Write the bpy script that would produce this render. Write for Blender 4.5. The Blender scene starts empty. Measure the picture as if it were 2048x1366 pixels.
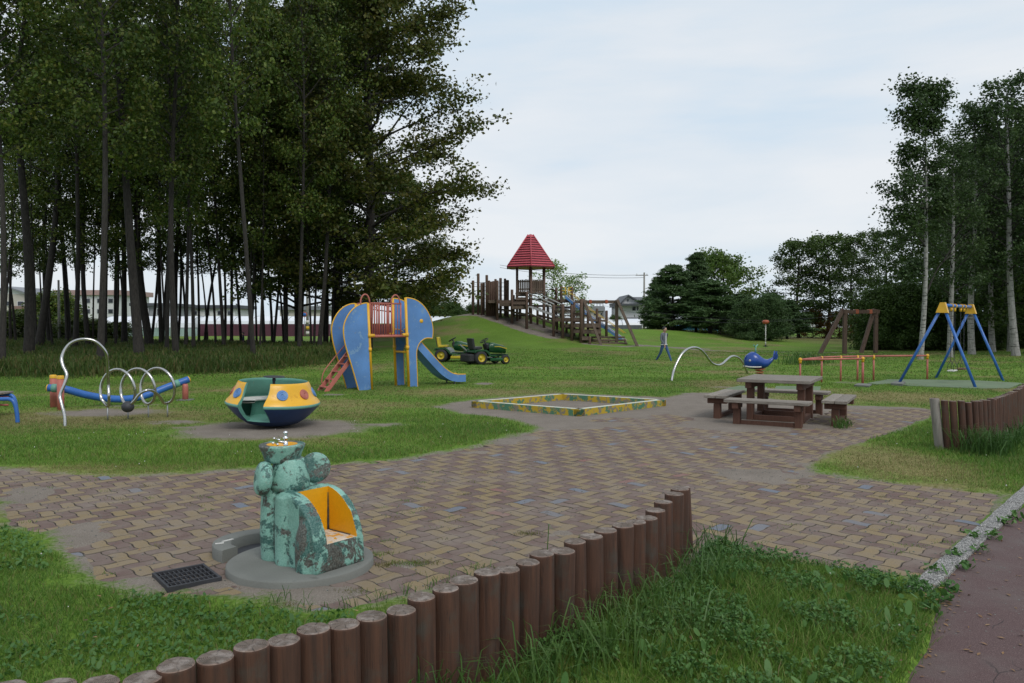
import bpy, math, random
import numpy as np
from mathutils import Vector, Matrix, Quaternion
PI = math.pi
rad = math.radians
SC = bpy.context.scene
COL = SC.collection
RNG = np.random.default_rng(7)
random.seed(11)

# ------------------------------------------------------------------ camera model (photo pixels 2048 x 1366)
F = 1569.0; H = 1.7; PITCH = math.atan(38.0 / F)
cP, sP = math.cos(PITCH), math.sin(PITCH)
def ray(x, y):
    a = x - 1024.0; b = 683.0 - y
    dy = cP * F + sP * b; dz = -sP * F + cP * b
    return a / dy, dz / dy
def G(x, y, z=0.0):
    rx, rz = ray(x, y); t = (z - H) / rz
    return Vector((rx * t, t, z))
def AT(x, y, Y):
    rx, rz = ray(x, y)
    return Vector((rx * Y, Y, H + rz * Y))
def PV(x, y, p0, d):
    """pixel -> (s, z) on the vertical plane through p0 along d"""
    rx, rz = ray(x, y)
    s = (rx * p0[1] - p0[0]) / (d[0] - rx * d[1])
    return s, H + rz * (p0[1] + s * d[1])

# ------------------------------------------------------------------ materials
MATS = {}
def nodes(name):
    m = bpy.data.materials.new(name); m.use_nodes = True
    nt = m.node_tree; nt.nodes.clear()
    out = nt.nodes.new('ShaderNodeOutputMaterial')
    b = nt.nodes.new('ShaderNodeBsdfPrincipled')
    nt.links.new(b.outputs[0], out.inputs[0])
    MATS[name] = m
    return m, nt, b, out
def N(nt, t, **kw):
    n = nt.nodes.new(t)
    for k, v in kw.items():
        if k in n.inputs: n.inputs[k].default_value = v
        else: setattr(n, k, v)
    return n
def c4(c): return (c[0], c[1], c[2], 1.0)
def noise(nt, co, scale, detail=4, rough=.55, dist=0.0):
    n = N(nt, 'ShaderNodeTexNoise'); n.inputs['Scale'].default_value = scale
    n.inputs['Detail'].default_value = detail; n.inputs['Roughness'].default_value = rough
    n.inputs['Distortion'].default_value = dist
    if co is not None: nt.links.new(co, n.inputs['Vector'])
    return n.outputs['Fac']
def ramp(nt, fac, stops, interp='LINEAR'):
    r = N(nt, 'ShaderNodeValToRGB'); r.color_ramp.interpolation = interp
    e = r.color_ramp.elements
    while len(e) > 1: e.remove(e[-1])
    for i, (p, c) in enumerate(stops):
        c = c4(c) if not isinstance(c, (int, float)) else (c, c, c, 1)
        if i == 0: e[0].position = p; e[0].color = c
        else:
            q = e.new(p); q.color = c
    nt.links.new(fac, r.inputs['Fac'])
    return r.outputs['Color']
def mix(nt, fac, a, b, blend='MIX'):
    m = N(nt, 'ShaderNodeMix'); m.data_type = 'RGBA'; m.blend_type = blend
    for s, v in ((m.inputs[0], fac), (m.inputs[6], a), (m.inputs[7], b)):
        if isinstance(v, (int, float)): s.default_value = v
        elif isinstance(v, (tuple, list)): s.default_value = c4(v)
        else: nt.links.new(v, s)
    return m.outputs[2]
def mth(nt, op, a, b=None, clamp=False):
    m = N(nt, 'ShaderNodeMath'); m.operation = op; m.use_clamp = clamp
    for s, v in ((m.inputs[0], a), (m.inputs[1], b)):
        if v is None: continue
        if isinstance(v, (int, float)): s.default_value = v
        else: nt.links.new(v, s)
    return m.outputs[0]
def bump(nt, bsdf, h, strength=.3, dist=.02):
    b = N(nt, 'ShaderNodeBump'); b.inputs['Strength'].default_value = strength; b.inputs['Distance'].default_value = dist
    nt.links.new(h, b.inputs['Height']); nt.links.new(b.outputs[0], bsdf.inputs['Normal'])
def coord(nt, kind='Object', scale=None):
    t = N(nt, 'ShaderNodeTexCoord'); o = t.outputs[kind]
    if scale:
        m = N(nt, 'ShaderNodeMapping'); m.inputs['Scale'].default_value = scale
        nt.links.new(o, m.inputs['Vector']); o = m.outputs[0]
    return o
def shade(nt, bsdf, v): nt.links.new(v, bsdf.inputs['Base Color'])

def paint(name, c, wear=None, wear2=None, amt=.42, scale=9, rough=.45, metal=0.0, vary=.25, bumps=.15, fine=60, stretch=None):
    """painted surface: slow colour drift, fine grime, patches worn to wear / wear2"""
    m, nt, b, o = nodes(name)
    co = coord(nt, 'Object', stretch)
    n1 = noise(nt, co, scale * .35, 5)
    dark = tuple(v * (1 - vary) for v in c); lite = tuple(min(1, v * (1 + vary * .7)) for v in c)
    col = ramp(nt, n1, [(.3, dark), (.7, lite)])
    nf = noise(nt, co, fine, 3)
    col = mix(nt, .18, col, ramp(nt, nf, [(.35, tuple(v * .6 for v in c)), (.65, lite)]))
    h = nf
    if wear:
        n2 = noise(nt, co, scale, 8, .68, .3)
        k = ramp(nt, n2, [(1 - amt - .015, 0), (1 - amt + .015, 1)])
        col = mix(nt, k, col, wear)
        h = mth(nt, 'SUBTRACT', nf, k)
        if wear2:
            n3 = noise(nt, co, scale * 1.7, 8, .7, .5)
            k2 = ramp(nt, n3, [(1 - amt * .9 - .01, 0), (1 - amt * .9 + .02, 1)])
            col = mix(nt, k2, col, wear2)
    shade(nt, b, col)
    b.inputs['Roughness'].default_value = rough; b.inputs['Metallic'].default_value = metal
    bump(nt, b, h, bumps, .01)
    return m

def wood(name, c, c2, crack=(.03, .02, .015), scale=(14, 14, 1.2), rough=.8, dirty=.4, moss=None):
    m, nt, b, o = nodes(name)
    co = coord(nt, 'Object', scale)
    n1 = noise(nt, co, 2.2, 6, .6)
    col = ramp(nt, n1, [(.3, c), (.7, c2)])
    n2 = noise(nt, co, 5.5, 7, .7, .2)
    k = ramp(nt, n2, [(.60, 0), (.70, dirty)])
    col = mix(nt, k, col, crack)
    co2 = coord(nt, 'Object')
    if moss:
        n3 = noise(nt, co2, 5, 6, .65); col = mix(nt, ramp(nt, n3, [(.52, 0), (.68, .8)]), col, moss)
    oi = N(nt, 'ShaderNodeObjectInfo')
    ri = N(nt, 'ShaderNodeNewGeometry')
    hs = N(nt, 'ShaderNodeHueSaturation'); nt.links.new(col, hs.inputs['Color'])
    nt.links.new(mth(nt, 'MULTIPLY_ADD', ri.outputs['Random Per Island'], .5), hs.inputs['Value'])
    nt.nodes[-1]
    v = hs.inputs['Value'].links[0].from_node; v.inputs[2].default_value = .75
    shade(nt, b, hs.outputs[0]); b.inputs['Roughness'].default_value = rough
    bump(nt, b, mth(nt, 'ADD', n1, n2), .5, .012)
    return m

def metal(name, c, rough=.3, vary=.15):
    m, nt, b, o = nodes(name)
    co = coord(nt)
    n = noise(nt, co, 4, 3)
    shade(nt, b, ramp(nt, n, [(.3, tuple(v * (1 - vary) for v in c)), (.7, c)]))
    b.inputs['Metallic'].default_value = 1
    nt.links.new(ramp(nt, n, [(.3, rough * .8), (.7, rough * 1.4)]), b.inputs['Roughness'])
    return m

def leafmat(name, cols, trans=.35, rough=.5, treevar=.25):
    m, nt, b, o = nodes(name)
    g = N(nt, 'ShaderNodeNewGeometry')
    n = len(cols)
    col = ramp(nt, g.outputs['Random Per Island'], [(i / max(1, n - 1), c) for i, c in enumerate(cols)])
    co = coord(nt, 'Object')
    nz = noise(nt, co, .35, 3)
    hs = N(nt, 'ShaderNodeHueSaturation'); nt.links.new(col, hs.inputs['Color'])
    oi = N(nt, 'ShaderNodeObjectInfo')
    v = mth(nt, 'MULTIPLY', oi.outputs['Random'], treevar)
    v = mth(nt, 'ADD', v, mth(nt, 'MULTIPLY', nz, .9))
    v = mth(nt, 'ADD', v, .55 - treevar / 2)
    nt.links.new(v, hs.inputs['Value'])
    hh = mth(nt, 'ADD', mth(nt, 'MULTIPLY', nz, -.06), .53)
    nt.links.new(hh, hs.inputs['Hue'])
    shade(nt, b, hs.outputs[0]); b.inputs['Roughness'].default_value = rough
    b.inputs['Specular IOR Level'].default_value = .3
    t = N(nt, 'ShaderNodeBsdfTranslucent'); nt.links.new(hs.outputs[0], t.inputs['Color'])
    ms = N(nt, 'ShaderNodeMixShader'); ms.inputs[0].default_value = trans
    nt.links.new(b.outputs[0], ms.inputs[1]); nt.links.new(t.outputs[0], ms.inputs[2])
    nt.links.new(ms.outputs[0], o.inputs[0])
    return m

# ------------------------------------------------------------------ mesh builder
class MB:
    def __init__(s): s.v = []; s.f = []; s.m = []; s.sm = []
    def add(s, vs, fs, mi=0, smooth=False):
        o = len(s.v); s.v += [tuple(v) for v in vs]
        for f in fs: s.f.append([i + o for i in f]); s.m.append(mi); s.sm.append(smooth)
        return s
    def box(s, c, size, R=None, mi=0, bev=0.0):
        x, y, z = (size[0] / 2, size[1] / 2, size[2] / 2)
        b = min(bev, x * .45, y * .45, z * .45)
        R = R or Matrix.Identity(3); c = Vector(c)
        if b <= 0:
            vs = [c + R @ Vector((i * x, j * y, k * z)) for i in (-1, 1) for j in (-1, 1) for k in (-1, 1)]
            fs = [(0, 1, 3, 2), (4, 6, 7, 5), (0, 4, 5, 1), (2, 3, 7, 6), (0, 2, 6, 4), (1, 5, 7, 3)]
            return s.add(vs, fs, mi)
        vs = []; idx = {}
        for i in (-1, 1):
            for j in (-1, 1):
                for k in (-1, 1):
                    for a in range(3):
                        p = [i * (x - b), j * (y - b), k * (z - b)]
                        p[a] += (i, j, k)[a] * b
                        idx[(i, j, k, a)] = len(vs); vs.append(c + R @ Vector(p))
        fs = []
        for a in range(3):
            o = [q for q in range(3) if q != a]
            for sg in (-1, 1):
                q = []
                for (p1, p2) in ((-1, -1), (1, -1), (1, 1), (-1, 1)):
                    t = [0, 0, 0]; t[a] = sg; t[o[0]] = p1; t[o[1]] = p2
                    q.append(idx[(t[0], t[1], t[2], a)])
                fs.append(q if (sg > 0) == (a != 1) else q[::-1])
        for a in range(3):
            o = [q for q in range(3) if q != a]
            for p1 in (-1, 1):
                for p2 in (-1, 1):
                    t = [0, 0, 0]; t[o[0]] = p1; t[o[1]] = p2
                    t0 = list(t); t1 = list(t); t0[a] = -1; t1[a] = 1
                    fs.append([idx[(*t0, o[0])], idx[(*t1, o[0])], idx[(*t1, o[1])], idx[(*t0, o[1])]])
        for i in (-1, 1):
            for j in (-1, 1):
                for k in (-1, 1):
                    fs.append([idx[(i, j, k, 0)], idx[(i, j, k, 1)], idx[(i, j, k, 2)]])
        return s.add(vs, fs, mi)
    def beam(s, a, b, w, t, mi=0, up=(0, 0, 1), bev=.004):
        a = Vector(a); b = Vector(b); d = b - a; L = d.length
        if L < 1e-6: return s
        x = d / L; u = Vector(up)
        if abs(x.dot(u)) > .98: u = Vector((0, 1, 0)) if abs(x.y) < .9 else Vector((1, 0, 0))
        y = u.cross(x).normalized(); z = x.cross(y)
        R = Matrix((x, y, z)).transposed()
        return s.box((a + b) / 2, (L, w, t), R, mi, bev)
    def tube(s, pts, r, n=8, closed=False, caps=True, mi=0, smooth=True):
        P = [Vector(p) for p in pts]; k = len(P)
        rs = r if isinstance(r, (list, tuple)) else [r] * k
        T = []
        for i in range(k):
            if closed: t = P[(i + 1) % k] - P[i - 1]
            else: t = P[min(i + 1, k - 1)] - P[max(i - 1, 0)]
            T.append(t.normalized() if t.length > 1e-9 else Vector((0, 0, 1)))
        ref = Vector((0, 0, 1)) if abs(T[0].z) < .9 else Vector((1, 0, 0))
        nrm = (ref - T[0] * ref.dot(T[0])).normalized()
        vs = []
        for i in range(k):
            if i:
                ax = T[i - 1].cross(T[i])
                if ax.length > 1e-8:
                    q = Quaternion(ax.normalized(), T[i - 1].angle(T[i])); nrm = q @ nrm
            nrm = (nrm - T[i] * nrm.dot(T[i])).normalized()
            bn = T[i].cross(nrm)
            for j in range(n):
                a = 2 * PI * j / n
                vs.append(P[i] + (nrm * math.cos(a) + bn * math.sin(a)) * rs[i])
        fs = []
        for i in range(k if closed else k - 1):
            for j in range(n):
                a = i * n + j; b = i * n + (j + 1) % n; i2 = (i + 1) % k
                fs.append((a, b, i2 * n + (j + 1) % n, i2 * n + j))
        s.add(vs, fs, mi, smooth)
        if caps and not closed:
            o = len(s.v) - len(vs)
            s.f.append([o + j for j in range(n)][::-1]); s.m.append(mi); s.sm.append(False)
            s.f.append([o + (k - 1) * n + j for j in range(n)]); s.m.append(mi); s.sm.append(False)
        return s
    def lathe(s, prof, n=32, a0=0.0, a1=2 * PI, mi=0, smooth=True, M=None, mis=None):
        full = abs(a1 - a0 - 2 * PI) < 1e-6
        cnt = n if full else n + 1
        vs = []
        for i in range(cnt):
            a = a0 + (a1 - a0) * i / n
            for (r, z) in prof: vs.append(Vector((r * math.cos(a), r * math.sin(a), z)))
        if M is not None: vs = [M @ v for v in vs]
        k = len(prof)
        o = len(s.v); s.v += [tuple(v) for v in vs]
        for i in range(n):
            i2 = (i + 1) % cnt
            for j in range(k - 1):
                s.f.append([o + i * k + j, o + i2 * k + j, o + i2 * k + j + 1, o + i * k + j + 1])
                s.m.append(mis[j] if mis else mi); s.sm.append(smooth)
        return s
    def prism(s, outline, p0, ex, ey, ez, t, mi=0, mi_side=None):
        """outline (a,b) in plane ex,ey at p0; thickness t along ez, centred"""
        n = len(outline); p0 = Vector(p0); ex = Vector(ex); ey = Vector(ey); ez = Vector(ez)
        A = [p0 + ex * a + ey * b - ez * t / 2 for a, b in outline]
        B = [p0 + ex * a + ey * b + ez * t / 2 for a, b in outline]
        s.add(A + B, [list(range(n))[::-1], list(range(n, 2 * n))], mi)
        o = len(s.v) - 2 * n
        for i in range(n):
            j = (i + 1) % n
            s.f.append([o + i, o + j, o + n + j, o + n + i]); s.m.append(mi if mi_side is None else mi_side); s.sm.append(False)
        return s
    def ball(s, c, r, n=14, mi=0, sc=(1, 1, 1), R=None):
        c = Vector(c); k = n // 2; vs = []; R = R or Matrix.Identity(3)
        for i in range(k + 1):
            th = PI * i / k
            for j in range(n):
                a = 2 * PI * j / n
                vs.append(c + R @ Vector((r * sc[0] * math.sin(th) * math.cos(a), r * sc[1] * math.sin(th) * math.sin(a), r * sc[2] * math.cos(th))))
        fs = [(i * n + j, (i + 1) * n + j, (i + 1) * n + (j + 1) % n, i * n + (j + 1) % n) for i in range(k) for j in range(n)]
        return s.add(vs, fs, mi, True)
    def build(s, name, mats, parent=None, loc=None):
        me = bpy.data.meshes.new(name)
        me.from_pydata([tuple(v) for v in s.v], [], s.f)
        if not isinstance(mats, (list, tuple)): mats = [mats]
        for m in mats: me.materials.append(m)
        me.polygons.foreach_set('material_index', s.m)
        me.polygons.foreach_set('use_smooth', s.sm)
        me.update()
        o = bpy.data.objects.new(name, me); COL.objects.link(o)
        if parent is not None: o.parent = parent
        if loc is not None: o.location = loc
        return o

def tag(o, label=None, cat=None, group=None, kind=None):
    if label: o['label'] = label
    if cat: o['category'] = cat
    if group: o['group'] = group
    if kind: o['kind'] = kind
    return o
def thing(name, label, cat, loc=(0, 0, 0), rz=0.0, group=None):
    o = bpy.data.objects.new(name, None); COL.objects.link(o)
    o.location = loc; o.rotation_euler = (0, 0, rz); o.empty_display_size = .2
    return tag(o, label, cat, group)
def copy_tree(o, parent=None):
    c = o.copy(); COL.objects.link(c); c.parent = parent
    for ch in list(o.children): copy_tree(ch, c)
    return c
def npmesh(name, V, loops, sizes, mats, midx=None, smooth=False, attrs=None):
    me = bpy.data.meshes.new(name)
    V = np.ascontiguousarray(V, dtype=np.float32); loops = np.ascontiguousarray(loops, dtype=np.int32).ravel()
    sizes = np.ascontiguousarray(sizes, dtype=np.int32)
    me.vertices.add(len(V)); me.vertices.foreach_set('co', V.ravel())
    me.loops.add(len(loops)); me.loops.foreach_set('vertex_index', loops)
    me.polygons.add(len(sizes))
    st = np.concatenate([[0], np.cumsum(sizes)[:-1]]).astype(np.int32)
    me.polygons.foreach_set('loop_start', st)
    if not isinstance(mats, (list, tuple)): mats = [mats]
    for m in mats: me.materials.append(m)
    if midx is not None: me.polygons.foreach_set('material_index', np.ascontiguousarray(midx, dtype=np.int32))
    me.polygons.foreach_set('use_smooth', np.full(len(sizes), bool(smooth)))
    if attrs:
        for k, a in attrs.items():
            at = me.attributes.new(k, 'FLOAT', 'POINT'); at.data.foreach_set('value', np.ascontiguousarray(a, dtype=np.float32))
    me.update(calc_edges=True)
    return me
def npobj(name, me, parent=None):
    o = bpy.data.objects.new(name, me); COL.objects.link(o)
    if parent is not None: o.parent = parent
    return o
def cat_rom(P, k=6, closed=False):
    P = [Vector(p) for p in P]; n = len(P); out = []
    rng = range(n if closed else n - 1)
    for i in rng:
        g = (lambda j: P[j % n]) if closed else (lambda j: P[max(0, min(n - 1, j))])
        p0, p1, p2, p3 = g(i - 1), g(i), g(i + 1), g(i + 2)
        for q in range(k):
            t = q / k
            out.append(.5 * ((2 * p1) + (p2 - p0) * t + (2 * p0 - 5 * p1 + 4 * p2 - p3) * t * t + (3 * p1 - p0 - 3 * p2 + p3) * t ** 3))
    if not closed: out.append(P[-1])
    return out

# ------------------------------------------------------------------ numpy noise, polygons, terrain
_T = RNG.random((256, 256))
def vnoise(x, y, s=1.0):
    x = np.asarray(x) * s + 1000.37; y = np.asarray(y) * s + 731.11
    xi = np.floor(x).astype(int); yi = np.floor(y).astype(int); fx = x - xi; fy = y - yi
    fx = fx * fx * (3 - 2 * fx); fy = fy * fy * (3 - 2 * fy)
    a = _T[xi % 256, yi % 256]; b = _T[(xi + 1) % 256, yi % 256]; c = _T[xi % 256, (yi + 1) % 256]; d = _T[(xi + 1) % 256, (yi + 1) % 256]
    return (a * (1 - fx) + b * fx) * (1 - fy) + (c * (1 - fx) + d * fx) * fy
def fbm(x, y, s=1.0, o=4):
    r = 0; a = .5; t = 0
    for i in range(o): r = r + a * vnoise(x, y, s); t += a; a *= .5; s *= 2.03
    return r / t
def poly_px(P): return np.array([tuple(G(x, y)[:2]) for x, y in P])
def sdist(P, x, y):
    """signed distance, negative inside"""
    x = np.asarray(x, float); y = np.asarray(y, float)
    d = np.full(x.shape, 1e9); ins = np.zeros(x.shape, bool); n = len(P)
    for i in range(n):
        ax, ay = P[i]; bx, by = P[(i + 1) % n]
        ex, ey = bx - ax, by - ay; L = ex * ex + ey * ey + 1e-12
        t = np.clip(((x - ax) * ex + (y - ay) * ey) / L, 0, 1)
        d = np.minimum(d, (x - ax - t * ex) ** 2 + (y - ay - t * ey) ** 2)
        c = ((ay > y) != (by > y))
        if abs(ey) > 1e-12: ins ^= c & (x < ex * (y - ay) / ey + ax)
    d = np.sqrt(d)
    return np.where(ins, -d, d)
def sstep(a, b, x):
    t = np.clip((x - a) / (b - a), 0, 1); return t * t * (3 - 2 * t)

POSTPX = [(-60,1392),(20,1378),(115,1366),(200,1358),(284,1348),(360,1330),(434,1310),(506,1295),(569,1275),(633,1259),(691,1243),(747,1227),(802,1212),(845,1193),(892,1181),(932,1163),(971,1147),(1012,1134),(1051,1120),(1085,1106),(1121,1095),(1153,1084),(1184,1072),(1216,1061),(1243,1050),(1268,1040),(1296,1030),(1314,1015),(1330,1003),(1345,990),(1359,978),(1373,969)]
POSTS = [G(x, y, .5) for x, y in POSTPX]
# bare / paved area (everything inside has no lawn)
A_PX = [(-700,925),(-300,930),(0,937),(120,947),(240,952),(360,948),(480,940),(640,932),(800,920),(900,902),(1000,880),(1075,857),(1030,842),(985,833),(930,830),(870,815),(905,806),(960,799),(1125,786),(1180,789),(1330,795),(1380,786),(1430,786),(1500,792),(1560,800),(1640,808),(1700,812),(1840,816),(1868,820),(1872,830),(1800,860),(1740,880),(1660,905),(1612,930),(1630,945),(1740,960),(1830,970),(1960,985),(2008,992),(2000,1010),(1960,1060),(1900,1110),(1850,1158),(1800,1152),(1700,1140),(1600,1128),(1500,1105),(1430,1085),(1405,1110),(1400,1130),(1300,1180),(1180,1240),(1090,1285),(1000,1200),(900,1168),(800,1196),(700,1222),(620,1225),(540,1205),(450,1192),(300,1187),(190,1160),(140,1110),(90,1075),(20,1050),(0,1010),(-60,992),(-700,1000)]
P_PX = [(-700,930),(0,940),(240,955),(480,943),(800,922),(900,908),(1000,885),(1130,851),(1240,833),(1330,829),(1420,845),(1520,855),(1600,850),(1680,818),(1868,820),(1872,830),(1800,860),(1740,880),(1660,905),(1612,930),(1630,945),(1740,960),(1830,970),(1960,985),(2008,992),(2000,1010),(1960,1060),(1900,1110),(1850,1158),(1800,1155),(1700,1143),(1600,1131),(1500,1108),(1430,1088),(1405,1110),(1400,1130),(1300,1180),(1180,1240),(1090,1285),(1000,1225),(900,1190),(800,1215),(700,1240),(620,1235),(540,1205),(450,1192),(300,1187),(190,1160),(140,1110),(90,1075),(20,1050),(0,1010),(-60,992),(-700,1000)]
A_W = poly_px(A_PX); P_W = poly_px(P_PX)
# hill
HC = (-2.2, 62.0)
def terrain(x, y):
    x = np.asarray(x, float); y = np.asarray(y, float)
    dx = x - HC[0]; dy = y - HC[1]
    rx = np.where(dx < 0, 7.0, 9.6)
    h = 2.4 * np.exp(-((dx / rx) ** 2 + (dy / 9.1) ** 2))
    h = h + .9 * np.exp(-(((x - 13) / 7.0) ** 2 + ((y - 68) / 6.0) ** 2))
    far = sstep(18, 60, y)
    h = h + far * (fbm(x, y, .06, 3) - .5) * .35
    h = h + 1.2 * sstep(90, 200, y) * np.exp(-((x - 60) / 50.0) ** 2)
    return h
def th(x, y): return float(terrain(np.array([x]), np.array([y]))[0])
# ------------------------------------------------------------------ world, sun, camera
w = bpy.data.worlds.new('World'); SC.world = w; w.use_nodes = True
nt = w.node_tree; nt.nodes.clear()
out = nt.nodes.new('ShaderNodeOutputWorld')
SUN_EL, SUN_AZ = rad(48), rad(150)      # azimuth measured clockwise from +Y
sky = nt.nodes.new('ShaderNodeTexSky'); sky.sky_type = 'NISHITA'; sky.sun_disc = False
sky.sun_elevation = SUN_EL; sky.sun_rotation = SUN_AZ
bg1 = nt.nodes.new('ShaderNodeBackground'); bg1.inputs[1].default_value = .1
nt.links.new(sky.outputs[0], bg1.inputs[0])
bg2 = nt.nodes.new('ShaderNodeBackground'); bg2.inputs[1].default_value = 1.0
co = coord(nt, 'Generated', (.8, 1.0, 3.8))
n1 = noise(nt, co, 1.7, 6, .5, .4)
n2 = noise(nt, co, 5.0, 5, .5, .2)
n = mth(nt, 'ADD', mth(nt, 'MULTIPLY', n1, .68), mth(nt, 'MULTIPLY', n2, .32))
cl = ramp(nt, n, [(.34, (.54, .69, .86)), (.43, (.64, .755, .865)), (.52, (.735, .80, .865)), (.62, (.82, .85, .885))])
nt.links.new(cl, bg2.inputs[0])
ms = nt.nodes.new('ShaderNodeMixShader'); ms.inputs[0].default_value = .93
nt.links.new(bg1.outputs[0], ms.inputs[1]); nt.links.new(bg2.outputs[0], ms.inputs[2])
nt.links.new(ms.outputs[0], out.inputs[0])
sd = bpy.data.lights.new('sun', 'SUN'); sd.energy = 1.5; sd.angle = rad(26); sd.color = (1, .97, .92)
so = bpy.data.objects.new('sun', sd); COL.objects.link(so)
sdir = Vector((math.sin(SUN_AZ) * math.cos(SUN_EL), math.cos(SUN_AZ) * math.cos(SUN_EL), math.sin(SUN_EL)))
so.rotation_euler = sdir.to_track_quat('Z', 'Y').to_euler()
cd = bpy.data.cameras.new('camera'); cam = bpy.data.objects.new('camera', cd); COL.objects.link(cam)
cd.sensor_fit = 'HORIZONTAL'; cd.sensor_width = 36; cd.lens = 36 * F / 2048; cd.clip_start = .05; cd.clip_end = 5000
cam.location = (0, 0, H); cam.rotation_euler = (PI / 2 - PITCH, 0, 0)
SC.camera = cam
SC.view_settings.view_transform = 'Standard'; SC.view_settings.look = 'None'
SC.view_settings.exposure = 0.06; SC.view_settings.gamma = 1.0
SC.render.resolution_x = 1024; SC.render.resolution_y = 683
SC.cycles.max_bounces = 6; SC.cycles.diffuse_bounces = 3; SC.cycles.transparent_max_bounces = 6
try: SC.cycles.use_denoising = True
except Exception: pass

# ------------------------------------------------------------------ ground
def grid_lines():
    ys = [-6.0]
    while ys[-1] < 1500:
        y = ys[-1]
        step = .10 if y < 2.5 else max(.022, .0062 * y) if y < 16 else max(.1, .0075 * y) if y < 110 else .05 * y
        ys.append(y + step)
    return np.array(ys)
YS = grid_lines(); NX = 620
us = np.linspace(-1, 1, NX); us = np.sign(us) * np.abs(us) ** 1.15
GX = us[None, :] * (7 + np.abs(YS[:, None]) * 1.15); GY = np.repeat(YS[:, None], NX, 1)
gx = GX.ravel(); gy = GY.ravel()
wob = (fbm(gx, gy, 2.2, 3) - .5) * .22
near = gy < 24
sA = np.full(gx.shape, 5.0); sP_ = np.full(gx.shape, 5.0)
sA[near] = sdist(A_W, gx[near], gy[near]); sP_[near] = sdist(P_W, gx[near], gy[near])
sAw = sA + wob
# dirt cover over the pavers (real soil lying on them)
def blob(px, py, rx, ry, x=gx, y=gy):
    c = G(px, py); r1 = abs((G(px + rx, py) - c).x); r2 = abs((G(px, py - ry) - c).y)
    return np.exp(-(((x - c.x) / r1) ** 2 + ((y - c.y) / r2) ** 2))
def dirt_cover(x, y, sa, sp):
    D = np.zeros(x.shape)
    D = np.maximum(D, 1.0 * np.exp(-np.clip(-sa, 0, 9) / .16))           # along the lawn edges
    for (px, py, rx, ry, k) in [(1560,952,230,22,1.1),(1640,925,160,15,.9),(1110,1066,75,14,.95),(330,1168,180,26,1.3),(600,1185,200,34,1.2),(790,1128,90,18,.9),(130,1075,120,45,1.15),(40,990,120,25,1.0),(1490,850,200,14,1.3),(1130,848,170,12,1.3),(980,880,150,12,1.2),(1250,832,120,9,1.1),(1320,1000,120,20,.75),(1700,900,90,18,.8),(1780,870,120,14,.8),(950,905,110,9,.9),(1480,1090,90,18,.8),(1700,1120,150,14,.6),(300,960,300,8,.5)]:
        D = np.maximum(D, k * blob(px, py, rx, ry, x, y))
    D = np.maximum(D, sstep(-.05, .25, sp) * 2)
    return D
D = dirt_cover(gx, gy, sA, sP_)
Dn = D + (fbm(gx, gy, 3.1, 4) - .5) * .9
lift = sstep(.35, 1.05, Dn)
gz = terrain(gx, gy)
inside = sstep(.10, -.02, sAw)
plaz = -.030 + .040 * lift + (fbm(gx, gy, 9, 3) - .5) * .010
lawn = .012 + (fbm(gx, gy, 1.6, 4) - .5) * .05
gz = gz + inside * plaz + (1 - inside) * lawn * np.where(gy < 24, 1, 1.5)
# soft hollow worn in the soil under the saucer
gz -= .03 * blob(545, 852, 180, 18)
# path trough (the tarmac sheet covers it)
PATH_L = [(1830,1500),(1800,1430),(1815,1366),(1850,1290),(1875,1235),(1887,1200),(1915,1150),(2048,1042)]
PATH_W = poly_px([(1650,1800),(1740,1480),(1800,1366),(1845,1290),(1870,1235),(1880,1200),(1905,1140),(1960,1092),(2030,1028),(2200,908),(2900,900),(3600,1100),(3600,1800)])
sPath = np.full(gx.shape, 5.0); m_ = gy < 14
sPath[m_] = sdist(PATH_W, gx[m_], gy[m_])
gz -= .05 * sstep(.06, -.06, sPath)
# lush bank beside the path, a gentle swell
BANK = G(1560, 1300)
gz += .05 * np.exp(-(((gx - BANK.x - .1) / .9) ** 2 + ((gy - BANK.y) / .8) ** 2)) * sstep(0, .3, sA)
# bareness and dryness for the material
bare = np.clip(.5 - sAw * .9, 0, 1)
def patch(v, px, py, rx, ry, k=1.0): return np.maximum(v, k * blob(px, py, rx, ry))
soil = np.zeros(gx.shape)
soil = patch(soil, 545, 857, 235, 23, 1.25); soil = patch(soil, 760, 850, 120, 9, .75); soil = patch(soil, 350, 845, 120, 9, .8)
soil = patch(soil, 210, 826, 170, 12, 1.0); soil = patch(soil, 250, 812, 140, 7, .7); soil = patch(soil, 60, 838, 80, 8, .6)
soil = patch(soil, 968, 768, 28, 3.2, 1.1); soil = patch(soil, 668, 790, 36, 3, .9); soil = patch(soil, 1450, 776, 70, 3, .8)
soil = patch(soil, 1690, 766, 50, 5, .75); soil = patch(soil, 1500, 750, 50, 3, .6); soil = patch(soil, 735, 781, 60, 2, .6)
soil = patch(soil, 925, 812, 40, 6, .9); soil = patch(soil, 1390, 790, 40, 6, 1.0); soil = patch(soil, 1905, 752, 40, 2.5, .6)
soil = patch(soil, 1380, 1195, 40, 20, .0)
bare = np.maximum(bare, soil * .75)
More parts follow.
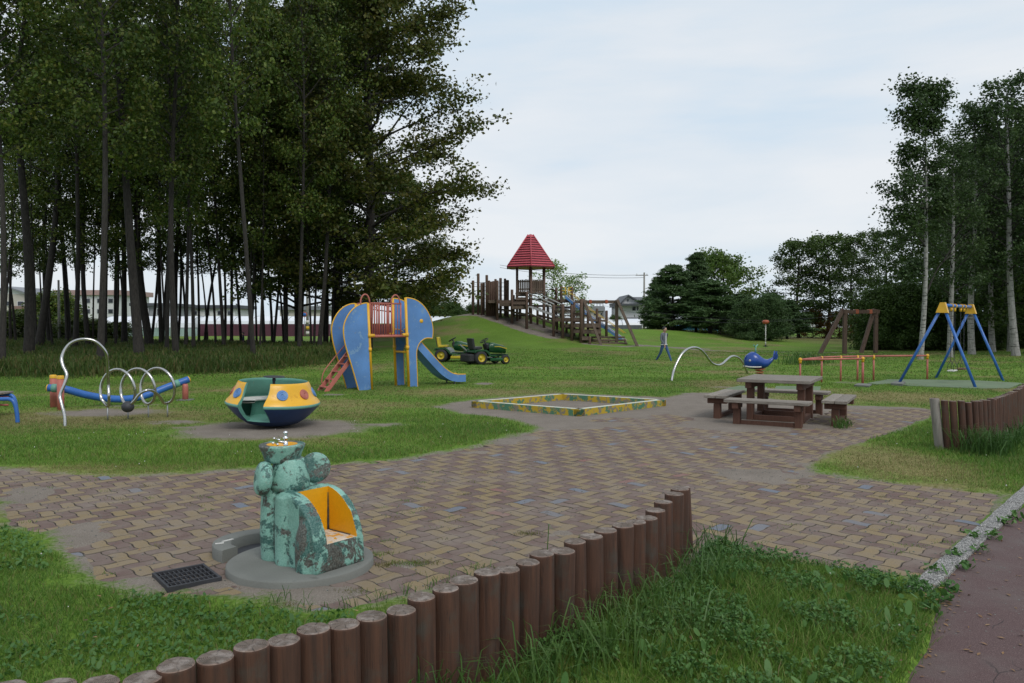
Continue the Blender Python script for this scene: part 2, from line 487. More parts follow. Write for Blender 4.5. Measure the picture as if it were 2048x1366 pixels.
# trodden tracks
def track(v, pts, wd, k, z=None):
    W = [tuple((AT(x, y, Y) if Y else G(x, y))[:2]) for x, y, Y in pts]
    d = np.full(gx.shape, 1e9)
    for (ax, ay), (bx, by) in zip(W[:-1], W[1:]):
        ex, ey = bx - ax, by - ay; L = ex * ex + ey * ey
        t = np.clip(((gx - ax) * ex + (gy - ay) * ey) / L, 0, 1)
        d = np.minimum(d, np.hypot(gx - ax - t * ex, gy - ay - t * ey))
    return np.maximum(v, k * np.exp(-(d / wd) ** 2))
bare = track(bare, [(1170,698,0),(1240,699,0),(1300,697,0),(1420,703,0),(1560,706,0),(1700,706,0)], .55, .72)
bare = track(bare, [(1290,697,0),(1400,700,0)], 1.0, .8)
bare = track(bare, [(925,630,60.5),(960,634,59.5),(994,643,57.5),(1024,653,56),(1053,664,54.5),(1090,678,53.0),(1105,681,52.6)], .8, .95)
bare = track(bare, [(1035,640,58),(1080,660,56),(1120,675,54)], 1.5, .75)
dry = fbm(gx, gy, .45, 4)
dry = np.clip((dry - .40) * 2.6, 0, 1) * .85
dry = patch(dry, 200, 835, 330, 24, 1.0); dry = patch(dry, 700, 812, 230, 10, .8); dry = patch(dry, 950, 785, 240, 10, .9)
dry = patch(dry, 1800, 795, 220, 14, 1.0); dry = patch(dry, 1640, 800, 130, 14, .8); dry = patch(dry, 1780, 925, 160, 45, 1.0); dry = patch(dry, 1860, 975, 160, 12, .9)
dry = patch(dry, 1450, 745, 140, 4, .9); dry = patch(dry, 1650, 680, 190, 9, .85); dry = patch(dry, 560, 880, 250, 8, .9); dry = patch(dry, 640, 805, 150, 8, .8)
dry = patch(dry, 1180, 770, 300, 8, .7); dry = patch(dry, 1300, 730, 260, 5, .4)
for (px, py, rx, ry) in [(560,915,520,16),(330,898,330,14),(900,865,130,22),(1990,900,90,50),(1480,1250,300,150),(200,1250,500,90)]:
    dry *= 1 - .9 * blob(px, py, rx, ry)
gV = np.stack([gx, gy, gz], 1)
ny = len(YS)
I = np.arange(ny * NX).reshape(ny, NX)
q = np.stack([I[:-1, :-1], I[:-1, 1:], I[1:, 1:], I[1:, :-1]], -1).reshape(-1, 4)

m, nt, b, o = nodes('lawn_and_soil')
co = coord(nt, 'Object')
ab = N(nt, 'ShaderNodeAttribute'); ab.attribute_name = 'bare'
ad = N(nt, 'ShaderNodeAttribute'); ad.attribute_name = 'dry'
nA = noise(nt, co, 2.2, 8, .7); nB = noise(nt, co, 28, 5, .65); nC = noise(nt, co, .35, 4)
nD = noise(nt, co, 110, 3, .6)
e = mth(nt, 'ADD', ab.outputs['Fac'], mth(nt, 'MULTIPLY', mth(nt, 'SUBTRACT', nA, .5), .5))
e = mth(nt, 'ADD', e, mth(nt, 'MULTIPLY', mth(nt, 'SUBTRACT', nB, .5), .45))
k = ramp(nt, e, [(.44, 0), (.60, 1)])
lush = ramp(nt, nB, [(.28, (.048, .086, .013)), (.5, (.112, .200, .026)), (.75, (.190, .295, .050))])
dryc = ramp(nt, nB, [(.28, (.095, .085, .035)), (.5, (.195, .175, .070)), (.75, (.30, .255, .12))])
dk = mth(nt, 'ADD', ad.outputs['Fac'], mth(nt, 'MULTIPLY', mth(nt, 'SUBTRACT', nA, .5), 1.3))
gr = mix(nt, ramp(nt, dk, [(.25, 0), (.85, .95)]), lush, dryc)
gr = mix(nt, .45, gr, ramp(nt, nC, [(.35, (.6, .62, .55)), (.65, (1.15, 1.12, 1.1))]), 'MULTIPLY')
so1 = ramp(nt, nA, [(.3, (.160, .132, .108)), (.7, (.250, .212, .178))])
so1 = mix(nt, .35, so1, ramp(nt, nD, [(.35, (.08, .07, .06)), (.5, (.19, .165, .14)), (.68, (.36, .33, .30))]))
shade(nt, b, mix(nt, k, gr, so1)); b.inputs['Roughness'].default_value = .95; b.inputs['Specular IOR Level'].default_value = .15
hh = mth(nt, 'ADD', mth(nt, 'MULTIPLY', nB, 1.0), mth(nt, 'MULTIPLY', nD, .35))
bump(nt, b, hh, .55, .03)
gme = npmesh('ground', gV, q, np.full(len(q), 4), MATS['lawn_and_soil'], smooth=True, attrs={'bare': bare, 'dry': dry})
gob = npobj('ground', gme); tag(gob, kind='structure')

# fast lookup of ground height
def gheight(x, y):
    x = np.asarray(x, float); y = np.asarray(y, float)
    r = np.interp(y, YS, np.arange(ny)); i0 = np.clip(np.floor(r).astype(int), 0, ny - 2); fr = r - i0
    def at(i):
        u = np.clip(x / (7 + np.abs(YS[i]) * 1.15), -1, 1)
        uu = np.sign(u) * np.abs(u) ** (1 / 1.15)
        c = (uu + 1) / 2 * (NX - 1); c0 = np.clip(np.floor(c).astype(int), 0, NX - 2); f = c - c0
        Z = gz.reshape(ny, NX)
        return Z[i, c0] * (1 - f) + Z[i, c0 + 1] * f
    return at(i0) * (1 - fr) + at(i0 + 1) * fr
def samp(arr, x, y):
    x = np.asarray(x, float); y = np.asarray(y, float)
    i = np.clip(np.searchsorted(YS, y), 0, ny - 1)
    u = np.clip(x / (7 + np.abs(YS[i]) * 1.15), -1, 1); uu = np.sign(u) * np.abs(u) ** (1 / 1.15)
    c = np.clip(np.round((uu + 1) / 2 * (NX - 1)).astype(int), 0, NX - 1)
    return arr.reshape(ny, NX)[i, c]
def gh(x, y): return float(gheight(np.array([x]), np.array([y]))[0])

# ------------------------------------------------------------------ wavy herringbone pavers
def pavmat(name, c, c2):
    m, nt, b, o = nodes(name)
    co = coord(nt, 'Object'); g = N(nt, 'ShaderNodeNewGeometry')
    ri = g.outputs['Random Per Island']
    nf = noise(nt, co, 170, 3, .7); nm = noise(nt, co, 7, 6, .6); nl = noise(nt, co, 1.1, 5, .6)
    col = mix(nt, ri, c, c2)
    col = mix(nt, .5, col, ramp(nt, nf, [(.3, tuple(v * .45 for v in c)), (.5, c), (.72, tuple(min(1, v * 1.6 + .04) for v in c))]))
    dust = ramp(nt, mth(nt, 'ADD', mth(nt, 'MULTIPLY', nm, .45), mth(nt, 'MULTIPLY', nl, .55)), [(.40, .12), (.54, .50), (.67, .90)])
    col = mix(nt, dust, col, (.215, .178, .150))
    shade(nt, b, col); b.inputs['Roughness'].default_value = .88; b.inputs['Specular IOR Level'].default_value = .25
    bump(nt, b, nf, .4, .004)
    return m
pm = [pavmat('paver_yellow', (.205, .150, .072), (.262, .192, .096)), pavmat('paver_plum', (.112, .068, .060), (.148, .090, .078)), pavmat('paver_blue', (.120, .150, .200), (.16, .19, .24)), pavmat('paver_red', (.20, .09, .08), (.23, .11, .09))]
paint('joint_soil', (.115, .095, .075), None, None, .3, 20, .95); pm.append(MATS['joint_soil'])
W_ = .1135; SUB = 4
def outline(kind):
    Lx, Ly = (2, 1) if kind == 0 else (1, 2)
    ox, oy = (0, 0) if kind == 0 else (-1, 0)
    P = []
    for i in range(Lx * SUB): P.append((ox + i / SUB, oy))
    for i in range(Ly * SUB): P.append((ox + Lx, oy + i / SUB))
    for i in range(Lx * SUB): P.append((ox + Lx - i / SUB, oy + Ly))
    for i in range(Ly * SUB): P.append((ox, oy + Ly - i / SUB))
    return np.array(P), np.array([ox + Lx / 2, oy + Ly / 2])
amp = .088
VV = []; LP = []; SZ = []; MI = []; off = 0
ii, jj = np.meshgrid(np.arange(-130, 110), np.arange(0, 60), indexing='ij'); ii = ii.ravel(); jj = jj.ravel()
for kind in (0, 1):
    P, c = outline(kind); n = len(P)
    bu = ii + 2 * jj; bv = ii - 2 * jj
    cu = c[0] + bu; cv = c[1] + bv
    cx = (cu + cv) / math.sqrt(2) * W_; cy = (cu - cv) / math.sqrt(2) * W_
    ok = (cy > 3.2) & (cy < 15.5) & (cx > -13) & (cx < 9)
    s = np.full(cx.shape, 5.0); s[ok] = sdist(P_W, cx[ok], cy[ok]); ok &= s < .05
    # no paver under the drain grate
    gc = G(373, 1160); ok &= ~((np.abs(cx - gc.x) < .14) & (np.abs(cy - gc.y) < .14))
    bu, bv, cu, cv, cx, cy, si = bu[ok], bv[ok], cu[ok], cv[ok], cx[ok], cy[ok], ii[ok]
    k = len(bu)
    q1 = P[None] + np.stack([bu, bv], 1)[:, None, :]
    du = amp * np.sin(PI * q1[..., 1]); dv = amp * np.sin(PI * q1[..., 0])
    wq = q1 + np.stack([du, dv], -1)
    cc = np.stack([cu, cv], 1)[:, None, :]
    hx, hy = (1.0, .5) if kind == 0 else (.5, 1.0)
    def ring(inset):
        s_ = np.array([1 - inset / W_ / hx, 1 - inset / W_ / hy])
        r_ = cc + (wq - cc) * s_
        return np.stack([(r_[..., 0] + r_[..., 1]) / math.sqrt(2) * W_, (r_[..., 0] - r_[..., 1]) / math.sqrt(2) * W_], -1)
    zz = RNG.normal(0, .0012, k)
    tx = RNG.normal(0, .006, k); ty = RNG.normal(0, .006, k)
    zz = zz + (fbm(cx, cy, 1.3, 3) - .5) * .012
    sh = RNG.uniform(-.0012, .0012, (k, 1, 2))
    def lvl(r, z): 
        Z = zz[:, None] + z + (r[..., 0] - cx[:, None]) * tx[:, None] + (r[..., 1] - cy[:, None]) * ty[:, None]
        return np.concatenate([r + sh, Z[..., None]], -1)
    V = np.concatenate([lvl(ring(.0055), 0), lvl(ring(.0026), -.004), lvl(ring(.0026), -.035)], 1)   # k, 3n, 3
    base = off + np.arange(k)[:, None] * 3 * n
    top = base + np.arange(n)[None]
    a = np.arange(n); b2 = (a + 1) % n
    def quads(o1, o2): return np.stack([base + o1 + a[None], base + o1 + b2[None], base + o2 + b2[None], base + o2 + a[None]], -1).reshape(-1)
    # orientation: outline is ccw in (u,v) but (u,v)->(x,y) flips handedness
    LP.append(top[:, ::-1].reshape(-1)); SZ.append(np.full(k, n))
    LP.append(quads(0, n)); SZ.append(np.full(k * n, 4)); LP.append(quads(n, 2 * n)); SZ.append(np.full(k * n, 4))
    mi = np.where(si % 2 == 0, 0, 1)
    rr = RNG.random(k)
    mi = np.where((mi == 0) & (rr < .055), 2, mi); mi = np.where((mi == 1) & (rr > .992), 3, mi)
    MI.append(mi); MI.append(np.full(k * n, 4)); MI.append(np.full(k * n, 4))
    VV.append(V.reshape(-1, 3)); off += k * 3 * n
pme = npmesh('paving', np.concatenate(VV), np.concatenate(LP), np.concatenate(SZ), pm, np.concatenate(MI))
tag(npobj('paving', pme), kind='structure')

# ------------------------------------------------------------------ tarmac path and kerb
m, nt, b, o = nodes('tarmac')
co = coord(nt, 'Object')
nf = noise(nt, co, 190, 3, .7); nl = noise(nt, co, 1.6, 6, .6)
vo = N(nt, 'ShaderNodeTexVoronoi'); vo.feature = 'DISTANCE_TO_EDGE'; vo.inputs['Scale'].default_value = .95
dm = N(nt, 'ShaderNodeMix'); dm.data_type = 'VECTOR'; dm.inputs[0].default_value = .12
nv = N(nt, 'ShaderNodeTexNoise'); nv.inputs['Scale'].default_value = 4; nv.inputs['Detail'].default_value = 6; nt.links.new(co, nv.inputs['Vector'])
nt.links.new(co, dm.inputs[4]); nt.links.new(nv.outputs['Color'], dm.inputs[5]); nt.links.new(dm.outputs[1], vo.inputs['Vector'])
ck = ramp(nt, vo.outputs['Distance'], [(.0, .8), (.0035, 0)])
ck = mth(nt, 'MULTIPLY', ck, ramp(nt, noise(nt, co, 1.3, 2), [(.5, 0), (.56, 1)]))
col = ramp(nt, nf, [(.28, (.045, .024, .023)), (.5, (.092, .052, .050)), (.64, (.135, .086, .082)), (.73, (.30, .25, .24))])
col = mix(nt, ramp(nt, nl, [(.45, 0), (.68, .55)]), col, (.13, .11, .10))
col = mix(nt, ck, col, (.012, .01, .01))
shade(nt, b, col); b.inputs['Roughness'].default_value = .9
bump(nt, b, mth(nt, 'SUBTRACT', nf, ck), .5, .006)
xs = np.linspace(1.5, 14, 90); ysn = np.linspace(.5, 12, 110)
pv = []; 
PX = [Vector((p[0], p[1], 0)) for p in PATH_W]
mb = MB()
mb.add([(p.x, p.y, .004) for p in PX], [list(range(len(PX)))], 0)
po = mb.build('path', MATS['tarmac']); tag(po, kind='structure')
m, nt, b, o = nodes('washed_pebble_concrete')
co = coord(nt, 'Object')
vo = N(nt, 'ShaderNodeTexVoronoi'); vo.inputs['Scale'].default_value = 120; nt.links.new(co, vo.inputs['Vector'])
bw = N(nt, 'ShaderNodeRGBToBW'); nt.links.new(vo.outputs['Color'], bw.inputs[0])
col = ramp(nt, bw.outputs[0], [(.2, (.12, .12, .118)), (.42, (.28, .275, .265)), (.75, (.55, .53, .50))])
col = mix(nt, ramp(nt, vo.outputs['Distance'], [(.35, 0), (.6, .8)]), col, (.07, .065, .06))
shade(nt, b, col); b.inputs['Roughness'].default_value = .85
bump(nt, b, mth(nt, 'MULTIPLY', vo.outputs['Distance'], -1), .7, .006)
k0 = G(1858, 1166); k1 = G(2001, 1035); kd = (k1 - k0).normalized(); kn = Vector((kd.y, -kd.x, 0))
blk = .585; mb = MB()
Rk = Matrix((kd, kn * -1, Vector((0, 0, 1)))).transposed()
for i in range(-1, 14):
    c = k0 + kd * (blk * (i + .5)) + kn * random.uniform(-.006, .006)
    L = blk - .022
    if i == -1: c += kd * .17; L = .24
    Rj = Rk @ Matrix.Rotation(random.uniform(-.012, .012), 3, 'Z') @ Matrix.Rotation(random.uniform(-.01, .01), 3, 'Y')
    mb.box(c + Vector((0, 0, -.035 + random.uniform(-.004, .004))), (L, .135, .13), Rj, 0, .008)
tag(mb.build('kerb', MATS['washed_pebble_concrete']), kind='structure')
# ------------------------------------------------------------------ shared materials
MINT = (.175, .36, .30); MINT_D = (.02, .10, .085)
paint('blue_panel', (.095, .225, .49), (.15, .27, .45), (.17, .20, .24), .40, 4, .5, vary=.28, bumps=.1)
paint('blue_pipe', (.03, .13, .42), (.05, .17, .40), None, .3, 12, .35, bumps=.08)
paint('deep_blue', (.008, .035, .115), None, None, .3, 8, .35, vary=.3, bumps=.05)
paint('whale_blue', (.012, .055, .26), (.03, .09, .32), None, .33, 9, .25, vary=.3, bumps=.05)
paint('yellow_paint', (.70, .38, .018), (.55, .30, .03), None, .3, 12, .4, vary=.12, bumps=.06)
paint('saucer_yellow', (.76, .40, .018), (.62, .30, .012), None, .38, 4, .33, vary=.10, bumps=.04)
paint('pink_paint', (.42, .125, .095), (.30, .10, .08), (.20, .08, .06), .36, 14, .55, vary=.2)
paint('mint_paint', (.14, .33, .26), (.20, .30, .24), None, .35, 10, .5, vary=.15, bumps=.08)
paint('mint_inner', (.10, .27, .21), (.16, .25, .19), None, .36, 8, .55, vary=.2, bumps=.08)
paint('white_paint', (.62, .60, .56), (.45, .43, .38), None, .35, 20, .5)
paint('black_rubber', (.02, .02, .022), None, None, .3, 20, .8)
paint('dark_iron', (.035, .036, .042), (.06, .055, .05), None, .35, 20, .6)
paint('mower_green', (.008, .058, .018), None, None, .3, 8, .25, vary=.2, bumps=.02)
paint('mower_yellow', (.46, .35, .02), None, None, .3, 10, .35, bumps=.03)
paint('red_orange', (.38, .09, .035), (.22, .05, .03), None, .38, 12, .5)
paint('concrete', (.165, .168, .152), (.115, .12, .105), (.085, .092, .075), .35, 6, .9, vary=.2, bumps=.3, fine=130)
paint('green_mat', (.135, .185, .105), (.165, .18, .11), (.13, .12, .08), .38, 4, .9, vary=.2, fine=90)
metal('steel', (.50, .49, .47), .20, .05); metal('chrome', (.75, .75, .76), .08, .05); metal('galvanised', (.34, .35, .36), .5)
wood('brown_wood', (.085, .036, .022), (.125, .056, .034), dirty=.7)
wood('grey_wood', (.165, .138, .112), (.275, .245, .210), (.06, .05, .042), scale=(3, 16, 16), dirty=.6)
wood('grey_wood_b', (.20, .180, .155), (.31, .29, .255), (.06, .05, .042), scale=(16, 3, 16), dirty=.6)
wood('fort_wood', (.085, .060, .042), (.150, .108, .078), (.03, .02, .015), scale=(9, 9, 1.0), dirty=.6)
wood('fort_post', (.080, .044, .032), (.140, .090, .065), (.03, .02, .015), scale=(9, 9, 1.0), dirty=.6)
wood('bleached_wood', (.15, .135, .115), (.24, .22, .195), (.04, .032, .026), scale=(14, 14, 1.2), dirty=.8)
wood('log_side', (.036, .0165, .010), (.088, .036, .019), (.007, .005, .004), scale=(17, 17, 1.1), dirty=.9, moss=(.050, .045, .036))

# end grain: rings round the log's own axis plus cracks
m, nt, b, o = nodes('log_end')
tc = N(nt, 'ShaderNodeTexCoord')
uvn = tc.outputs['UV']
sep = N(nt, 'ShaderNodeSeparateXYZ'); nt.links.new(uvn, sep.inputs[0])
r2 = mth(nt, 'SQRT', mth(nt, 'ADD', mth(nt, 'POWER', sep.outputs[0], 2), mth(nt, 'POWER', sep.outputs[1], 2)))
co = coord(nt, 'Object')
nz = noise(nt, co, 16, 5)
rings = mth(nt, 'SINE', mth(nt, 'MULTIPLY', mth(nt, 'ADD', r2, mth(nt, 'MULTIPLY', nz, .16)), 62))
col = ramp(nt, mth(nt, 'MULTIPLY_ADD', rings, .5), [(.0, (.115, .085, .066)), (1, (.20, .155, .125))])
col.node.inputs['Fac'].links[0].from_node.inputs[2].default_value = .5
ang = mth(nt, 'ARCTAN2', sep.outputs[1], sep.outputs[0])
g = N(nt, 'ShaderNodeNewGeometry')
wv = mth(nt, 'SINE', mth(nt, 'ADD', mth(nt, 'ADD', mth(nt, 'MULTIPLY', ang, 7), mth(nt, 'MULTIPLY', nz, 9)), mth(nt, 'MULTIPLY', g.outputs['Random Per Island'], 40)))
crk = ramp(nt, wv, [(.93, 0), (.99, .9)])
col = mix(nt, crk, col, (.03, .024, .02))
n5 = noise(nt, co, 14, 6, .7)
col = mix(nt, ramp(nt, n5, [(.48, 0), (.60, .85)]), col, (.31, .265, .235))
n6 = noise(nt, co, 9, 6, .7)
col = mix(nt, ramp(nt, n6, [(.5, 0), (.66, .8)]), col, (.085, .065, .05))
edge = ramp(nt, r2, [(.86, 0), (.99, .5)])
col = mix(nt, edge, col, (.30, .19, .15))
shade(nt, b, col); b.inputs['Roughness'].default_value = .9
bump(nt, b, mth(nt, 'SUBTRACT', rings, mth(nt, 'MULTIPLY', crk, 5)), .5, .004)

# worn mint paint of the fountain
def worn_mint(name, base, amt, dark=(.035, .030, .024), scale=7):
    m, nt, b, o = nodes(name)
    co = coord(nt, 'Object')
    nl = noise(nt, co, 2.5, 4)
    col = ramp(nt, nl, [(.35, tuple(v * .82 for v in base)), (.65, tuple(v * 1.1 for v in base))])
    n2 = noise(nt, co, scale, 10, .72, .4)
    n3 = noise(nt, co, scale * .8, 9, .7, .4)
    mp = N(nt, 'ShaderNodeMapping'); nt.links.new(co, mp.inputs[0]); mp.inputs['Location'].default_value = (3.3, 1.7, 9.1)
    nt.links.new(mp.outputs[0], n3.node.inputs['Vector'])
    k1 = ramp(nt, n3, [(1 - amt - .01, 0), (1 - amt + .012, 1)])
    k2 = ramp(nt, n2, [(1 - amt * .93 - .01, 0), (1 - amt * .93 + .012, 1)])
    col = mix(nt, k1, col, (.018, .105, .088))
    n7 = noise(nt, co, 30, 6, .7)
    col = mix(nt, k2, col, ramp(nt, n7, [(.4, dark), (.62, (.085, .072, .058))]))
    gq = N(nt, 'ShaderNodeNewGeometry')
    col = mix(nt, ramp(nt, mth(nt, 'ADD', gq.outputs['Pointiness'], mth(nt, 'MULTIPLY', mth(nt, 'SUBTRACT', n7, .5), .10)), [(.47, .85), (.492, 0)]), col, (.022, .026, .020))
    col = mix(nt, ramp(nt, mth(nt, 'ADD', gq.outputs['Pointiness'], mth(nt, 'MULTIPLY', mth(nt, 'SUBTRACT', n7, .5), .16)), [(.555, 0), (.575, .85)]), col, (.16, .145, .125))
    fine = noise(nt, co, 90, 3)
    col = mix(nt, .15, col, ramp(nt, fine, [(.4, (.05, .06, .05)), (.6, (.5, .6, .55))]))
    shade(nt, b, col); b.inputs['Roughness'].default_value = .5
    bump(nt, b, mth(nt, 'SUBTRACT', mth(nt, 'MULTIPLY', fine, .25), mth(nt, 'MAXIMUM', k1, k2)), .55, .006)
    return m
worn_mint('worn_mint', (.205, .435, .355), .435)
worn_mint('worn_mint_heavy', (.195, .41, .335), .51, scale=5)
paint('seat_yellow', (.72, .35, .008), (.5, .26, .03), (.16, .12, .07), .35, 5, .4, vary=.08, bumps=.1)
paint('seat_floor', (.62, .56, .47), (.62, .30, .02), (.30, .22, .14), .44, 14, .7, vary=.15, bumps=.2)

# ------------------------------------------------------------------ log palisades
def log_part(parent, c, ztop, zbot, r, seed, tilt=(0, 0)):
    rr = random.Random(seed); n = 20; mb = MB(); r *= rr.uniform(.93, 1.05)
    ph = rr.random() * 6
    def rad_(a): return r * (1 + .025 * math.sin(2 * a + ph) + .015 * math.sin(5 * a + ph * 2))
    lv = [(zbot, 1.0, 0), (zbot + (ztop - zbot) * .5, 1.0, 0), (ztop - .012, 1.0, 0), (ztop - .003, .975, 1), (ztop, .92, 1)]
    V = []
    for z, s, _ in lv:
        for j in range(n):
            a = 2 * PI * j / n
            V.append((c[0] + rad_(a) * s * math.cos(a) + tilt[0] * (z - zbot), c[1] + rad_(a) * s * math.sin(a) + tilt[1] * (z - zbot), z + (rr.uniform(-.002, .002) if z == ztop else 0)))
    V.append((c[0] + tilt[0] * (ztop - zbot), c[1] + tilt[1] * (ztop - zbot), ztop + .002))
    fs = []; ms = []
    for i in range(len(lv) - 1):
        for j in range(n):
            fs.append((i * n + j, i * n + (j + 1) % n, (i + 1) * n + (j + 1) % n, (i + 1) * n + j)); ms.append(1 if lv[i][2] else 0)
    t = (len(lv) - 1) * n
    for j in range(n): fs.append((t + j, t + (j + 1) % n, t + n)); ms.append(1)
    me = bpy.data.meshes.new('log'); me.from_pydata(V, [], fs)
    me.materials.append(MATS['log_side']); me.materials.append(MATS['log_end'])
    me.polygons.foreach_set('material_index', ms)
    me.polygons.foreach_set('use_smooth', [m_ == 0 for m_ in ms])
    uv = me.uv_layers.new(name='uv'); cx = c[0] + tilt[0] * (ztop - zbot); cy = c[1] + tilt[1] * (ztop - zbot)
    for lp in me.loops:
        v = me.vertices[lp.vertex_index].co; uv.data[lp.index].uv = ((v.x - cx) / r, (v.y - cy) / r)
    me.update()
    ob = bpy.data.objects.new('log', me); COL.objects.link(ob); ob.parent = parent
    return ob
pal = thing('log_fence', 'foreground fence of upright brown logs with cracked grey tops curving from the bottom left corner', 'fence', (0, 0, 0))
for i, p in enumerate(POSTS):
    last = i == len(POSTS) - 1
    log_part(pal, (p.x, p.y),   .5 + random.uniform(-.016, .014), -.25, .0655 if not last else .07, i, (random.uniform(-.022, .018) if not last else -.055, random.uniform(-.01, .01)))
pal2 = thing('log_fence', 'short curved fence of brown logs ending in a bleached grey post near the swings', 'fence', (0, 0, 0))
c2 = [(5.74, 10.42), (5.86, 10.34), (6.1, 10.32), (6.45, 10.55), (6.85, 10.95), (7.3, 11.5), (7.8, 12.1), (8.4, 12.9), (9.0, 13.6)]
cp = cat_rom([(a, b_, 0) for a, b_ in c2], 12)
acc = 0; prev = cp[0]; k = 0
log_part(pal2, (cp[0].x, cp[0].y), .69, -.3, .060, 500, (-.11, .02)).data.materials[0] = MATS['bleached_wood']
for q in cp[1:]:
    d = (q - prev).length
    if d >= .086:
        k += 1; prev = q
        log_part(pal2, (q.x, q.y), .66 + random.uniform(-.012, .012), -.3, .045, 600 + k, (-.09 + .005 * k if k < 18 else random.uniform(-.004, .004), 0))

# ------------------------------------------------------------------ animal shaped drinking fountain
FT = thing('drinking_fountain', 'weathered mint green animal shaped drinking fountain with yellow seat niche on round concrete base', 'drinking fountain', (-1.47, 5.43, 0))
Fo = Vector((-1.47, 5.43, 0))
e_ = Vector((.62, .78, 0)).normalized(); s_ = Vector((.78, -.62, 0)).normalized()
def FL(s, e, z): return Vector((s_.x * s + e_.x * e, s_.y * s + e_.y * e, z))     # local to FT, origin = plinth centre
mb = MB()
mb.lathe([(.0, .055), (.44, .055), (.488, .054), (.496, .048), (.50, -.05)], 64)
mb.build('base_plate', MATS['concrete'], FT)
# raised crescent kerb of the spill basin
rc = Vector((-1.87, 5.79, 0)) - Fo
mb = MB(); a0, a1 = rad(-20), rad(238); nn = 40
prof = [(.335, -.02), (.335, .080), (.328, .088), (.210, .088), (.203, .080), (.203, -.02)]
mb.lathe(prof, nn, a0, a1, M=Matrix.Translation(rc))
for a in (a0, a1):
    mb.add([rc + Vector((r * math.cos(a), r * math.sin(a), z)) for r, z in prof], [list(range(6)) if a == a0 else list(range(6))[::-1]])
mb.build('spill_kerb', MATS['concrete'], FT)
mb = MB(); mb.lathe([(0, .012), (.18, .012)], 32, M=Matrix.Translation(rc)); mb.build('spill_floor', MATS['dark_iron'], FT)
# body: joined lumps, voxel remeshed, seat niche cut out
def remesh_obj(mb, voxel, smooth_it):
    o = mb.build('tmp', MATS['worn_mint'])
    md = o.modifiers.new('r', 'REMESH'); md.mode = 'VOXEL'; md.voxel_size = voxel
    ms = o.modifiers.new('s', 'SMOOTH'); ms.iterations = smooth_it; ms.factor = .5
    return o
def bake(o):
    dg = bpy.context.evaluated_depsgraph_get(); dg.update()
    me = bpy.data.meshes.new_from_object(o.evaluated_get(dg)); old = o.data
    o.modifiers.clear(); o.data = me
    return me
mb = MB()
# chair block: quarter ellipse profile along s, extruded along e
S0 = -.10; LEN = .40; WD = .41
def prof_pts():
    P = [(S0, .05)]
    P.append((S0, .545))
    for i in range(1, 13):
        t = i / 12 * PI / 2
        P.append((S0 + .03 + (LEN - .03) * math.sin(t), .07 + .475 * math.cos(t) ** .8 if t < PI / 2 else .07))
    P.append((S0 + LEN - .01, .05))
    return P
C0 = FL(.085, .04, 0)
pp = prof_pts()
n = len(pp); A = [C0 + FL(a, -WD / 2, z) for a, z in pp]; B_ = [C0 + FL(a, WD / 2, z) for a, z in pp]
mb.add(A + B_, [list(range(n))[::-1], list(range(n, 2 * n))] + [(i, (i + 1) % n, n + (i + 1) % n, n + i) for i in range(n)])
# rounded lobes on the near side and at the back, and the far side
def lobe(s, e, r, z0, z1, top=.75, bulge=1.12):
    c = C0 + FL(s, e, 0)
    prof = []
    for i in range(13):
        t = i / 12; z = z0 + (z1 - z0) * t
        rr = r * (bulge - (bulge - 1) * abs(t * 2 - .7)) * (math.sqrt(max(0, 1 - max(0, (t - top) / (1 - top)) ** 2)) if t > top else 1)
        prof.append((max(rr, .001), z))
    prof = [(0.001, z0)] + prof
    mb.lathe(prof, 20, M=Matrix.Translation(c))
lobe(-.25, -.125, .10, .045, .60, .8); lobe(-.25, .12, .10, .045, .60, .8)
lobe(-.075, -.135, .100, .045, .56, .92, 1.04); lobe(-.075, .13, .100, .045, .56, .92, 1.04)
lobe(.17, -.150, .098, .045, .44, .40, 1.08); lobe(.17, .150, .098, .045, .44, .40, 1.08)
pass
lobe(-.20, -.03, .13, .045, .62, .85)
body = remesh_obj(mb, .0085, 7); bake(body)
# niche cutter
cut = MB()
Nc = C0
def cbox(s0, s1, e0, e1, z0, z1):
    vs = [Nc + FL(s, e, z) for s in (s0, s1) for e in (e0, e1) for z in (z0, z1)]
    return vs, [(0, 1, 3, 2), (4, 6, 7, 5), (0, 4, 5, 1), (2, 3, 7, 6), (0, 2, 6, 4), (1, 5, 7, 3)]
vs, fs = cbox(-.02, .6, -.105, .145, .235, .9)
cut.add(vs, fs); co_ = cut.build('cut', MATS['seat_yellow'])
bpy.context.view_layer.update()
md = body.modifiers.new('b', 'BOOLEAN'); md.operation = 'DIFFERENCE'; md.object = co_; md.solver = 'EXACT'
bake(body); bpy.data.objects.remove(co_)
me = body.data; me.materials.clear()
for nm in ('worn_mint', 'seat_yellow', 'seat_floor', 'worn_mint_heavy'): me.materials.append(MATS[nm])
for p in me.polygons:
    c = p.center - Nc; s = c.dot(s_); e = c.dot(e_); nr = p.normal
    inside_ = (-.024 < s < .6) and (-.109 < e < .149) and c.z > .2345
    flat = nr.length > 0 and (abs(s + .02) < .002 or abs(e + .105) < .002 or abs(e - .145) < .002 or abs(c.z - .235) < .002)
    if inside_ and flat: p.material_index = 2 if abs(c.z - .235) < .002 else 1; p.use_smooth = False
    else:
        p.material_index = 3 if (s > .12 or e > .19) else 0; p.use_smooth = True
mb = MB(); mb.tube([Nc + FL(-.016, .141, z) for z in np.linspace(.24, .50, 9)], [.010, .008, .009, .006, .007, .004, .005, .003, .002], 6); mb.tube([Nc + FL(a_, .141, .238) for a_ in np.linspace(-.01, .22, 5)], .004, 5); mb.build('grime_streak', MATS['dark_iron'], FT)
body.name = 'body'; body.data.name = 'body'; body.parent = FT
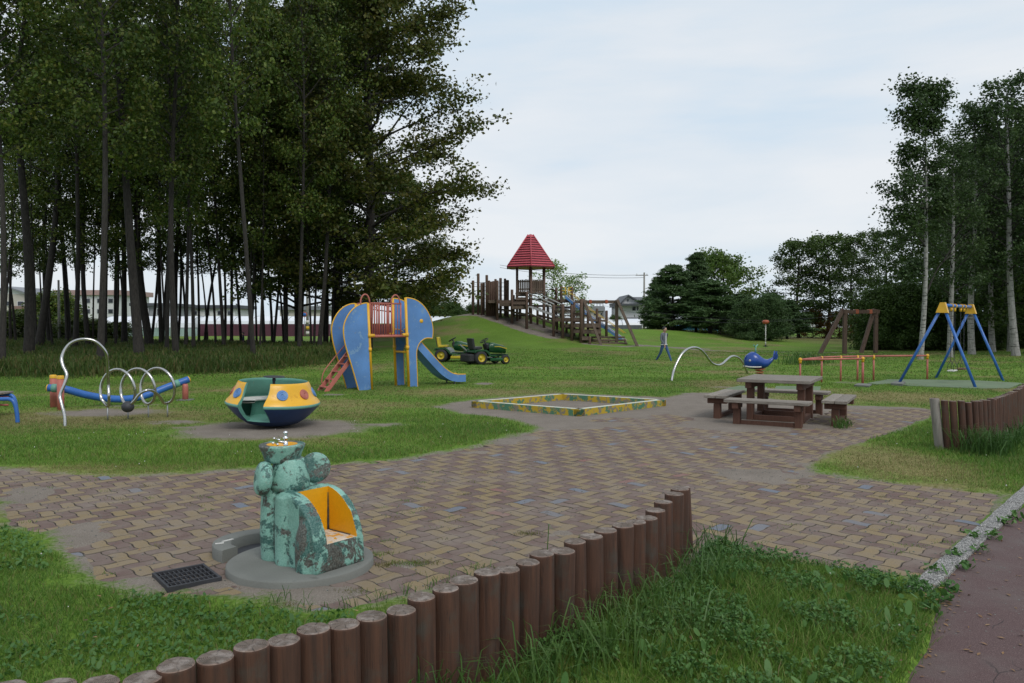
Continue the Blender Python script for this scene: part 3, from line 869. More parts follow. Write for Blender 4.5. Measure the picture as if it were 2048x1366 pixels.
# head with a wide basin on top
mb = MB(); hc = C0 + FL(-.185, -.06, 0)
mb.lathe([(.001, .53), (.10, .53), (.136, .542), (.141, .57), (.138, .61), (.128, .66), (.114, .705), (.104, .735), (.10, .75), (.001, .75)], 40, M=Matrix.Translation(hc))
hd = mb.build('head', MATS['worn_mint'], FT)
bc = hc + Vector((-.052, .01, 0))
mb = MB()
mb.lathe([(.001, .728), (.118, .728), (.124, .75), (.136, .79), (.157, .835), (.157, .846), (.152, .850), (.118, .850)], 44, M=Matrix.Translation(bc), mi=0)
mb.lathe([(.118, .850), (.106, .848), (.100, .82), (.08, .785), (.001, .78)], 44, M=Matrix.Translation(bc), mis=[0, 1, 1, 0])
mb.build('basin', [MATS['worn_mint_heavy'], MATS['seat_yellow']], FT)
def ear(c, nrm, r, t, name='ear', mt='worn_mint'):
    nrm = Vector(nrm).normalized(); q = Vector((0, 0, 1)).rotation_difference(nrm).to_matrix().to_4x4()
    M = Matrix.Translation(c) @ q
    prof = [(.001, t * .42), (r * .55, t * .46), (r * .8, t * .42), (r * .93, t * .3), (r, t * .08), (r, -t * .1), (r * .93, -t * .32), (r * .8, -t * .44), (r * .5, -t * .48), (.001, -t * .48)]
    m2 = MB(); m2.lathe(prof[::-1], 36, M=M); return m2.build(name, MATS[mt], FT)
ear(hc + e_ * -.185 + s_ * -.04 + Vector((0, 0, .63)), (-.90, -.52, .16), .118, .095)
ear(hc + e_ * .215 + s_ * .01 + Vector((0, 0, .655)), (.34, -.92, .2), .108, .058, mt='worn_mint_heavy')
# taps
mb = MB(); tp = bc + Vector((.03, -.02, 0))
mb.lathe([(.001, .80), (.016, .80), (.016, .862), (.011, .866), (.011, .885), (.019, .888), (.019, .897), (.010, .90), (.010, .915), (.015, .922), (.015, .934), (.008, .942), (.001, .943)], 18, M=Matrix.Translation(tp))
mb.tube([tp + Vector((0, 0, .86)), tp + Vector((-.03, -.005, .866)), tp + Vector((-.052, -.01, .872))], .009, 10)
c = tp + Vector((-.056, -.012, .874))
mb.tube([c + Vector((0, .018, 0)), c + Vector((0, -.022, 0))], .017, 14)
for k in range(4):
    a = k * PI / 2 + .5; mb.ball(c + Vector((math.cos(a) * .024, -.028, math.sin(a) * .024)), .009, 8)
mb.build('tap', MATS['chrome'], FT)
# small peeled patches on the kerb, loose litter
mb = MB()
for (dx, dy, L, a) in ((-.235, -.02, .09, .9), (-.265, -.10, .06, .4)):
    mb.box(rc + Vector((dx, dy, .0890)), (L, .022, .003), Matrix.Rotation(a, 3, 'Z'), 0, .001)
mb.build('paint_fleck', MATS['white_paint'], FT)

# drain grate
gp = [G(302, 1159), G(402, 1137), G(444, 1165), G(344, 1182)]
gc = sum(gp, Vector()) / 4; gu = ((gp[1] - gp[0]) + (gp[2] - gp[3])).normalized(); gv = Vector((-gu.y, gu.x, 0))
gL = ((gp[1] - gp[0]).length + (gp[2] - gp[3]).length) / 2; gW = ((gp[3] - gp[0]).length + (gp[2] - gp[1]).length) / 2
DG = thing('drain_grate', 'dark iron drain grate set in the dirt left of the fountain', 'drain grate', (gc.x, gc.y, .012))
gx_ = gu; mb = MB(); Rg = Matrix((gu, gv, Vector((0, 0, 1)))).transposed()
for sg in (-1, 1):
    mb.box(gv * sg * gW / 2, (gL + .02, .016, .05), Rg, 0, .002); mb.box(gu * sg * gL / 2, (.016, gW - .01, .05), Rg, 0, .002)
mb.build('frame', MATS['dark_iron'], DG)
mb = MB()
for i in range(1, 11): mb.box(gu * (i / 11 - .5) * gL + Vector((0, 0, -.004)), (.007, gW - .02, .04), Rg)
for j in (1, 2, 3): mb.box(gv * (j / 4 - .5) * gW + Vector((0, 0, -.002)), (gL - .02, .010, .042), Rg)
mb.build('bar', MATS['dark_iron'], DG)
mb = MB(); mb.box((0, 0, -.045), (gL, gW, .01), Rg); mb.build('sump', MATS['black_rubber'], DG)

# ------------------------------------------------------------------ spinning saucer
SP = thing('spinning_saucer', 'yellow, mint and navy saucer roundabout with round portholes and an open doorway', 'roundabout', (G(545, 850).x, G(545, 850).y, .0))
sp_in = bpy.data.objects
TILT = Matrix.Rotation(rad(2.6), 4, 'Y') @ Matrix.Rotation(rad(1.0), 4, 'X')
SP.rotation_euler = TILT.to_euler()
out_p = [(.30, .02), (.42, .055), (.52, .12), (.62, .21), (.70, .295), (.745, .355)]
band = [(.745, .355), (.758, .372), (.758, .385), (.750, .402)]
yel = [(.750, .402), (.735, .43), (.69, .475), (.648, .53), (.622, .59), (.600, .65), (.580, .70), (.565, .725), (.545, .737)]
inn = [(.545, .737), (.528, .730), (.535, .69), (.565, .60), (.60, .53), (.66, .44), (.68, .39), (.64, .32), (.56, .22), (.46, .14)]
A0 = rad(-73 - 4); A1 = rad(287 - 49)       # shell runs the long way round, leaving the doorway
# doorway edges curve: narrower at the waist (angle offset by height)
def shell(prof, mi, mb):
    n = 84; k = len(prof); V = []
    for i in range(n + 1):
        for (r, z) in prof:
            wv = .10 * math.exp(-((z - .40) / .16) ** 2)      # edge bulges toward the door at the waist
            t = i / n
            a0 = A0 - wv * 1.3; a1 = A1 + wv * .6 
            a0 -= .10 * max(0, (z - .45)) ; 
            a = a0 + (a1 - a0) * t
            V.append((r * math.cos(a), r * math.sin(a), z))
    mb.add(V, [(i * k + j, (i + 1) * k + j, (i + 1) * k + j + 1, i * k + j + 1) for i in range(n) for j in range(k - 1)], mi, True)
    return V, n, k
mb = MB(); shell(out_p[2:], 0, mb); mb.lathe(out_p[:3], 84, mi=0); mb.build('hull', MATS['deep_blue'], SP)
mb = MB(); shell(band, 0, mb); mb.build('band', MATS['mint_paint'], SP)
mb = MB(); shell(yel, 0, mb); mb.build('upper_shell', MATS['saucer_yellow'], SP)
mb = MB(); V, n_, k_ = shell(inn, 0, mb)
# door jambs closing outer to inner profile
full = out_p[2:] + band[1:] + yel[1:]
tmp = MB(); Vf, n2_, kf = shell(full, 0, tmp)
inr = inn[::-1]
tmp2 = MB(); Vi, n3_, ki = shell(inn, 0, tmp2)
for end in (0, 1):
    of = Vf[:kf] if end == 0 else Vf[n2_ * kf:]
    oi_ = Vi[:ki] if end == 0 else Vi[n3_ * ki:]
    ring = list(of) + list(oi_)[1:]
    mb.add(ring, [list(range(len(ring)))[::(1 if end else -1)]], 0)
mb.lathe([(.46, .14), (.001, .135)], 60, mi=0)
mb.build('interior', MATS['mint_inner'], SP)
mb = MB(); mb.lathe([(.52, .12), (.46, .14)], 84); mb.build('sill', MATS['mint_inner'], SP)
mb = MB()
sa0, sa1 = rad(-73 + 14), rad(287 - 78)
mb.lathe([(.60, .415), (.30, .415), (.292, .405), (.292, .385), (.30, .377), (.60, .375)], 60, sa0, sa1)
mb.build('bench', MATS['white_paint'], SP)
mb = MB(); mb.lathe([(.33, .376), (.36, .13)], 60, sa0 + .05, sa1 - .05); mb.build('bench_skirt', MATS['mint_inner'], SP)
mb = MB(); mb.lathe([(.001, .80), (.03, .80), (.034, .79), (.022, .77), (.03, .765), (.028, .74), (.022, .72), (.022, .13)], 20); mb.build('steering_column', MATS['dark_iron'], SP)
mb = MB(); mb.lathe([(.001, .815), (.05, .818), (.16, .812), (.175, .806), (.175, .798), (.15, .795), (.001, .795)], 36); mb.build('steering_wheel', MATS['dark_iron'], SP)
for k in range(10):
    a = rad(-73 + 12 + 36 * k)
    if k == 9: continue                       # the doorway takes this place
    nd = Vector((math.cos(a) * .86, math.sin(a) * .86, .50)).normalized()
    c = Vector((math.cos(a) * .640, math.sin(a) * .640, .566))
    M = Matrix.Translation(c) @ Vector((0, 0, 1)).rotation_difference(nd).to_matrix().to_4x4()
    r = .088; m2 = MB()
    m2.lathe([(r, -.02), (r, .008), (r * .93, .014), (r * .84, .006), (r * .74, .006), (r * .68, .014), (r * .58, .014), (r * .52, .006), (r * .42, .006), (r * .36, .014), (r * .26, .014), (r * .2, .0), (.001, .0)][::-1], 32, M=M)
    ob = m2.build('porthole', MATS['blue_panel' if k % 2 == 0 else 'pink_paint'], SP)
    ob['label'] = 'round blue porthole' if k % 2 == 0 else 'round dull red porthole'

# ------------------------------------------------------------------ steel coil climber
CO = thing('coil_climber', 'bent stainless steel climbing tube with one tall arch and three low coils', 'climbing frame', (0, 0, 0))
mb = MB()
bp = [(605,1000),(603,905),(572,775),(560,700),(600,600),(622,510),(588,430),(574,360),(600,285),(650,222),(720,187),(800,178),(880,195),(945,245),(990,312),(1003,400),(1004,500),(1010,610)]
pts = []
for i, (x, y) in enumerate(bp):
    t = i / (len(bp) - 1); pts.append(AT(x / 4.655, y / 4.655 + 640, 12.75 + .75 * t))
pts[0].z = -.1
# coil: bottoms above each stanchion
st = [(1003, 945, 13.5), (1193, 933, 13.68), (1382, 915, 13.88), (1560, 905, 14.05)]
SPt = [Vector(AT(x / 4.655, y / 4.655 + 640, Y)) for x, y, Y in st]
for p in SPt: p.z = 0
axis = (SPt[-1] - SPt[0]).normalized(); perp = Vector((axis.y, -axis.x, 0))
perp = perp.normalized()
RZ = .315; RP = .30; ZC = .575
coil = []
N_ = 3 * 30
for i in range(4, N_ + 1):
    t = i / 30; ph = -PI / 2 - 2 * PI * t
    base = SPt[0] + (SPt[-1] - SPt[0]) * min(t / 3, 1)
    coil.append(base + perp * (math.cos(ph) * .24) + Vector((0, 0, ZC + math.sin(ph) * RZ)) + axis * (math.cos(ph) * .15))
p0 = SPt[0]
down = [AT(1014 / 4.655, 700 / 4.655 + 640, 13.45), AT(1014 / 4.655, 780 / 4.655 + 640, 13.48), Vector((p0.x, p0.y, ZC - RZ - .01))]
path_ = cat_rom(pts + down, 5) + coil[0:]
tail = [AT(1525 / 4.655, 772 / 4.655 + 640, 13.95), AT(1480 / 4.655, 705 / 4.655 + 640, 13.75), AT(1420 / 4.655, 660 / 4.655 + 640, 13.55), AT(1365 / 4.655, 655 / 4.655 + 640, 13.42), AT(1300 / 4.655, 690 / 4.655 + 640, 13.4), AT(1245 / 4.655, 760 / 4.655 + 640, 13.4), AT(1190 / 4.655, 808 / 4.655 + 640, 13.45)]
mb.tube(path_ + cat_rom([coil[-1]] + tail, 5)[1:], .0245, 12)
mb.build('tube', MATS['steel'], CO)
for p in SPt:
    m2 = MB(); m2.tube([(p.x, p.y, -.1), (p.x, p.y, ZC - RZ + .01)], .013, 8); m2.build('stanchion', MATS['galvanised'], CO)
m2 = MB(); m2.ball(tail[-1], .105, 20, sc=(1, 1, .92)); m2.build('ball', MATS['dark_iron'], CO)

# ------------------------------------------------------------------ curved blue balance beam
BB = thing('balance_beam', 'sagging blue pipe beam on pink posts behind the steel coils', 'balance beam', (0, 0, 0))
bl = [(452, 632, 15.3), (600, 643, 15.35), (800, 697, 15.6), (1000, 730, 15.9), (1180, 735, 16.2), (1350, 705, 16.5), (1550, 628, 16.8), (1755, 553, 17.1)]
bpnt = cat_rom([AT(x / 4.655, y / 4.655 + 640, Y) for x, y, Y in bl], 6)
mb = MB(); mb.tube(bpnt, .073, 16); mb.build('pipe', MATS['blue_pipe'], BB)
for a, b_ in ((2, 5), (len(bpnt) - 5, len(bpnt) - 3)):
    m2 = MB(); m2.tube(bpnt[a:b_], .083, 16); m2.build('sleeve', MATS['mint_paint'], BB)
for sgn, q in ((0, bpnt[0]), (1, bpnt[-1])):
    dd = (bpnt[0] - bpnt[1]).normalized() if sgn == 0 else (bpnt[-1] - bpnt[-2]).normalized()
    m2 = MB(); m2.tube([q - dd * .01, q + dd * .02, q + dd * .03], [.072, .068, .04], 16); m2.build('end_cap', MATS['yellow_paint'], BB)
for (x, yt, yb, Y) in ((499, 513, 825, 15.55), (566, 520, 842, 15.15)):
    q = AT(x / 4.655, yb / 4.655 + 640, Y); t_ = AT(x / 4.655, yt / 4.655 + 640, Y)
    po_ = MB(); po_.tube([(q.x, q.y, -.1), (q.x, q.y, t_.z - .05)], .063, 16); po_ = po_.build('post', MATS['pink_paint'], BB)
    m2 = MB(); m2.lathe([(.066, 0), (.066, .05), (.055, .066), (.001, .07)], 18, M=Matrix.Translation((q.x, q.y, t_.z - .06))); m2.build('cap', MATS['yellow_paint'], po_)
q = AT(1726 / 4.655, 757 / 4.655 + 640, 17.0); tz = bpnt[-3].z
m2 = MB(); m2.tube([(q.x, q.y, -.1), (q.x, q.y, tz - .11), (q.x, q.y, tz - .05)], [.063, .063, .05], 16); m2.build('post', MATS['pink_paint'], BB)
m2 = MB(); m2.box((q.x, q.y, .01), (.3, .3, .05), None, 0, .01); m2.build('footing', MATS['concrete'], BB)

# ------------------------------------------------------------------ half seen bench at the left edge
LB = thing('climbing_bench', 'low slatted grey bench with blue and pink bent pipes, cut by the left edge', 'bench', (0, 0, 0))
for Y in (13.3, 14.1):
    e0 = AT(17, 797, Y); m2 = MB()
    pts = [Vector((e0.x - 1.6, Y, .40)), Vector((e0.x - .2, Y, .40)), Vector((e0.x + .02, Y, .395)), Vector((e0.x + .10, Y, .33)), Vector((e0.x + .14, Y, .15)), Vector((e0.x + .15, Y, -.08))]
    m2.tube(cat_rom(pts, 6), .033, 12); m2.build('leg', MATS['blue_pipe'], LB)
for dz in (.36, .22):
    for Y in (13.34, 14.06):
        m2 = MB(); m2.tube([(e0.x - 1.9, Y, dz), (e0.x + .02, Y, dz)], .018, 8); m2.build('rail', MATS['pink_paint'], LB)
for i in range(6):
    m2 = MB(); m2.box((e0.x - .95, 13.3 + .16 * i, .445), (2.0, .14, .035), None, 0, .004); m2.build('slat', MATS['grey_wood'], LB)

# ------------------------------------------------------------------ elephant slide
ES = thing('elephant_slide', 'blue elephant shaped slide edged in yellow, with pink ladder and platform', 'slide', (0, 0, 0))
E0 = G(718, 781.5); E1 = G(834.7, 774.7); ea = (E1 - E0).normalized(); ew = Vector((-ea.y, ea.x, 0)); WID = .68
def EP(cx, cy): return PV(cx / 5.69 + 630, cy / 5.69 + 570, (E0.x, E0.y), (ea.x, ea.y))
rear = [EP(x, y) for x, y in [(600,205),(540,213),(470,243),(400,308),(348,398),(326,480),(326,560),(343,670),(378,795),(430,965),(500,1212),(640,1205),(622,780),(612,600)]]
head = [EP(x, y) for x, y in [(1030,145),(1075,150),(1125,162),(1180,190),(1235,238),(1280,300),(1315,375),(1335,450),(1342,530),(1335,607),(1270,604),(1225,625),(1190,660),(1165,715),(1155,780),(1160,950),(1168,1172),(1075,1172),(1060,800),(1045,560)]]
def smooth_outline(P, idx0, idx1, k=5):
    Q = cat_rom([(a, z, 0) for a, z in P[idx0:idx1 + 1]], k)
    return P[:idx0] + [(q.x, q.y) for q in Q] + P[idx1 + 1:]
rear = smooth_outline(rear, 0, 10); 
hd1 = smooth_outline(head, 9, 16, 4); hd1 = smooth_outline(hd1, 0, 9, 4)
for side in (0, 1):
    P0 = Vector((E0.x, E0.y, 0)) + ew * (WID * side)
    for nm, P in (('body_panel', rear), ('head_panel', hd1)):
        if side: P = [(a, z) for a, z in P]
        mb = MB(); mb.prism([(a, max(z, -.02)) for a, z in P], P0, ea, (0, 0, 1), ew, .022); po_ = mb.build(nm, MATS['blue_panel'], ES)
        m2 = MB(); loop = [P0 + ea * a + Vector((0, 0, max(z, -.03))) for a, z in P]
        m2.tube(loop, .017, 8, closed=True); m2.build('edge_trim', MATS['yellow_paint'], po_)
        if nm == 'head_panel':
            es, ez = EP(1208, 410)
            m2 = MB(); q = Vector((0, 0, 1)).rotation_difference(-ew).to_matrix().to_4x4()
            m2.lathe([(.001, .02), (.05, .02), (.055, .01), (.055, -.02), (.05, -.03), (.001, -.03)][::-1], 20, M=Matrix.Translation(P0 + ea * es + Vector((0, 0, ez))) @ q)
            m2.build('eye', MATS['yellow_paint'], po_)
    for cx0, cy0, cx1, cy1 in ((600, 205, 648, 1205), (1030, 143, 1070, 1172)):
        s0, z0 = EP(cx0, cy0); s1, z1 = EP(cx1, cy1)
        m2 = MB(); m2.tube([P0 + ea * s1 + Vector((0, 0, -.05)), P0 + ea * s0 + Vector((0, 0, z0))], .036, 12); pp_ = m2.build('post', MATS['yellow_paint'], ES)
        for zc in (1.37, 1.02) if cx0 == 600 else (1.38, 1.05):
            c = P0 + ea * (s0 + (s1 - s0) * (z0 - zc) / z0) + Vector((0, 0, zc)); m2 = MB()
            m2.tube([c + Vector((0, 0, -.05)), c + Vector((0, 0, .05))], .048, 12)
            if zc > 1.2: m2.tube([c - ea * (.0 if cx0 == 600 else .14), c + ea * (.14 if cx0 == 600 else .0)], .044, 12)
            m2.build('joint', MATS['yellow_paint'], pp_)
sr, _ = EP(625, 590); sh_, _ = EP(1050, 580); zp = EP(640, 585)[1]
for side in (0, 1):
    P0 = Vector((E0.x, E0.y, 0)) + ew * (WID * side)
    m2 = MB(); m2.tube([P0 + ea * sr + Vector((0, 0, zp)), P0 + ea * sh_ + Vector((0, 0, zp))], .034, 12); m2.build('platform_pipe', MATS['pink_paint'], ES)
    rl = MB(); ztop = EP(625, 207)[1]
    sa, sb = EP(625, 400)[0], EP(975, 400)[0]
    sm = EP(870, 400)[0]
    for a, b_, k in ((sa, sm, 9), (sm, sb, 3)):
        for i in range(k + 1):
            if i in (0, k): continue
            s = a + (b_ - a) * i / k
            rl.tube([P0 + ea * s + Vector((0, 0, zp)), P0 + ea * s + Vector((0, 0, ztop))], .011, 7)
    rl.tube([P0 + ea * sa + Vector((0, 0, ztop)), P0 + ea * (sb + .02) + Vector((0, 0, ztop))], .02, 8)
    for s in (sa, sm, sb): rl.tube([P0 + ea * s + Vector((0, 0, zp)), P0 + ea * s + Vector((0, 0, ztop))], .02, 8)
    for a, b_ in (((EP(517, 0)[0], EP(622, 0)[0]), (EP(865, 0)[0], EP(965, 0)[0])) if side == 0 else ()):
        zc = ztop; ptsh = [P0 + ea * ((a + b_) / 2 - (b_ - a) / 2 * math.cos(t * PI / 10)) + Vector((0, 0, zc + .22 * math.sin(t * PI / 10) + (.0))) for t in range(11)]
        if a < 0.3: ptsh = [P0 + ea * a + Vector((0, 0, zc - .05))] + ptsh
        rl.tube(ptsh, .02, 8)
    rl.build('railing', MATS['pink_paint'], ES)
mb = MB()
c = Vector((E0.x, E0.y, 0)) + ew * WID / 2 + ea * (sr + sh_) / 2 + Vector((0, 0, zp + .01))
Re = Matrix((ea, ew, Vector((0, 0, 1)))).transposed()
mb.box(c, (sh_ - sr, WID - .06, .05), Re, 0, .005); mb.build('platform', MATS['pink_paint'], ES)
m2 = MB()
for side in (0, 1):
    P0 = Vector((E0.x, E0.y, 0)) + ew * (WID * side)
    pass
pA = Vector((E0.x, E0.y, 0)) + ea * EP(1060, 750)[0]
m2.tube([pA + Vector((0, 0, .93)), pA + ew * WID + Vector((0, 0, .93))], .03, 10); m2.build('cross_pipe', MATS['yellow_paint'], ES)
# ladder
lt = Vector((E0.x, E0.y, 0)) + ea * (sr + .0) + ew * WID / 2 + Vector((0, 0, zp - .02)); lb = lt - ea * 1.16; lb.z = 0
ld = Vector((lb.x - lt.x, lb.y - lt.y, 0)).normalized(); lw = Vector((-ld.y, ld.x, 0)) * .21
for sg in (-1, 1):
    m2 = MB(); m2.beam(lt + lw * sg, Vector((lb.x, lb.y, -.04)) + lw * sg, .035, .10); m2.build('stringer', MATS['pink_paint'], ES)
    m2 = MB()
    hA = lt + lw * sg * 1.0; up = Vector((0, 0, 1)); D_ = (Vector((lb.x, lb.y, 0)) - lt)
    ptsh = [hA + D_ * .12 + up * .05, hA + D_ * .12 + up * .24, hA + D_ * .3 + up * .27, hA + D_ * .72 + up * .30, hA + D_ * .86 + up * .27, hA + D_ * .90 + up * .16, hA + D_ * .90 + up * .05]
    if sg == 1 or True: m2.tube(cat_rom(ptsh, 4), .014, 8)
    m2.build('handrail', MATS['pink_paint'], ES)
for i in range(7):
    t = (i + .6) / 7.2; c = lt + (Vector((lb.x, lb.y, 0)) - lt) * t
    Rl = Matrix((lw.normalized(), ld, Vector((0, 0, 1)))).transposed()
    m2 = MB(); m2.box(c, (.40, .13, .028), Rl, 0, .004); m2.build('step', MATS['pink_paint'], ES)
# chute
cc0 = Vector((E0.x, E0.y, 0)) + ew * WID / 2; s_end = 3.05
sl = [(sh_ - .05, zp + .0), (sh_ + .08, zp - .03), (sh_ + .3, zp - .22), (sh_ + .6, zp - .50), (sh_ + .9, zp - .78), (sh_ + 1.15, zp - .99), (sh_ + 1.4, zp - 1.13), (sh_ + 1.62, zp - 1.18), (sh_ + 1.9, zp - 1.19)]
sl = [(a, z * 1.0) for a, z in sl]
zmin = sl[-1][1]; off_ = .10 - zmin
sl = [(a, z + off_ * (zp - z) / (zp - zmin)) for a, z in sl]
scv = cat_rom([(a, z, 0) for a, z in sl], 4)
V = []; hw = .22; n = len(scv)
secs = [(-hw - .02, .17), (-hw, .17), (-hw, .0), (hw, .0), (hw, .17), (hw + .02, .17), (hw + .02, -.03), (-hw - .02, -.03)]
for i, p in enumerate(scv):
    t = (scv[min(i + 1, n - 1)] - scv[max(i - 1, 0)]).normalized(); nn_ = Vector((-t.y, t.x, 0))
    for e, u in secs: V.append(cc0 + ea * (p.x + nn_.x * u) + ew * e + Vector((0, 0, p.y + nn_.y * u)))
k = len(secs); fs = [(i * k + j, i * k + (j + 1) % k, (i + 1) * k + (j + 1) % k, (i + 1) * k + j) for i in range(n - 1) for j in range(k)]
fs += [tuple(range(k))[::-1], tuple((n - 1) * k + j for j in range(k))]
mb = MB(); mb.add(V, fs, 0); ch = mb.build('chute', MATS['blue_panel'], ES)
for sg in (-1, 1):
    ptsr = []
    for i, p in enumerate(scv):
        t = (scv[min(i + 1, n - 1)] - scv[max(i - 1, 0)]).normalized(); nn_ = Vector((-t.y, t.x, 0))
        ptsr.append(cc0 + ea * (p.x + nn_.x * .175) + ew * sg * (hw + .01) + Vector((0, 0, p.y + nn_.y * .175)))
    m2 = MB(); m2.tube(ptsr, .015, 8); m2.build('rim', MATS['yellow_paint'], ch)
e_end = cc0 + ea * (scv[-6].x)
m2 = MB()
for sg in (-1, 1): m2.tube([e_end + ew * sg * .2 + Vector((0, 0, scv[-6].y - .02)), e_end + ew * sg * .2 + Vector((0, 0, -.05))], .02, 8)
m2.build('foot', MATS['dark_iron'], ES)

# ------------------------------------------------------------------ sandbox rim
SBp = [G(943, 802, .14), G(1160, 818.5, .14), G(1332, 799, .14), G(1123, 787, .14)]
SB = thing('sandbox', 'low square sandbox rim in flaking yellow and green paint with a white top', 'sandbox', (0, 0, 0))
m, nt, b, o = nodes('sandbox_paint')
co = coord(nt)
nA_ = noise(nt, co, 5, 8, .7); nB_ = noise(nt, co, 8, 8, .7)
col = mix(nt, ramp(nt, nA_, [(.50, 0), (.53, 1)]), (.42, .29, .02), (.06, .17, .10))
col = mix(nt, ramp(nt, nB_, [(.54, 0), (.57, 1)]), col, (.19, .17, .13))
g = N(nt, 'ShaderNodeNewGeometry'); sp3 = N(nt, 'ShaderNodeSeparateXYZ'); nt.links.new(g.outputs['Normal'], sp3.inputs[0])
top = mix(nt, ramp(nt, nB_, [(.54, 0), (.60, .5)]), (.52, .53, .44), (.24, .28, .20))
col = mix(nt, ramp(nt, sp3.outputs[2], [(.4, 0), (.6, 1)]), col, top)
shade(nt, b, col); b.inputs['Roughness'].default_value = .85; bump(nt, b, nA_, .4, .01)
for i in range(4):
    a = SBp[i]; b2 = SBp[(i + 1) % 4]; c3 = SBp[i - 1]; c4_ = SBp[(i + 2) % 4]
    cen = sum(SBp, Vector()) / 4; wd = .125
    d = (b2 - a).normalized(); dp = (a - c3).normalized(); dn = (c4_ - b2).normalized()
    nr = Vector((-d.y, d.x, 0)); nr = nr if nr.dot(cen - a) > 0 else -nr
    def inset(P, dd):
        k = wd / abs(dd.dot(nr)); dd = dd if dd.dot(nr) > 0 else -dd; return P + dd * k
    ai = inset(a, dp); bi = inset(b2, dn)
    q = [a, b2, bi, ai]; ch = .012
    mb = MB(); cq = sum(q, Vector()) / 4
    lo = [Vector((p.x, p.y, -.1)) for p in q]; md_ = [Vector((p.x, p.y, .128)) for p in q]; tp_ = [Vector((p.x, p.y, .14)) + (cq - p).normalized() * ch * 1.2 for p in q]
    fs = []
    for L0, L1 in ((0, 4), (4, 8)):
        for j in range(4): fs.append((L0 + j, L0 + (j + 1) % 4, L1 + (j + 1) % 4, L1 + j))
    fs.append((8, 9, 10, 11)); mb.add(lo + md_ + tp_, fs, 0)
    mb.build('rim_beam', MATS['sandbox_paint'], SB)

# ------------------------------------------------------------------ picnic table with four benches
PT = thing('picnic_table', 'heavy brown timber picnic table ringed by four joined benches with weathered grey tops', 'picnic table', (4.73, 13.8, 0), -math.atan2(.49, .87))
def part(name, mt, parent, *boxes):
    mb = MB()
    for bx in boxes:
        c, s = bx[0], bx[1]; mb.box(c, s, None, 0, .006)
    return mb.build(name, MATS[mt], parent)
hx, hy = .60, .70
for i in range(6):
    w_ = 2 * hy / 6; part('top_board', 'grey_wood', PT, ((0, -hy + w_ * (i + .5), .705), (2 * hx, w_ - .008, .055)))
for sx in (-.42, .42):
    part('top_bearer', 'brown_wood', PT, ((sx, 0, .625), (.10, 1.26, .105)))
    for sy in (-.42, .42): part('leg', 'brown_wood', PT, ((sx, sy, .27), (.115, .115, .61)))
for sy in (-.42, .42): part('ground_beam', 'brown_wood', PT, ((0, sy, .055), (.72, .08, .09)))
for sx in (-.42, .42): part('ground_beam', 'brown_wood', PT, ((sx, 0, .045), (.075, .72, .09)))
def bench(cx, cy, along_x, L):
    Rz = 0 if along_x else PI / 2
    b_ = bpy.data.objects.new('bench', None); COL.objects.link(b_); b_.parent = PT; b_.location = (cx, cy, 0); b_.rotation_euler = (0, 0, Rz)
    part('seat', 'grey_wood', b_, ((0, -.10, .400), (L, .19, .05)), ((0, .10, .401), (L, .19, .05)))
    for sx in (-1, 1):
        part('bearer', 'brown_wood', b_, ((sx * (L / 2 - .18), 0, .325), (.10, .34, .10)))
        part('leg', 'brown_wood', b_, ((sx * (L / 2 - .18), 0, .12), (.115, .115, .31)))
    part('ground_beam', 'brown_wood', b_, ((0, 0, .035), (L - .48, .07, .075)))
bench(0, -1.10, True, 1.34); bench(0, 1.10, True, 1.34); bench(-.97, 0, False, 1.40); bench(.97, 0, False, 1.40)

# ------------------------------------------------------------------ wavy steel bar and whale rider
WB = thing('steel_wave_bar', 'bent steel tube rising and falling like a wave left of the blue whale rider', 'climbing frame', (0, 0, 0))
wp = [(370,1205),(385,1140),(403,1070),(440,980),(495,885),(560,825),(630,802),(700,815),(760,865),(810,935),(860,990),(925,1012),(980,995),(1030,950),(1080,912),(1130,907),(1180,932),(1222,985),(1252,1050),(1278,1110)]
pts = []
for i, (x, y) in enumerate(wp):
    t = i / (len(wp) - 1); pts.append(AT(x / 5.94 + 1280, y / 5.94 + 560, 22.6 + 2.9 * t))
pts[0].z = -.05; pts.append(pts[-1] + Vector((.05, .1, -.15)))
mb = MB(); mb.tube(cat_rom(pts, 5), .036, 14); mb.build('tube', MATS['steel'], WB)
mb = MB()
q = pts[-2]; mb.tube([q + Vector((0, 0, .02)), Vector((q.x, q.y, -.1))], .03, 8); mb.build('stanchion', MATS['galvanised'], WB)
wc = AT(1519, 741, 23.2)
WH = thing('whale_spring_rider', 'blue whale spring rider with white mouth line and spout handle behind the picnic table', 'spring rider', (wc.x, wc.y, 0))
# outline in local x (left = head), z ; circular-ish sections
secs = [(-.455, .555, .03, .04), (-.44, .56, .10, .12), (-.40, .57, .15, .18), (-.33, .585, .19, .225), (-.24, .60, .215, .255), (-.14, .595, .22, .25), (-.04, .56, .215, .215), (.06, .52, .20, .17), (.14, .505, .175, .14), (.22, .515, .14, .115), (.30, .56, .10, .09), (.37, .62, .065, .065), (.42, .67, .045, .05)]
mb = MB(); n = 24; V = []
zb = .26
for (x, zc, ry, rz) in secs:
    for j in range(n):
        a = 2 * PI * j / n; z = zc + rz * math.sin(a)
        V.append((x, ry * math.cos(a), max(z, .345 + .0 * x) if x < .2 else z))
k = len(secs)
fs = [(i * n + j, i * n + (j + 1) % n, (i + 1) * n + (j + 1) % n, (i + 1) * n + j) for i in range(k - 1) for j in range(n)]
fs += [tuple(range(n))[::-1], tuple((k - 1) * n + j for j in range(n))]
mb.add([(x, y, z - .02) for x, y, z in V], [f[::-1] for f in fs], 0, True); mb.build('body', MATS['whale_blue'], WH)
mb = MB()
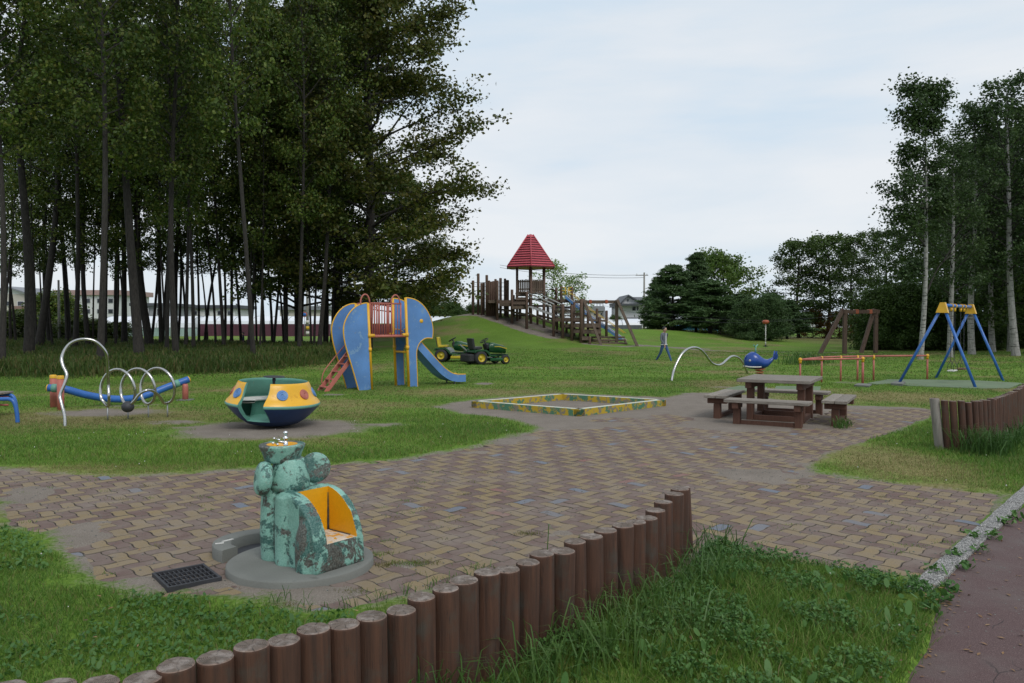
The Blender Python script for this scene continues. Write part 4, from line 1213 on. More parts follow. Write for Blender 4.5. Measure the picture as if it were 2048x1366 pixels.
for sg in (-1, 1):
    P = [(0, 0), (.08, .09), (.17, .13), (.155, .02), (.10, -.05)]
    a = Vector((.40, 0, .64)); ux = Vector((.40, .75 * sg, .55)).normalized(); uy = Vector((.1, -.2 * sg, 1)).normalized()
    mb.prism([(p * 1.0, q_) for p, q_ in P], a, ux, uy, ux.cross(uy).normalized(), .035)
mb.prism([(0, -.03), (.02, .03), (.08, .12), (.13, .12), (.14, .04), (.12, -.04), (.06, -.06)], (.39, 0, .66), (1, 0, 0), (0, 0, 1), (0, 1, 0), .08)
mb.build('tail', MATS['whale_blue'], WH)
for sg in (-1, 1):
    m2 = MB(); m2.tube(cat_rom([(-.445, sg * .09, .405), (-.36, sg * .175, .39), (-.25, sg * .213, .385), (-.12, sg * .222, .385), (.0, sg * .215, .392)], 5), [.014] * 20 + [.006], 8, smooth=True) if False else m2.tube(cat_rom([(-.445, sg * .075, .41), (-.36, sg * .150, .395), (-.25, sg * .172, .39), (-.12, sg * .172, .388), (.0, sg * .172, .395)], 5), .02, 8)
    m2.build('mouth', MATS['white_paint'], WH)
    m2 = MB(); M = Matrix.Translation((-.34, sg * .178, .585)) @ Vector((0, 0, 1)).rotation_difference(Vector((-.35, sg, .05)).normalized()).to_matrix().to_4x4()
    m2.lathe([(.001, .022), (.016, .02), (.03, .012), (.03, -.02)][::-1], 14, M=M); ey = m2.build('eye', MATS['white_paint'], WH)
    m2 = MB(); m2.lathe([(.001, .026), (.011, .025), (.011, .01)][::-1], 12, M=M); m2.build('pupil', MATS['deep_blue'], ey)
m2 = MB(); m2.tube([(-.12, 0, .80), (-.12, 0, .90), (-.12, 0, .98)], [.03, .022, .022], 10)
m2.tube(cat_rom([(-.12, 0, .96), (-.17, -.05, 1.02), (-.22, -.12, 1.035)], 4), .017, 8); m2.tube(cat_rom([(-.12, 0, .96), (-.07, .05, 1.02), (-.02, .12, 1.035)], 4), .017, 8)
m2.build('handle', MATS['mint_paint'], WH)
hx_ = [(math.cos(t * .5) * .105, math.sin(t * .5) * .105, .02 + t * .3 / 50) for t in range(51)]
m2 = MB(); m2.tube(hx_, .016, 8); m2.build('spring', MATS['red_orange'], WH)
m2 = MB(); m2.box((0, 0, .325), (.3, .22, .02)); m2.build('mount_plate', MATS['red_orange'], WH)

# rubber mats and footings
def slab(name, label, cat, px, mt, z0=.004, z1=.03, holes=None):
    P = [G(x, y) for x, y in px]; c = sum(P, Vector()) / len(P)
    t = thing(name, label, cat, (c.x, c.y, 0)) if False else None
    mb = MB(); n = len(P); P = [p - c for p in P]
    lo = [(p.x, p.y, z0) for p in P]; hi = [(p.x * .997, p.y * .997, z1) for p in P]
    mb.add(lo + hi, [list(range(n, 2 * n))] + [(i, (i + 1) % n, n + (i + 1) % n, n + i) for i in range(n)])
    o = mb.build(name, MATS[mt], None, (c.x, c.y, 0)); tag(o, label, cat); return o
slab('rubber_mat', 'worn pale green safety mat under the swings', 'mat', [(1735,768),(1752,770),(1786,769),(1815,773),(1950,778.5),(2018,778),(2046,768),(1960,763),(1860,761),(1776,760.5)], 'green_mat')
slab('rubber_mat', 'pale green safety mat under the whale rider', 'mat', [(1440,782.5),(1530,785),(1535,776),(1478,773.5)], 'green_mat')
slab('rubber_mat', 'pale green mat strip right of the whale rider behind the table', 'mat', [(1548,782),(1640,783),(1642,775),(1552,774)], 'green_mat')
slab('concrete_footing', 'small concrete footing at the front corner of the pink railing', 'footing', [(1708,774),(1738,776),(1744,772),(1716,770.5)], 'concrete', -.03, .06)
slab('concrete_footing', 'small concrete footing under the left front swing leg', 'footing', [(1781,771.5),(1805,773),(1811,768),(1790,766.8)], 'concrete', -.03, .07)

# ------------------------------------------------------------------ pink railing round the swings
RA = thing('pipe_railing', 'low pink pipe railing with yellow corner joints, left of the swings', 'railing', (0, 0, 0))
rp = {'a': AT(1600.6, 719, 20.7), 'b': AT(1725.8, 717, 21.3), 'c': AT(1643.5, 715, 22.1), 'd': AT(1681.7, 713.7, 22.5), 'e': AT(1715.3, 713, 22.7), 'f': AT(1747.5, 712.5, 22.9), 'g': AT(1855, 711.5, 23.2)}
for v in rp.values(): v.z = .72
for x in 'abcdefg':
    v = rp[x]; m2 = MB(); m2.tube([(v.x, v.y, -.05), (v.x, v.y, .72)], .033 if x == 'b' else .026, 10); m2.build('post', MATS['pink_paint'], RA)
    m2 = MB(); m2.ball(v, .052 if x in 'abg' else .036, 12); m2.tube([(v.x, v.y, .62), (v.x, v.y, .73)], .036, 10); m2.build('joint', MATS['yellow_paint'], RA)
for a, b_ in ('ab', 'ac', 'cd', 'de', 'ef', 'fg'):
    m2 = MB(); m2.tube([rp[a], rp[b_]], .025, 10); m2.build('rail', MATS['pink_paint'], RA)

# ------------------------------------------------------------------ swing set
SW = thing('swing_set', 'blue A-frame swing set with yellow joints and two seats hanging on chains', 'swing set', (0, 0, 0))
feetN = [G(1795, 768.5), G(1953, 776.5)]; feetF = [G(1870, 757), G(2008.5, 763)]
an = AT(1886, 608, 20.95); af = AT(1942, 616, 23.15); zt = .5 * (an.z + af.z); an.z = af.z = zt
for ap, ft in ((an, feetN), (af, feetF)):
    for f in ft:
        m2 = MB(); m2.tube([f + Vector((0, 0, -.05)), ap + (f - ap) * .06], .037, 14); m2.build('leg', MATS['blue_pipe'], SW)
    u = (ft[1] - ft[0]).normalized(); nb = (af - an).normalized()
    d0 = (ft[0] - ap).normalized() * .22; d1 = (ft[1] - ap).normalized() * .22
    P = [(-.05, .07), (.05, .07)]
    m2 = MB()
    pl = [ap + Vector((0, 0, .075)) + u * .06, ap + Vector((0, 0, .075)) - u * .06, ap + d0 - u * .06, ap + d0 + u * .02 , ap + d1 - u * .02, ap + d1 + u * .06]
    th_ = nb * .065
    n6 = len(pl); m2.add([p - th_ for p in pl] + [p + th_ for p in pl], [list(range(n6)), list(range(n6, 2 * n6))[::-1]] + [(i, n6 + i, n6 + (i + 1) % n6, (i + 1) % n6) for i in range(n6)])
    m2.build('joint', MATS['yellow_paint'], SW)
m2 = MB(); m2.tube([an, af], .045, 14); m2.build('top_bar', MATS['blue_pipe'], SW)
nb = (af - an).normalized(); tt = (af - an).length
for ci, frac in enumerate((.34, .68)):
    c = an + nb * tt * frac; hs_ = .21; sz = .37
    ub = nb; uy = Vector((-nb.y, nb.x, 0))
    st_ = MB(); st_.box(Vector((c.x, c.y, sz)), (.42, .17, .035), Matrix((nb, uy, Vector((0, 0, 1)))).transposed(), 0, .01); se = st_.build('seat', MATS['white_paint' if ci == 0 else 'brown_wood'], SW)
    for sg in (-1, 1):
        t0 = c + nb * sg * hs_ * .9
        m2 = MB(); m2.tube([t0 + nb * -.03, t0 + nb * .03], .062, 12); m2.tube([t0 + Vector((0, 0, -.05)), t0 + Vector((0, 0, -.15))], .032, 8); m2.build('hanger', MATS['yellow_paint'], SW)
        ch = MB(); z0 = t0.z - .13; z1 = sz + .27; nl_ = int((z0 - z1) / .042)
        for i in range(nl_):
            z = z0 - i * (z0 - z1) / nl_; dxy = nb if i % 2 else uy
            ch.tube([Vector((t0.x, t0.y, z)) + dxy * .008, Vector((t0.x, t0.y, z - .05)) + dxy * .008], .0045, 5); ch.tube([Vector((t0.x, t0.y, z)) - dxy * .008, Vector((t0.x, t0.y, z - .05)) - dxy * .008], .0045, 5)
        for q_ in (-1, 1): ch.tube([(t0.x, t0.y, z1 + .03), Vector((t0.x, t0.y, sz + .14)) + uy * q_ * .07, Vector((t0.x, t0.y, sz + .01)) + uy * q_ * .075], .007, 6)
        ch.build('chain', MATS['dark_iron'], SW)
# ------------------------------------------------------------------ timber play fort on the hill
FO = thing('play_fort', 'large timber play fort with red pointed tower roof, decks and steps down the hill', 'play fort', (0, 0, 0))
m, nt, b, o = nodes('red_roof')
co = coord(nt)
shade(nt, b, ramp(nt, noise(nt, co, 2, 4), [(.3, (.40, .050, .070)), (.7, (.52, .078, .100))])); b.inputs['Roughness'].default_value = .45
paint('grey_rail', (.36, .36, .35), None, None, .3, 10, .4)
paint('fort_yellow', (.60, .38, .02), None, None, .3, 8, .5)
RX = [940, 994, 1024, 1053, 1107, 1163, 1205, 1260]; RY = [60, 58, 56.5, 55, 53, 50.8, 50.2, 50]
def rowY(x): return float(np.interp(x, RX, RY))
def fpost(x, yt, yb, Y=None, w_=None, back=0.0):
    Y = (Y or rowY(x)) + back; a = AT(x, yt, Y); r = (w_ or 4.6) / F * Y / 2 * 1.22
    z0 = gh(a.x, Y) - .3
    m2 = MB(); m2.tube([(a.x, Y, z0), (a.x, Y, a.z - .04), (a.x, Y, a.z)], [r, r, r * .8], 10); return m2.build('post', MATS['fort_post'], FO)
for x, yt, w_, bk in [(946,561,4.5,0),(956.5,547,4.5,.2),(963,566,4,0),(967.5,565,4,.3),(973.5,550,4.5,0),(978,561,4,.1),(982.5,563,4.5,.3),(987,562,4,.5),(991,558,4,.8),(994.5,561,4.8,-.6),(1001,556,4.6,1.2),(1010,557,4,2.0),(1015,560,5,2.0),(1024,579,4.6,0),(1053.5,583,4.8,0),(1107.3,609,4.8,0),(1125.7,608,5.4,0),(1143.8,610,5.2,0),(1162.6,598,5.6,0),(1179.5,674,4.4,-.3)]:
    fpost(x, yt, 0, rowY(x) + 0, w_, bk)
for x, yt, Y, w_ in [(1112.5,575,57.5,4),(1122.5,572,57,4.4),(1144,573,57,4.6),(1148.5,604,54,4),(1176,618,53.5,4.2),(1194,617,54.5,4.2),(1213,621,55,4.5),(1199,634,52.5,5),(1088,600,56,4.5),(1075,612,57,4),(1040,600,58.5,4.5),(1060,600,59,4.5),(1096,612,58.5,4),(1027,590,59,4.5),(1114,632,54.6,4),(1133,640,55,4.2),(1160,650,53.2,4)]:
    fpost(x, yt, 0, Y, w_)
# horizontal rope rungs of the screen
for k, y in enumerate(np.linspace(565, 622, 8)):
    m2 = MB(); m2.tube([AT(946, y, 60), AT(973, y, 59), AT(1015, y + 1, 59.2)], .018, 5); m2.build('rope', MATS['dark_iron'], FO)
def deck(x0, x1, y, Y0, Y1, t=.16, nm='deck'):
    a = AT(x0, y, Y0); b_ = AT(x1, y, Y0); z = a.z
    m2 = MB(); n = max(2, int((Y1 - Y0) / .22)); 
    for i in range(n):
        yy = Y0 + (Y1 - Y0) * (i + .5) / n
        m2.box(((a.x + b_.x) / 2, yy, z - .03), (b_.x - a.x, (Y1 - Y0) / n - .02, .06), None, 0, .005)
    for yy in (Y0 + .06, Y1 - .06): m2.box(((a.x + b_.x) / 2, yy, z - .06 - t / 2), (b_.x - a.x - .05, .09, t), None, 0, .005)
    return m2.build(nm, MATS['fort_wood'], FO)
deck(976, 1024, 600, 57.5, 59.4); deck(998, 1024, 606, 56.6, 58); deck(1023, 1054, 611.5, 55.2, 57.4); deck(1025, 1056, 603, 57, 59)
deck(1031, 1056, 585, 57.5, 59.3); deck(1031, 1056, 594.5, 57.3, 59.3); deck(1026, 1062, 598, 58, 60)
deck(1090, 1130, 598.5, 57.2, 59.2); deck(1120, 1148, 598, 56.8, 58.6)
deck(1104, 1163, 635.5, 53.4, 55.0, .2); deck(1124, 1148, 648.5, 52.8, 54.4); deck(1143, 1200, 646.5, 51.8, 53.4, .22)
deck(1143, 1165, 659.5, 51.6, 53.2); deck(1163, 1203, 659.5, 51.2, 52.8, .2); deck(1163, 1183, 673.5, 50.6, 52.2)
# cross beams and low rails that tie the posts together
for (x0, y0, Y0, x1, y1, Y1, t_) in [(994,618,58,1024,622,56.5,.14),(1024,624,56.5,1053,629,55,.14),(1053,625,55,1107,648,53,.12),(1027,610,59,1062,612,58.5,.16),(1062,612,58.5,1096,612,58.5,.16),(1096,606,58.5,1122,606,57,.16),(1107,622,53,1125,622,52.4,.10),(1125,622,52.4,1143,622,51.8,.10),(1143,626,51.8,1163,627,50.8,.12),(1112,614,57.5,1148,616,55,.14),(1148,628,54,1176,632,53.5,.14),(1176,640,53.5,1213,642,55,.14),(1075,630,57,1114,640,54.6,.14),(1060,598,59,1090,600,56,.14),(1163,612,50.8,1163,655,50.8,.12),(1053,600,55,1053,640,55,.12),(1030,630,58.6,1088,634,56,.12),(1133,655,55,1160,660,53.2,.12),(1107,660,53,1125,664,52.4,.10),(1176,655,53.5,1199,657,52.5,.12)]:
    m2 = MB(); m2.beam(AT(x0, y0, Y0), AT(x1, y1, Y1), .08, t_); m2.build('cross_beam', MATS['fort_wood'], FO)
# second stair flight beside the decks
for i in range(7):
    t = i / 6; a = AT(1104 + 62 * t, 612 + 38 * t, 56.0 - 2.6 * t); m2 = MB(); m2.box(a + Vector((.2, .3, 0)), (1.1, .32, .07), None, 0, .005); m2.build('step', MATS['fort_wood'], FO)
# suspension bridge of steel bars with hand rails
for i in range(13):
    t = i / 12; a = AT(1054 + 52 * t, 613 + 19 * t, 55.2 - 1.8 * t)
    m2 = MB(); m2.tube([a, a + Vector((.55, 1.5, 0))], .035, 6); m2.build('bridge_bar', MATS['grey_rail'], FO)
for (x0, y0, x1, y1, Y0, Y1) in [(1056,586,1108,608.5,55,53.2),(1071,585,1124,609,56.6,54.8),(1054,592,1106,614,55,53.2)]:
    m2 = MB(); m2.tube([AT(x0, y0, Y0), AT(x1, y1, Y1)], .045, 8); m2.build('hand_rail', MATS['grey_rail'], FO)
# net panels
for (x0, x1, y0, y1, Y) in [(1108,1125,614,634,53.4),(1126,1143,613,634,53),(1093,1106,600,626,55.5),(1144,1162,616,634,52.6)]:
    m2 = MB()
    for i in range(7):
        x = x0 + (x1 - x0) * i / 6; m2.tube([AT(x, y0, Y), AT(x, y1, Y)], .012, 4)
    for y in np.linspace(y0, y1, 4): m2.tube([AT(x0, y, Y), AT(x1, y, Y)], .014, 4)
    m2.build('net', MATS['dark_iron'], FO)
# tower
TY = 58.2; tc_ = AT(1061, 588, TY); tc_.z = 0
R_t = 1.15
for k in range(6):
    a = rad(-90 + 60 * k + 0); p = Vector((tc_.x + R_t * math.cos(a), TY + R_t * math.sin(a), 0))
    m2 = MB(); m2.tube([(p.x, p.y, gh(p.x, p.y) - .2), (p.x, p.y, AT(0, 537, TY).z)], .105 if k % 3 == 0 else .09, 10); m2.build('tower_post', MATS['fort_post'], FO)
zf = AT(0, 584, TY).z; zr = AT(0, 560, TY).z
m2 = MB(); m2.lathe([(.001, zf - .12), (1.2, zf - .12), (1.2, zf), (.001, zf)], 6, rad(-90), rad(270), smooth=False, M=Matrix.Translation((tc_.x, TY, 0))); m2.build('tower_floor', MATS['fort_wood'], FO)
for k in range(6):
    a0_, a1_ = rad(-90 + 60 * k), rad(-30 + 60 * k)
    p = Vector((math.cos(a0_), math.sin(a0_), 0)) * (R_t - .03); q = Vector((math.cos(a1_), math.sin(a1_), 0)) * (R_t - .03)
    if k == 3: continue
    m2 = MB(); d = (q - p).normalized(); Rr = Matrix((d, Vector((-d.y, d.x, 0)), Vector((0, 0, 1)))).transposed()
    for i in range(7):
        c = p + (q - p) * (i + .65) / 7.3; m2.box((tc_.x + c.x, TY + c.y, (zf + zr) / 2 + random.uniform(-.02, .02)), (.115, .04, zr - zf - .02), Rr, 0, .01)
    for zz in (zf + .18, zr - .16):
        c = (p + q) / 2; m2.box((tc_.x + c.x * .97, TY + c.y * .97, zz), ((q - p).length - .16, .05, .09), Rr)
    m2.build('paling', MATS['fort_wood'], FO)
ze = AT(0, 535, TY).z; zp_ = AT(0, 468, TY).z; Re_ = 1.97; nr_ = 13
rf = MB(); Mr = Matrix.Translation((tc_.x, TY, 0)); prof = []
for i in range(nr_):
    r0 = Re_ * (1 - i / nr_ * .90); z0 = ze + (zp_ - .1 - ze) * i / nr_
    r1 = Re_ * (1 - (i + 1) / nr_ * .90); z1 = ze + (zp_ - .1 - ze) * (i + 1) / nr_
    prof += [(r0 + .05, z0 - .055), (r0 + .05, z0 + .04)]
prof += [(.12, zp_ - .04), (.001, zp_)]
rf.lathe(prof, 6, rad(-90), rad(270), smooth=False, M=Mr, mis=[1 if j % 2 == 0 and j < 2 * nr_ else 0 for j in range(len(prof) - 1)])
rf.lathe([(.001, ze - .02), (Re_ - .03, ze - .02)], 6, rad(-90), rad(270), smooth=False, M=Mr)
paint('roof_lap_shade', (.13, .016, .026), None, None, .3, 8, .7); roof = rf.build('roof', [MATS['red_roof'], MATS['roof_lap_shade']], FO)  # course lips in darker red: shadow gaps under the laps painted into the colour
for k in range(6):
    a = rad(-90 + 60 * k); m2 = MB()
    m2.tube([(tc_.x + math.cos(a) * (Re_ + .03), TY + math.sin(a) * (Re_ + .03), ze), (tc_.x + math.cos(a) * .22, TY + math.sin(a) * .22, zp_ - .06)], .045, 6); m2.build('ridge_cap', MATS['red_roof'], roof)
# crawl barrel
bc_ = AT(1103, 588, 57.4); m2 = MB()
for k in range(16):
    a = 2 * PI * k / 16
    m2.box(bc_ + Vector((math.cos(a) * .36, .5, math.sin(a) * .36)), (.13, 1.5, .04), Matrix.Rotation(-(a - PI / 2), 3, 'Y'), 0, .01)
m2.build('crawl_barrel', MATS['fort_post'], FO)
# yellow gate rails, blue slide
gy_ = MB()
for x in (1131, 1137.5): gy_.tube([AT(x, 575, 56.7), AT(x, 594, 56.7)], .035, 6)
for y in (575, 581.5, 588):
    gy_.tube([AT(1123, y, 56.8), AT(1131, y, 56.7)], .03, 6); gy_.tube([AT(1137.5, y, 56.7), AT(1144, y, 56.8)], .03, 6)
gy_.build('gate_rail', MATS['fort_yellow'], FO)
sp_ = [(1131,595,56.4),(1138,601,56.4),(1158,618,56.0),(1180,637,55.6),(1205,654,55.2),(1228,670,54.8),(1245,682,54.6),(1257,688.5,54.4),(1272,691,54.2)]
spt = cat_rom([AT(*p) for p in sp_], 4)
V = []; n = len(spt)
for i, p in enumerate(spt):
    for e, u in [(-.05, .16), (0, .16), (0, 0), (.55, 0), (.55, .16), (.60, .16), (.60, -.05), (-.05, -.05)]: V.append(p + Vector((.35 * e, e, u)))
k = 8; m2 = MB(); m2.add(V, [(i * k + j, i * k + (j + 1) % k, (i + 1) * k + (j + 1) % k, (i + 1) * k + j) for i in range(n - 1) for j in range(k)]); sl_ = m2.build('slide_chute', MATS['blue_panel'], FO)
for e in (-.02, .58):
    m2 = MB(); m2.tube([p + Vector((.35 * e, e, .17)) for p in spt], .035, 6); m2.build('slide_rim', MATS['grey_rail'], sl_)
    m2 = MB(); m2.tube([p + Vector((.35 * e, e, .62)) for p in spt[:26]], .022, 5); m2.build('slide_rail', MATS['fort_yellow'], sl_)
# steps ramp at the foot
for i, (x0, x1, y0, y1, Y) in enumerate([(1183,1250,673,677,52.2),(1185,1252,679,682,51.7),(1188,1255,685,688,51.2),(1192,1258,690.5,693,50.7),(1206,1262,696,698,50.3)]):
    a = AT(x0, y0, Y); b_ = AT(x1, y0, Y); zt_ = a.z; m2 = MB()
    m2.box(((a.x + b_.x) / 2, Y + .12, zt_ - .05), (b_.x - a.x, .26, .11), None, 0, .01); m2.build('step', MATS['fort_wood'], FO)
for x in (1184, 1217, 1249):
    a = AT(x, 675, 52.2); b_ = AT(x + 9, 699, 50.3); m2 = MB(); m2.beam(a - Vector((0, 0, .12)), b_ - Vector((0, -.1, .12)), .1, .14); m2.build('stringer', MATS['fort_wood'], FO)
# small ladder
m2 = MB()
for y in np.linspace(640, 672, 8): m2.tube([AT(1194, y, 54.4), AT(1199, y, 54.4)], .03, 5)
m2.build('ladder', MATS['fort_wood'], FO)

# zip line: frame at the fort, frame at the far right, cable, trolley
ZF = thing('zip_line_support', 'timber zip line frame with two slanting legs at the foot of the fort', 'zip line frame', (0, 0, 0))
pL = AT(1166, 598, 51.8); pR = AT(1233.5, 600, 51.8)
for p, foot in ((pL, AT(1206, 700, 50.0)), (pR, AT(1278.5, 699, 50.0))):
    m2 = MB(); m2.beam((p.x, p.y, -.2), (p.x, p.y, p.z), .2, .2, up=(0, 1, 0)); m2.build('post', MATS['fort_wood'], ZF)
    m2 = MB(); m2.beam(Vector((p.x + .02, p.y - .2, p.z - .02)), Vector((foot.x, foot.y, -.1)), .17, .17, up=(0, 1, 0)); m2.build('leg', MATS['fort_wood'], ZF)
bz = AT(0, 603.5, 51.8).z
m2 = MB(); m2.beam((pL.x - .5, 51.95, bz), (pR.x, 51.95, bz), .16, .2); m2.build('beam', MATS['fort_wood'], ZF)
for x in (1181, 1213):
    a = AT(x, 603.5, 51.8); m2 = MB(); m2.box((a.x, 51.93, bz), (.16, .26, .26), None, 0, .02); m2.tube([(a.x, 51.75, bz), (a.x, 51.7, bz)], .1, 12); m2.build('fitting', MATS['red_orange'], ZF)
ZR = thing('zip_line_support', 'far timber zip line frame with two slanting props on the lawn right of the pines', 'zip line frame', (0, 0, 0))
q1 = AT(1690, 619, 41.8); q2 = AT(1752, 619, 44.4)
for p, foot in ((q1, G(1633, 709)), (q2, G(1703, 704))):
    m2 = MB(); m2.beam((p.x, p.y, -.2), (p.x, p.y, p.z), .19, .19, up=(0, 1, 0)); m2.build('post', MATS['fort_post'], ZR)
    m2 = MB(); m2.beam(Vector((p.x - .1, p.y, p.z + .02)), Vector((foot.x, p.y - .4, -.1)), .18, .18, up=(0, 1, 0)); m2.build('prop', MATS['fort_post'], ZR)
m2 = MB(); d = (q2 - q1).normalized(); m2.beam(q1 - d * .2 + Vector((0, 0, -.12)), q2 + d * .35 + Vector((0, 0, -.12)), .16, .2); m2.build('beam', MATS['fort_post'], ZR)
for t in (.34, .78):
    a = q1 + (q2 - q1) * t; m2 = MB(); m2.box(a + Vector((0, -.02, -.12)), (.2, .3, .24), None, 0, .02); m2.build('fitting', MATS['red_orange'], ZR)
ZC_ = thing('zip_line_cable', 'pair of thin sagging steel cables between the two timber zip line frames', 'cable', (0, 0, 0))
cab = []
for (xf, t2) in ((1181, .34), (1213, .78)):
    a = AT(xf, 603.5, 51.7); b_ = q1 + (q2 - q1) * t2 + Vector((0, -.15, -.12)); P = []
    for i in range(31):
        t = i / 30; p = a + (b_ - a) * t; p.z -= (1.0 if xf == 1181 else .85) * 4 * t * (1 - t) * .95; P.append(p)
    m2 = MB(); m2.tube(P, .007, 5); m2.build('cable', MATS['dark_iron'], ZC_); cab.append(P)
ti = min(cab[0], key=lambda p: abs((p.x / p.y) - (1522 - 1024) / F))
ZT = thing('zip_line_trolley', 'red zip line trolley with a knotted hanging rope and round dark seat', 'zip line seat', tuple(ti))
m2 = MB(); m2.lathe([(.001, .13), (.14, .11), (.20, .04), (.20, -.02), (.13, -.10), (.001, -.12)][::-1], 18); m2.build('pulley_cover', MATS['red_orange'], ZT)
m2 = MB(); zb_ = -ti.z + .25
m2.tube([(0, 0, -.1), (0, 0, zb_)], .028, 8); m2.build('rope', MATS['white_paint'], ZT)
for k in range(5):
    z = -.25 - k * .24; m2 = MB(); m2.ball((0, 0, z), .048, 8, sc=(1, 1, .8)); m2.build('knot', MATS['white_paint'], ZT)
m2 = MB(); m2.lathe([(.001, .04), (.05, .04), (.05, -.0), (.13, -.02), (.14, -.05), (.001, -.06)][::-1], 14, M=Matrix.Translation((0, 0, zb_ + .12))); m2.build('seat', MATS['black_rubber'], ZT)

# ------------------------------------------------------------------ ride-on mowers
paint('mower_dark', (.018, .019, .02), None, None, .3, 10, .5)
def mower(name, label, loc, rz, seat_mat, sc=1.0, bagger=False):
    t = thing(name, label, 'ride-on mower', loc, rz, 'ride-on mowers parked on the lawn'); t.scale = (sc,) * 3
    # x forward
    V = []; secs = [(.08, .56, .70, .22), (.14, .50, .88, .25), (.35, .46, .86, .255), (.60, .44, .80, .245), (.80, .44, .735, .225), (.88, .46, .69, .19)]
    n = 14; m2 = MB(); P = []
    for (x, zb, zt, w_) in secs:
        for j in range(n):
            a = PI * j / (n - 1); yy = -w_ * math.cos(a); yy = math.copysign(abs(yy / w_) ** .55 * w_, yy) if yy else 0
            zz = zb + .16 + (zt - zb - .16) * math.sin(a) ** .5
            P.append((x, yy, zz if 0 < j < n - 1 else zb))
    k = n; fs = [(i * k + j, i * k + (j + 1) % k, (i + 1) * k + (j + 1) % k, (i + 1) * k + j) for i in range(len(secs) - 1) for j in range(k)]
    fs += [tuple(range(k)), tuple((len(secs) - 1) * k + j for j in range(k))[::-1]]
    m2.add(P, [f[::-1] for f in fs], 0, True); m2.build('hood', MATS['mower_green'], t)
    m2 = MB()
    for sg in (-1, 1): m2.prism([(.30, .70), (.55, .69), (.88, .60), (.88, .645), (.55, .725), (.30, .725)], (0, sg * .262, 0), (1, 0, 0), (0, 0, 1), (0, 1, 0), .012)
    m2.build('side_stripe', MATS['mower_yellow'], t)
    m2 = MB()
    for i in range(5): m2.box((.895, 0, .47 + i * .035), (.03, .30, .015))
    m2.box((.87, 0, .54), (.03, .34, .20)); m2.build('grille', MATS['mower_dark'], t)
    m2 = MB(); m2.box((.15, 0, .36), (1.5, .30, .10), None, 0, .02); m2.box((.92, 0, .36), (.10, .5, .07), None, 0, .02); m2.build('chassis', MATS['mower_green'], t)
    m2 = MB(); m2.box((.30, 0, .20), (.62, .98, .12), None, 0, .04); m2.build('mowing_deck', MATS['mower_yellow' if not bagger else 'mower_green'], t)
    m2 = MB()
    m2.prism([(-.72, .50), (-.70, .56), (-.60, .60), (-.20, .60), (-.08, .52), (.0, .38), (.30, .36), (.30, .32), (-.04, .33), (-.14, .46), (-.24, .54), (-.64, .54), (-.68, .48)], (0, 0, 0), (1, 0, 0), (0, 0, 1), (0, 1, 0), .98)
    m2.build('fender', MATS['mower_green'], t)
    m2 = MB(); m2.box((-.42, 0, .66), (.42, .42, .10), Matrix.Rotation(-.06, 3, 'Y'), 0, .04); m2.box((-.62, 0, .86), (.10, .40, .38), Matrix.Rotation(-.16, 3, 'Y'), 0, .045); m2.build('seat', MATS[seat_mat], t)
    m2 = MB(); m2.box((-.675, 0, .85), (.03, .42, .40), Matrix.Rotation(-.16, 3, 'Y'), 0, .012); m2.build('seat_back_shell', MATS['mower_dark'], t)
    m2 = MB(); m2.tube([(.12, 0, .70), (-.02, 0, .93)], .03, 8); m2.box((.08, 0, .72), (.18, .34, .24), Matrix.Rotation(-.3, 3, 'Y'), 0, .04); m2.build('dashboard', MATS['mower_dark'], t)
    m2 = MB(); Mw = Matrix.Translation((-.03, 0, .95)) @ Matrix.Rotation(-.55, 4, 'Y')
    ring = [Mw @ Vector((.17 * math.cos(2 * PI * i / 20), .17 * math.sin(2 * PI * i / 20), 0)) for i in range(20)]
    m2.tube(ring, .017, 6, closed=True); m2.tube([ring[0], ring[10]], .012, 5); m2.tube([ring[5], ring[15]], .012, 5); m2.build('steering_wheel', MATS['mower_dark'], t)
    for (x, r, wd, yy) in ((-.42, .28, .25, .37), (.72, .19, .16, .40)):
        for sg in (-1, 1):
            m2 = MB(); Mw = Matrix.Translation((x, sg * yy, r)) @ Matrix.Rotation(-sg * PI / 2, 4, 'X')
            h = wd / 2
            m2.lathe([(r * .58, -h), (r * .9, -h), (r, -h * .7), (r, h * .7), (r * .9, h), (r * .58, h)][::-1], 26, M=Mw); wh = m2.build('wheel', MATS['black_rubber'], t)
            m2 = MB(); m2.lathe([(r * .6, h * .95), (r * .55, h * .5), (r * .2, h * .4), (r * .18, h * .75), (.001, h * .75)], 22, M=Mw); m2.lathe([(r * .6, -h * .95), (.001, -h * .9)][::-1], 22, M=Mw); m2.build('rim', MATS['mower_yellow'], wh)
    if bagger:
        m2 = MB(); m2.beam((-.72, .2, .55), (-1.0, .25, .80), .06, .05); m2.build('tow_lever', MATS['galvanised'], t)
        m2 = MB(); m2.box((-.80, 0, .27), (.26, .80, .32), None, 0, .05); m2.build('rear_box', MATS['black_rubber'], t)
    return t
a = AT(906, 723, 33.6); mower('ride_on_mower', 'green ride-on mower with a yellow seat, half hidden by the slide', (a.x, 33.6, gh(a.x, 33.6)), rad(-8), 'mower_yellow')
a = AT(972, 726, 31.6); mower('ride_on_mower', 'green ride-on mower with a black seat back and yellow wheel hubs, seen from behind', (a.x - .05, 31.6, gh(a.x, 31.6)), rad(32), 'mower_dark', 1.0, True)

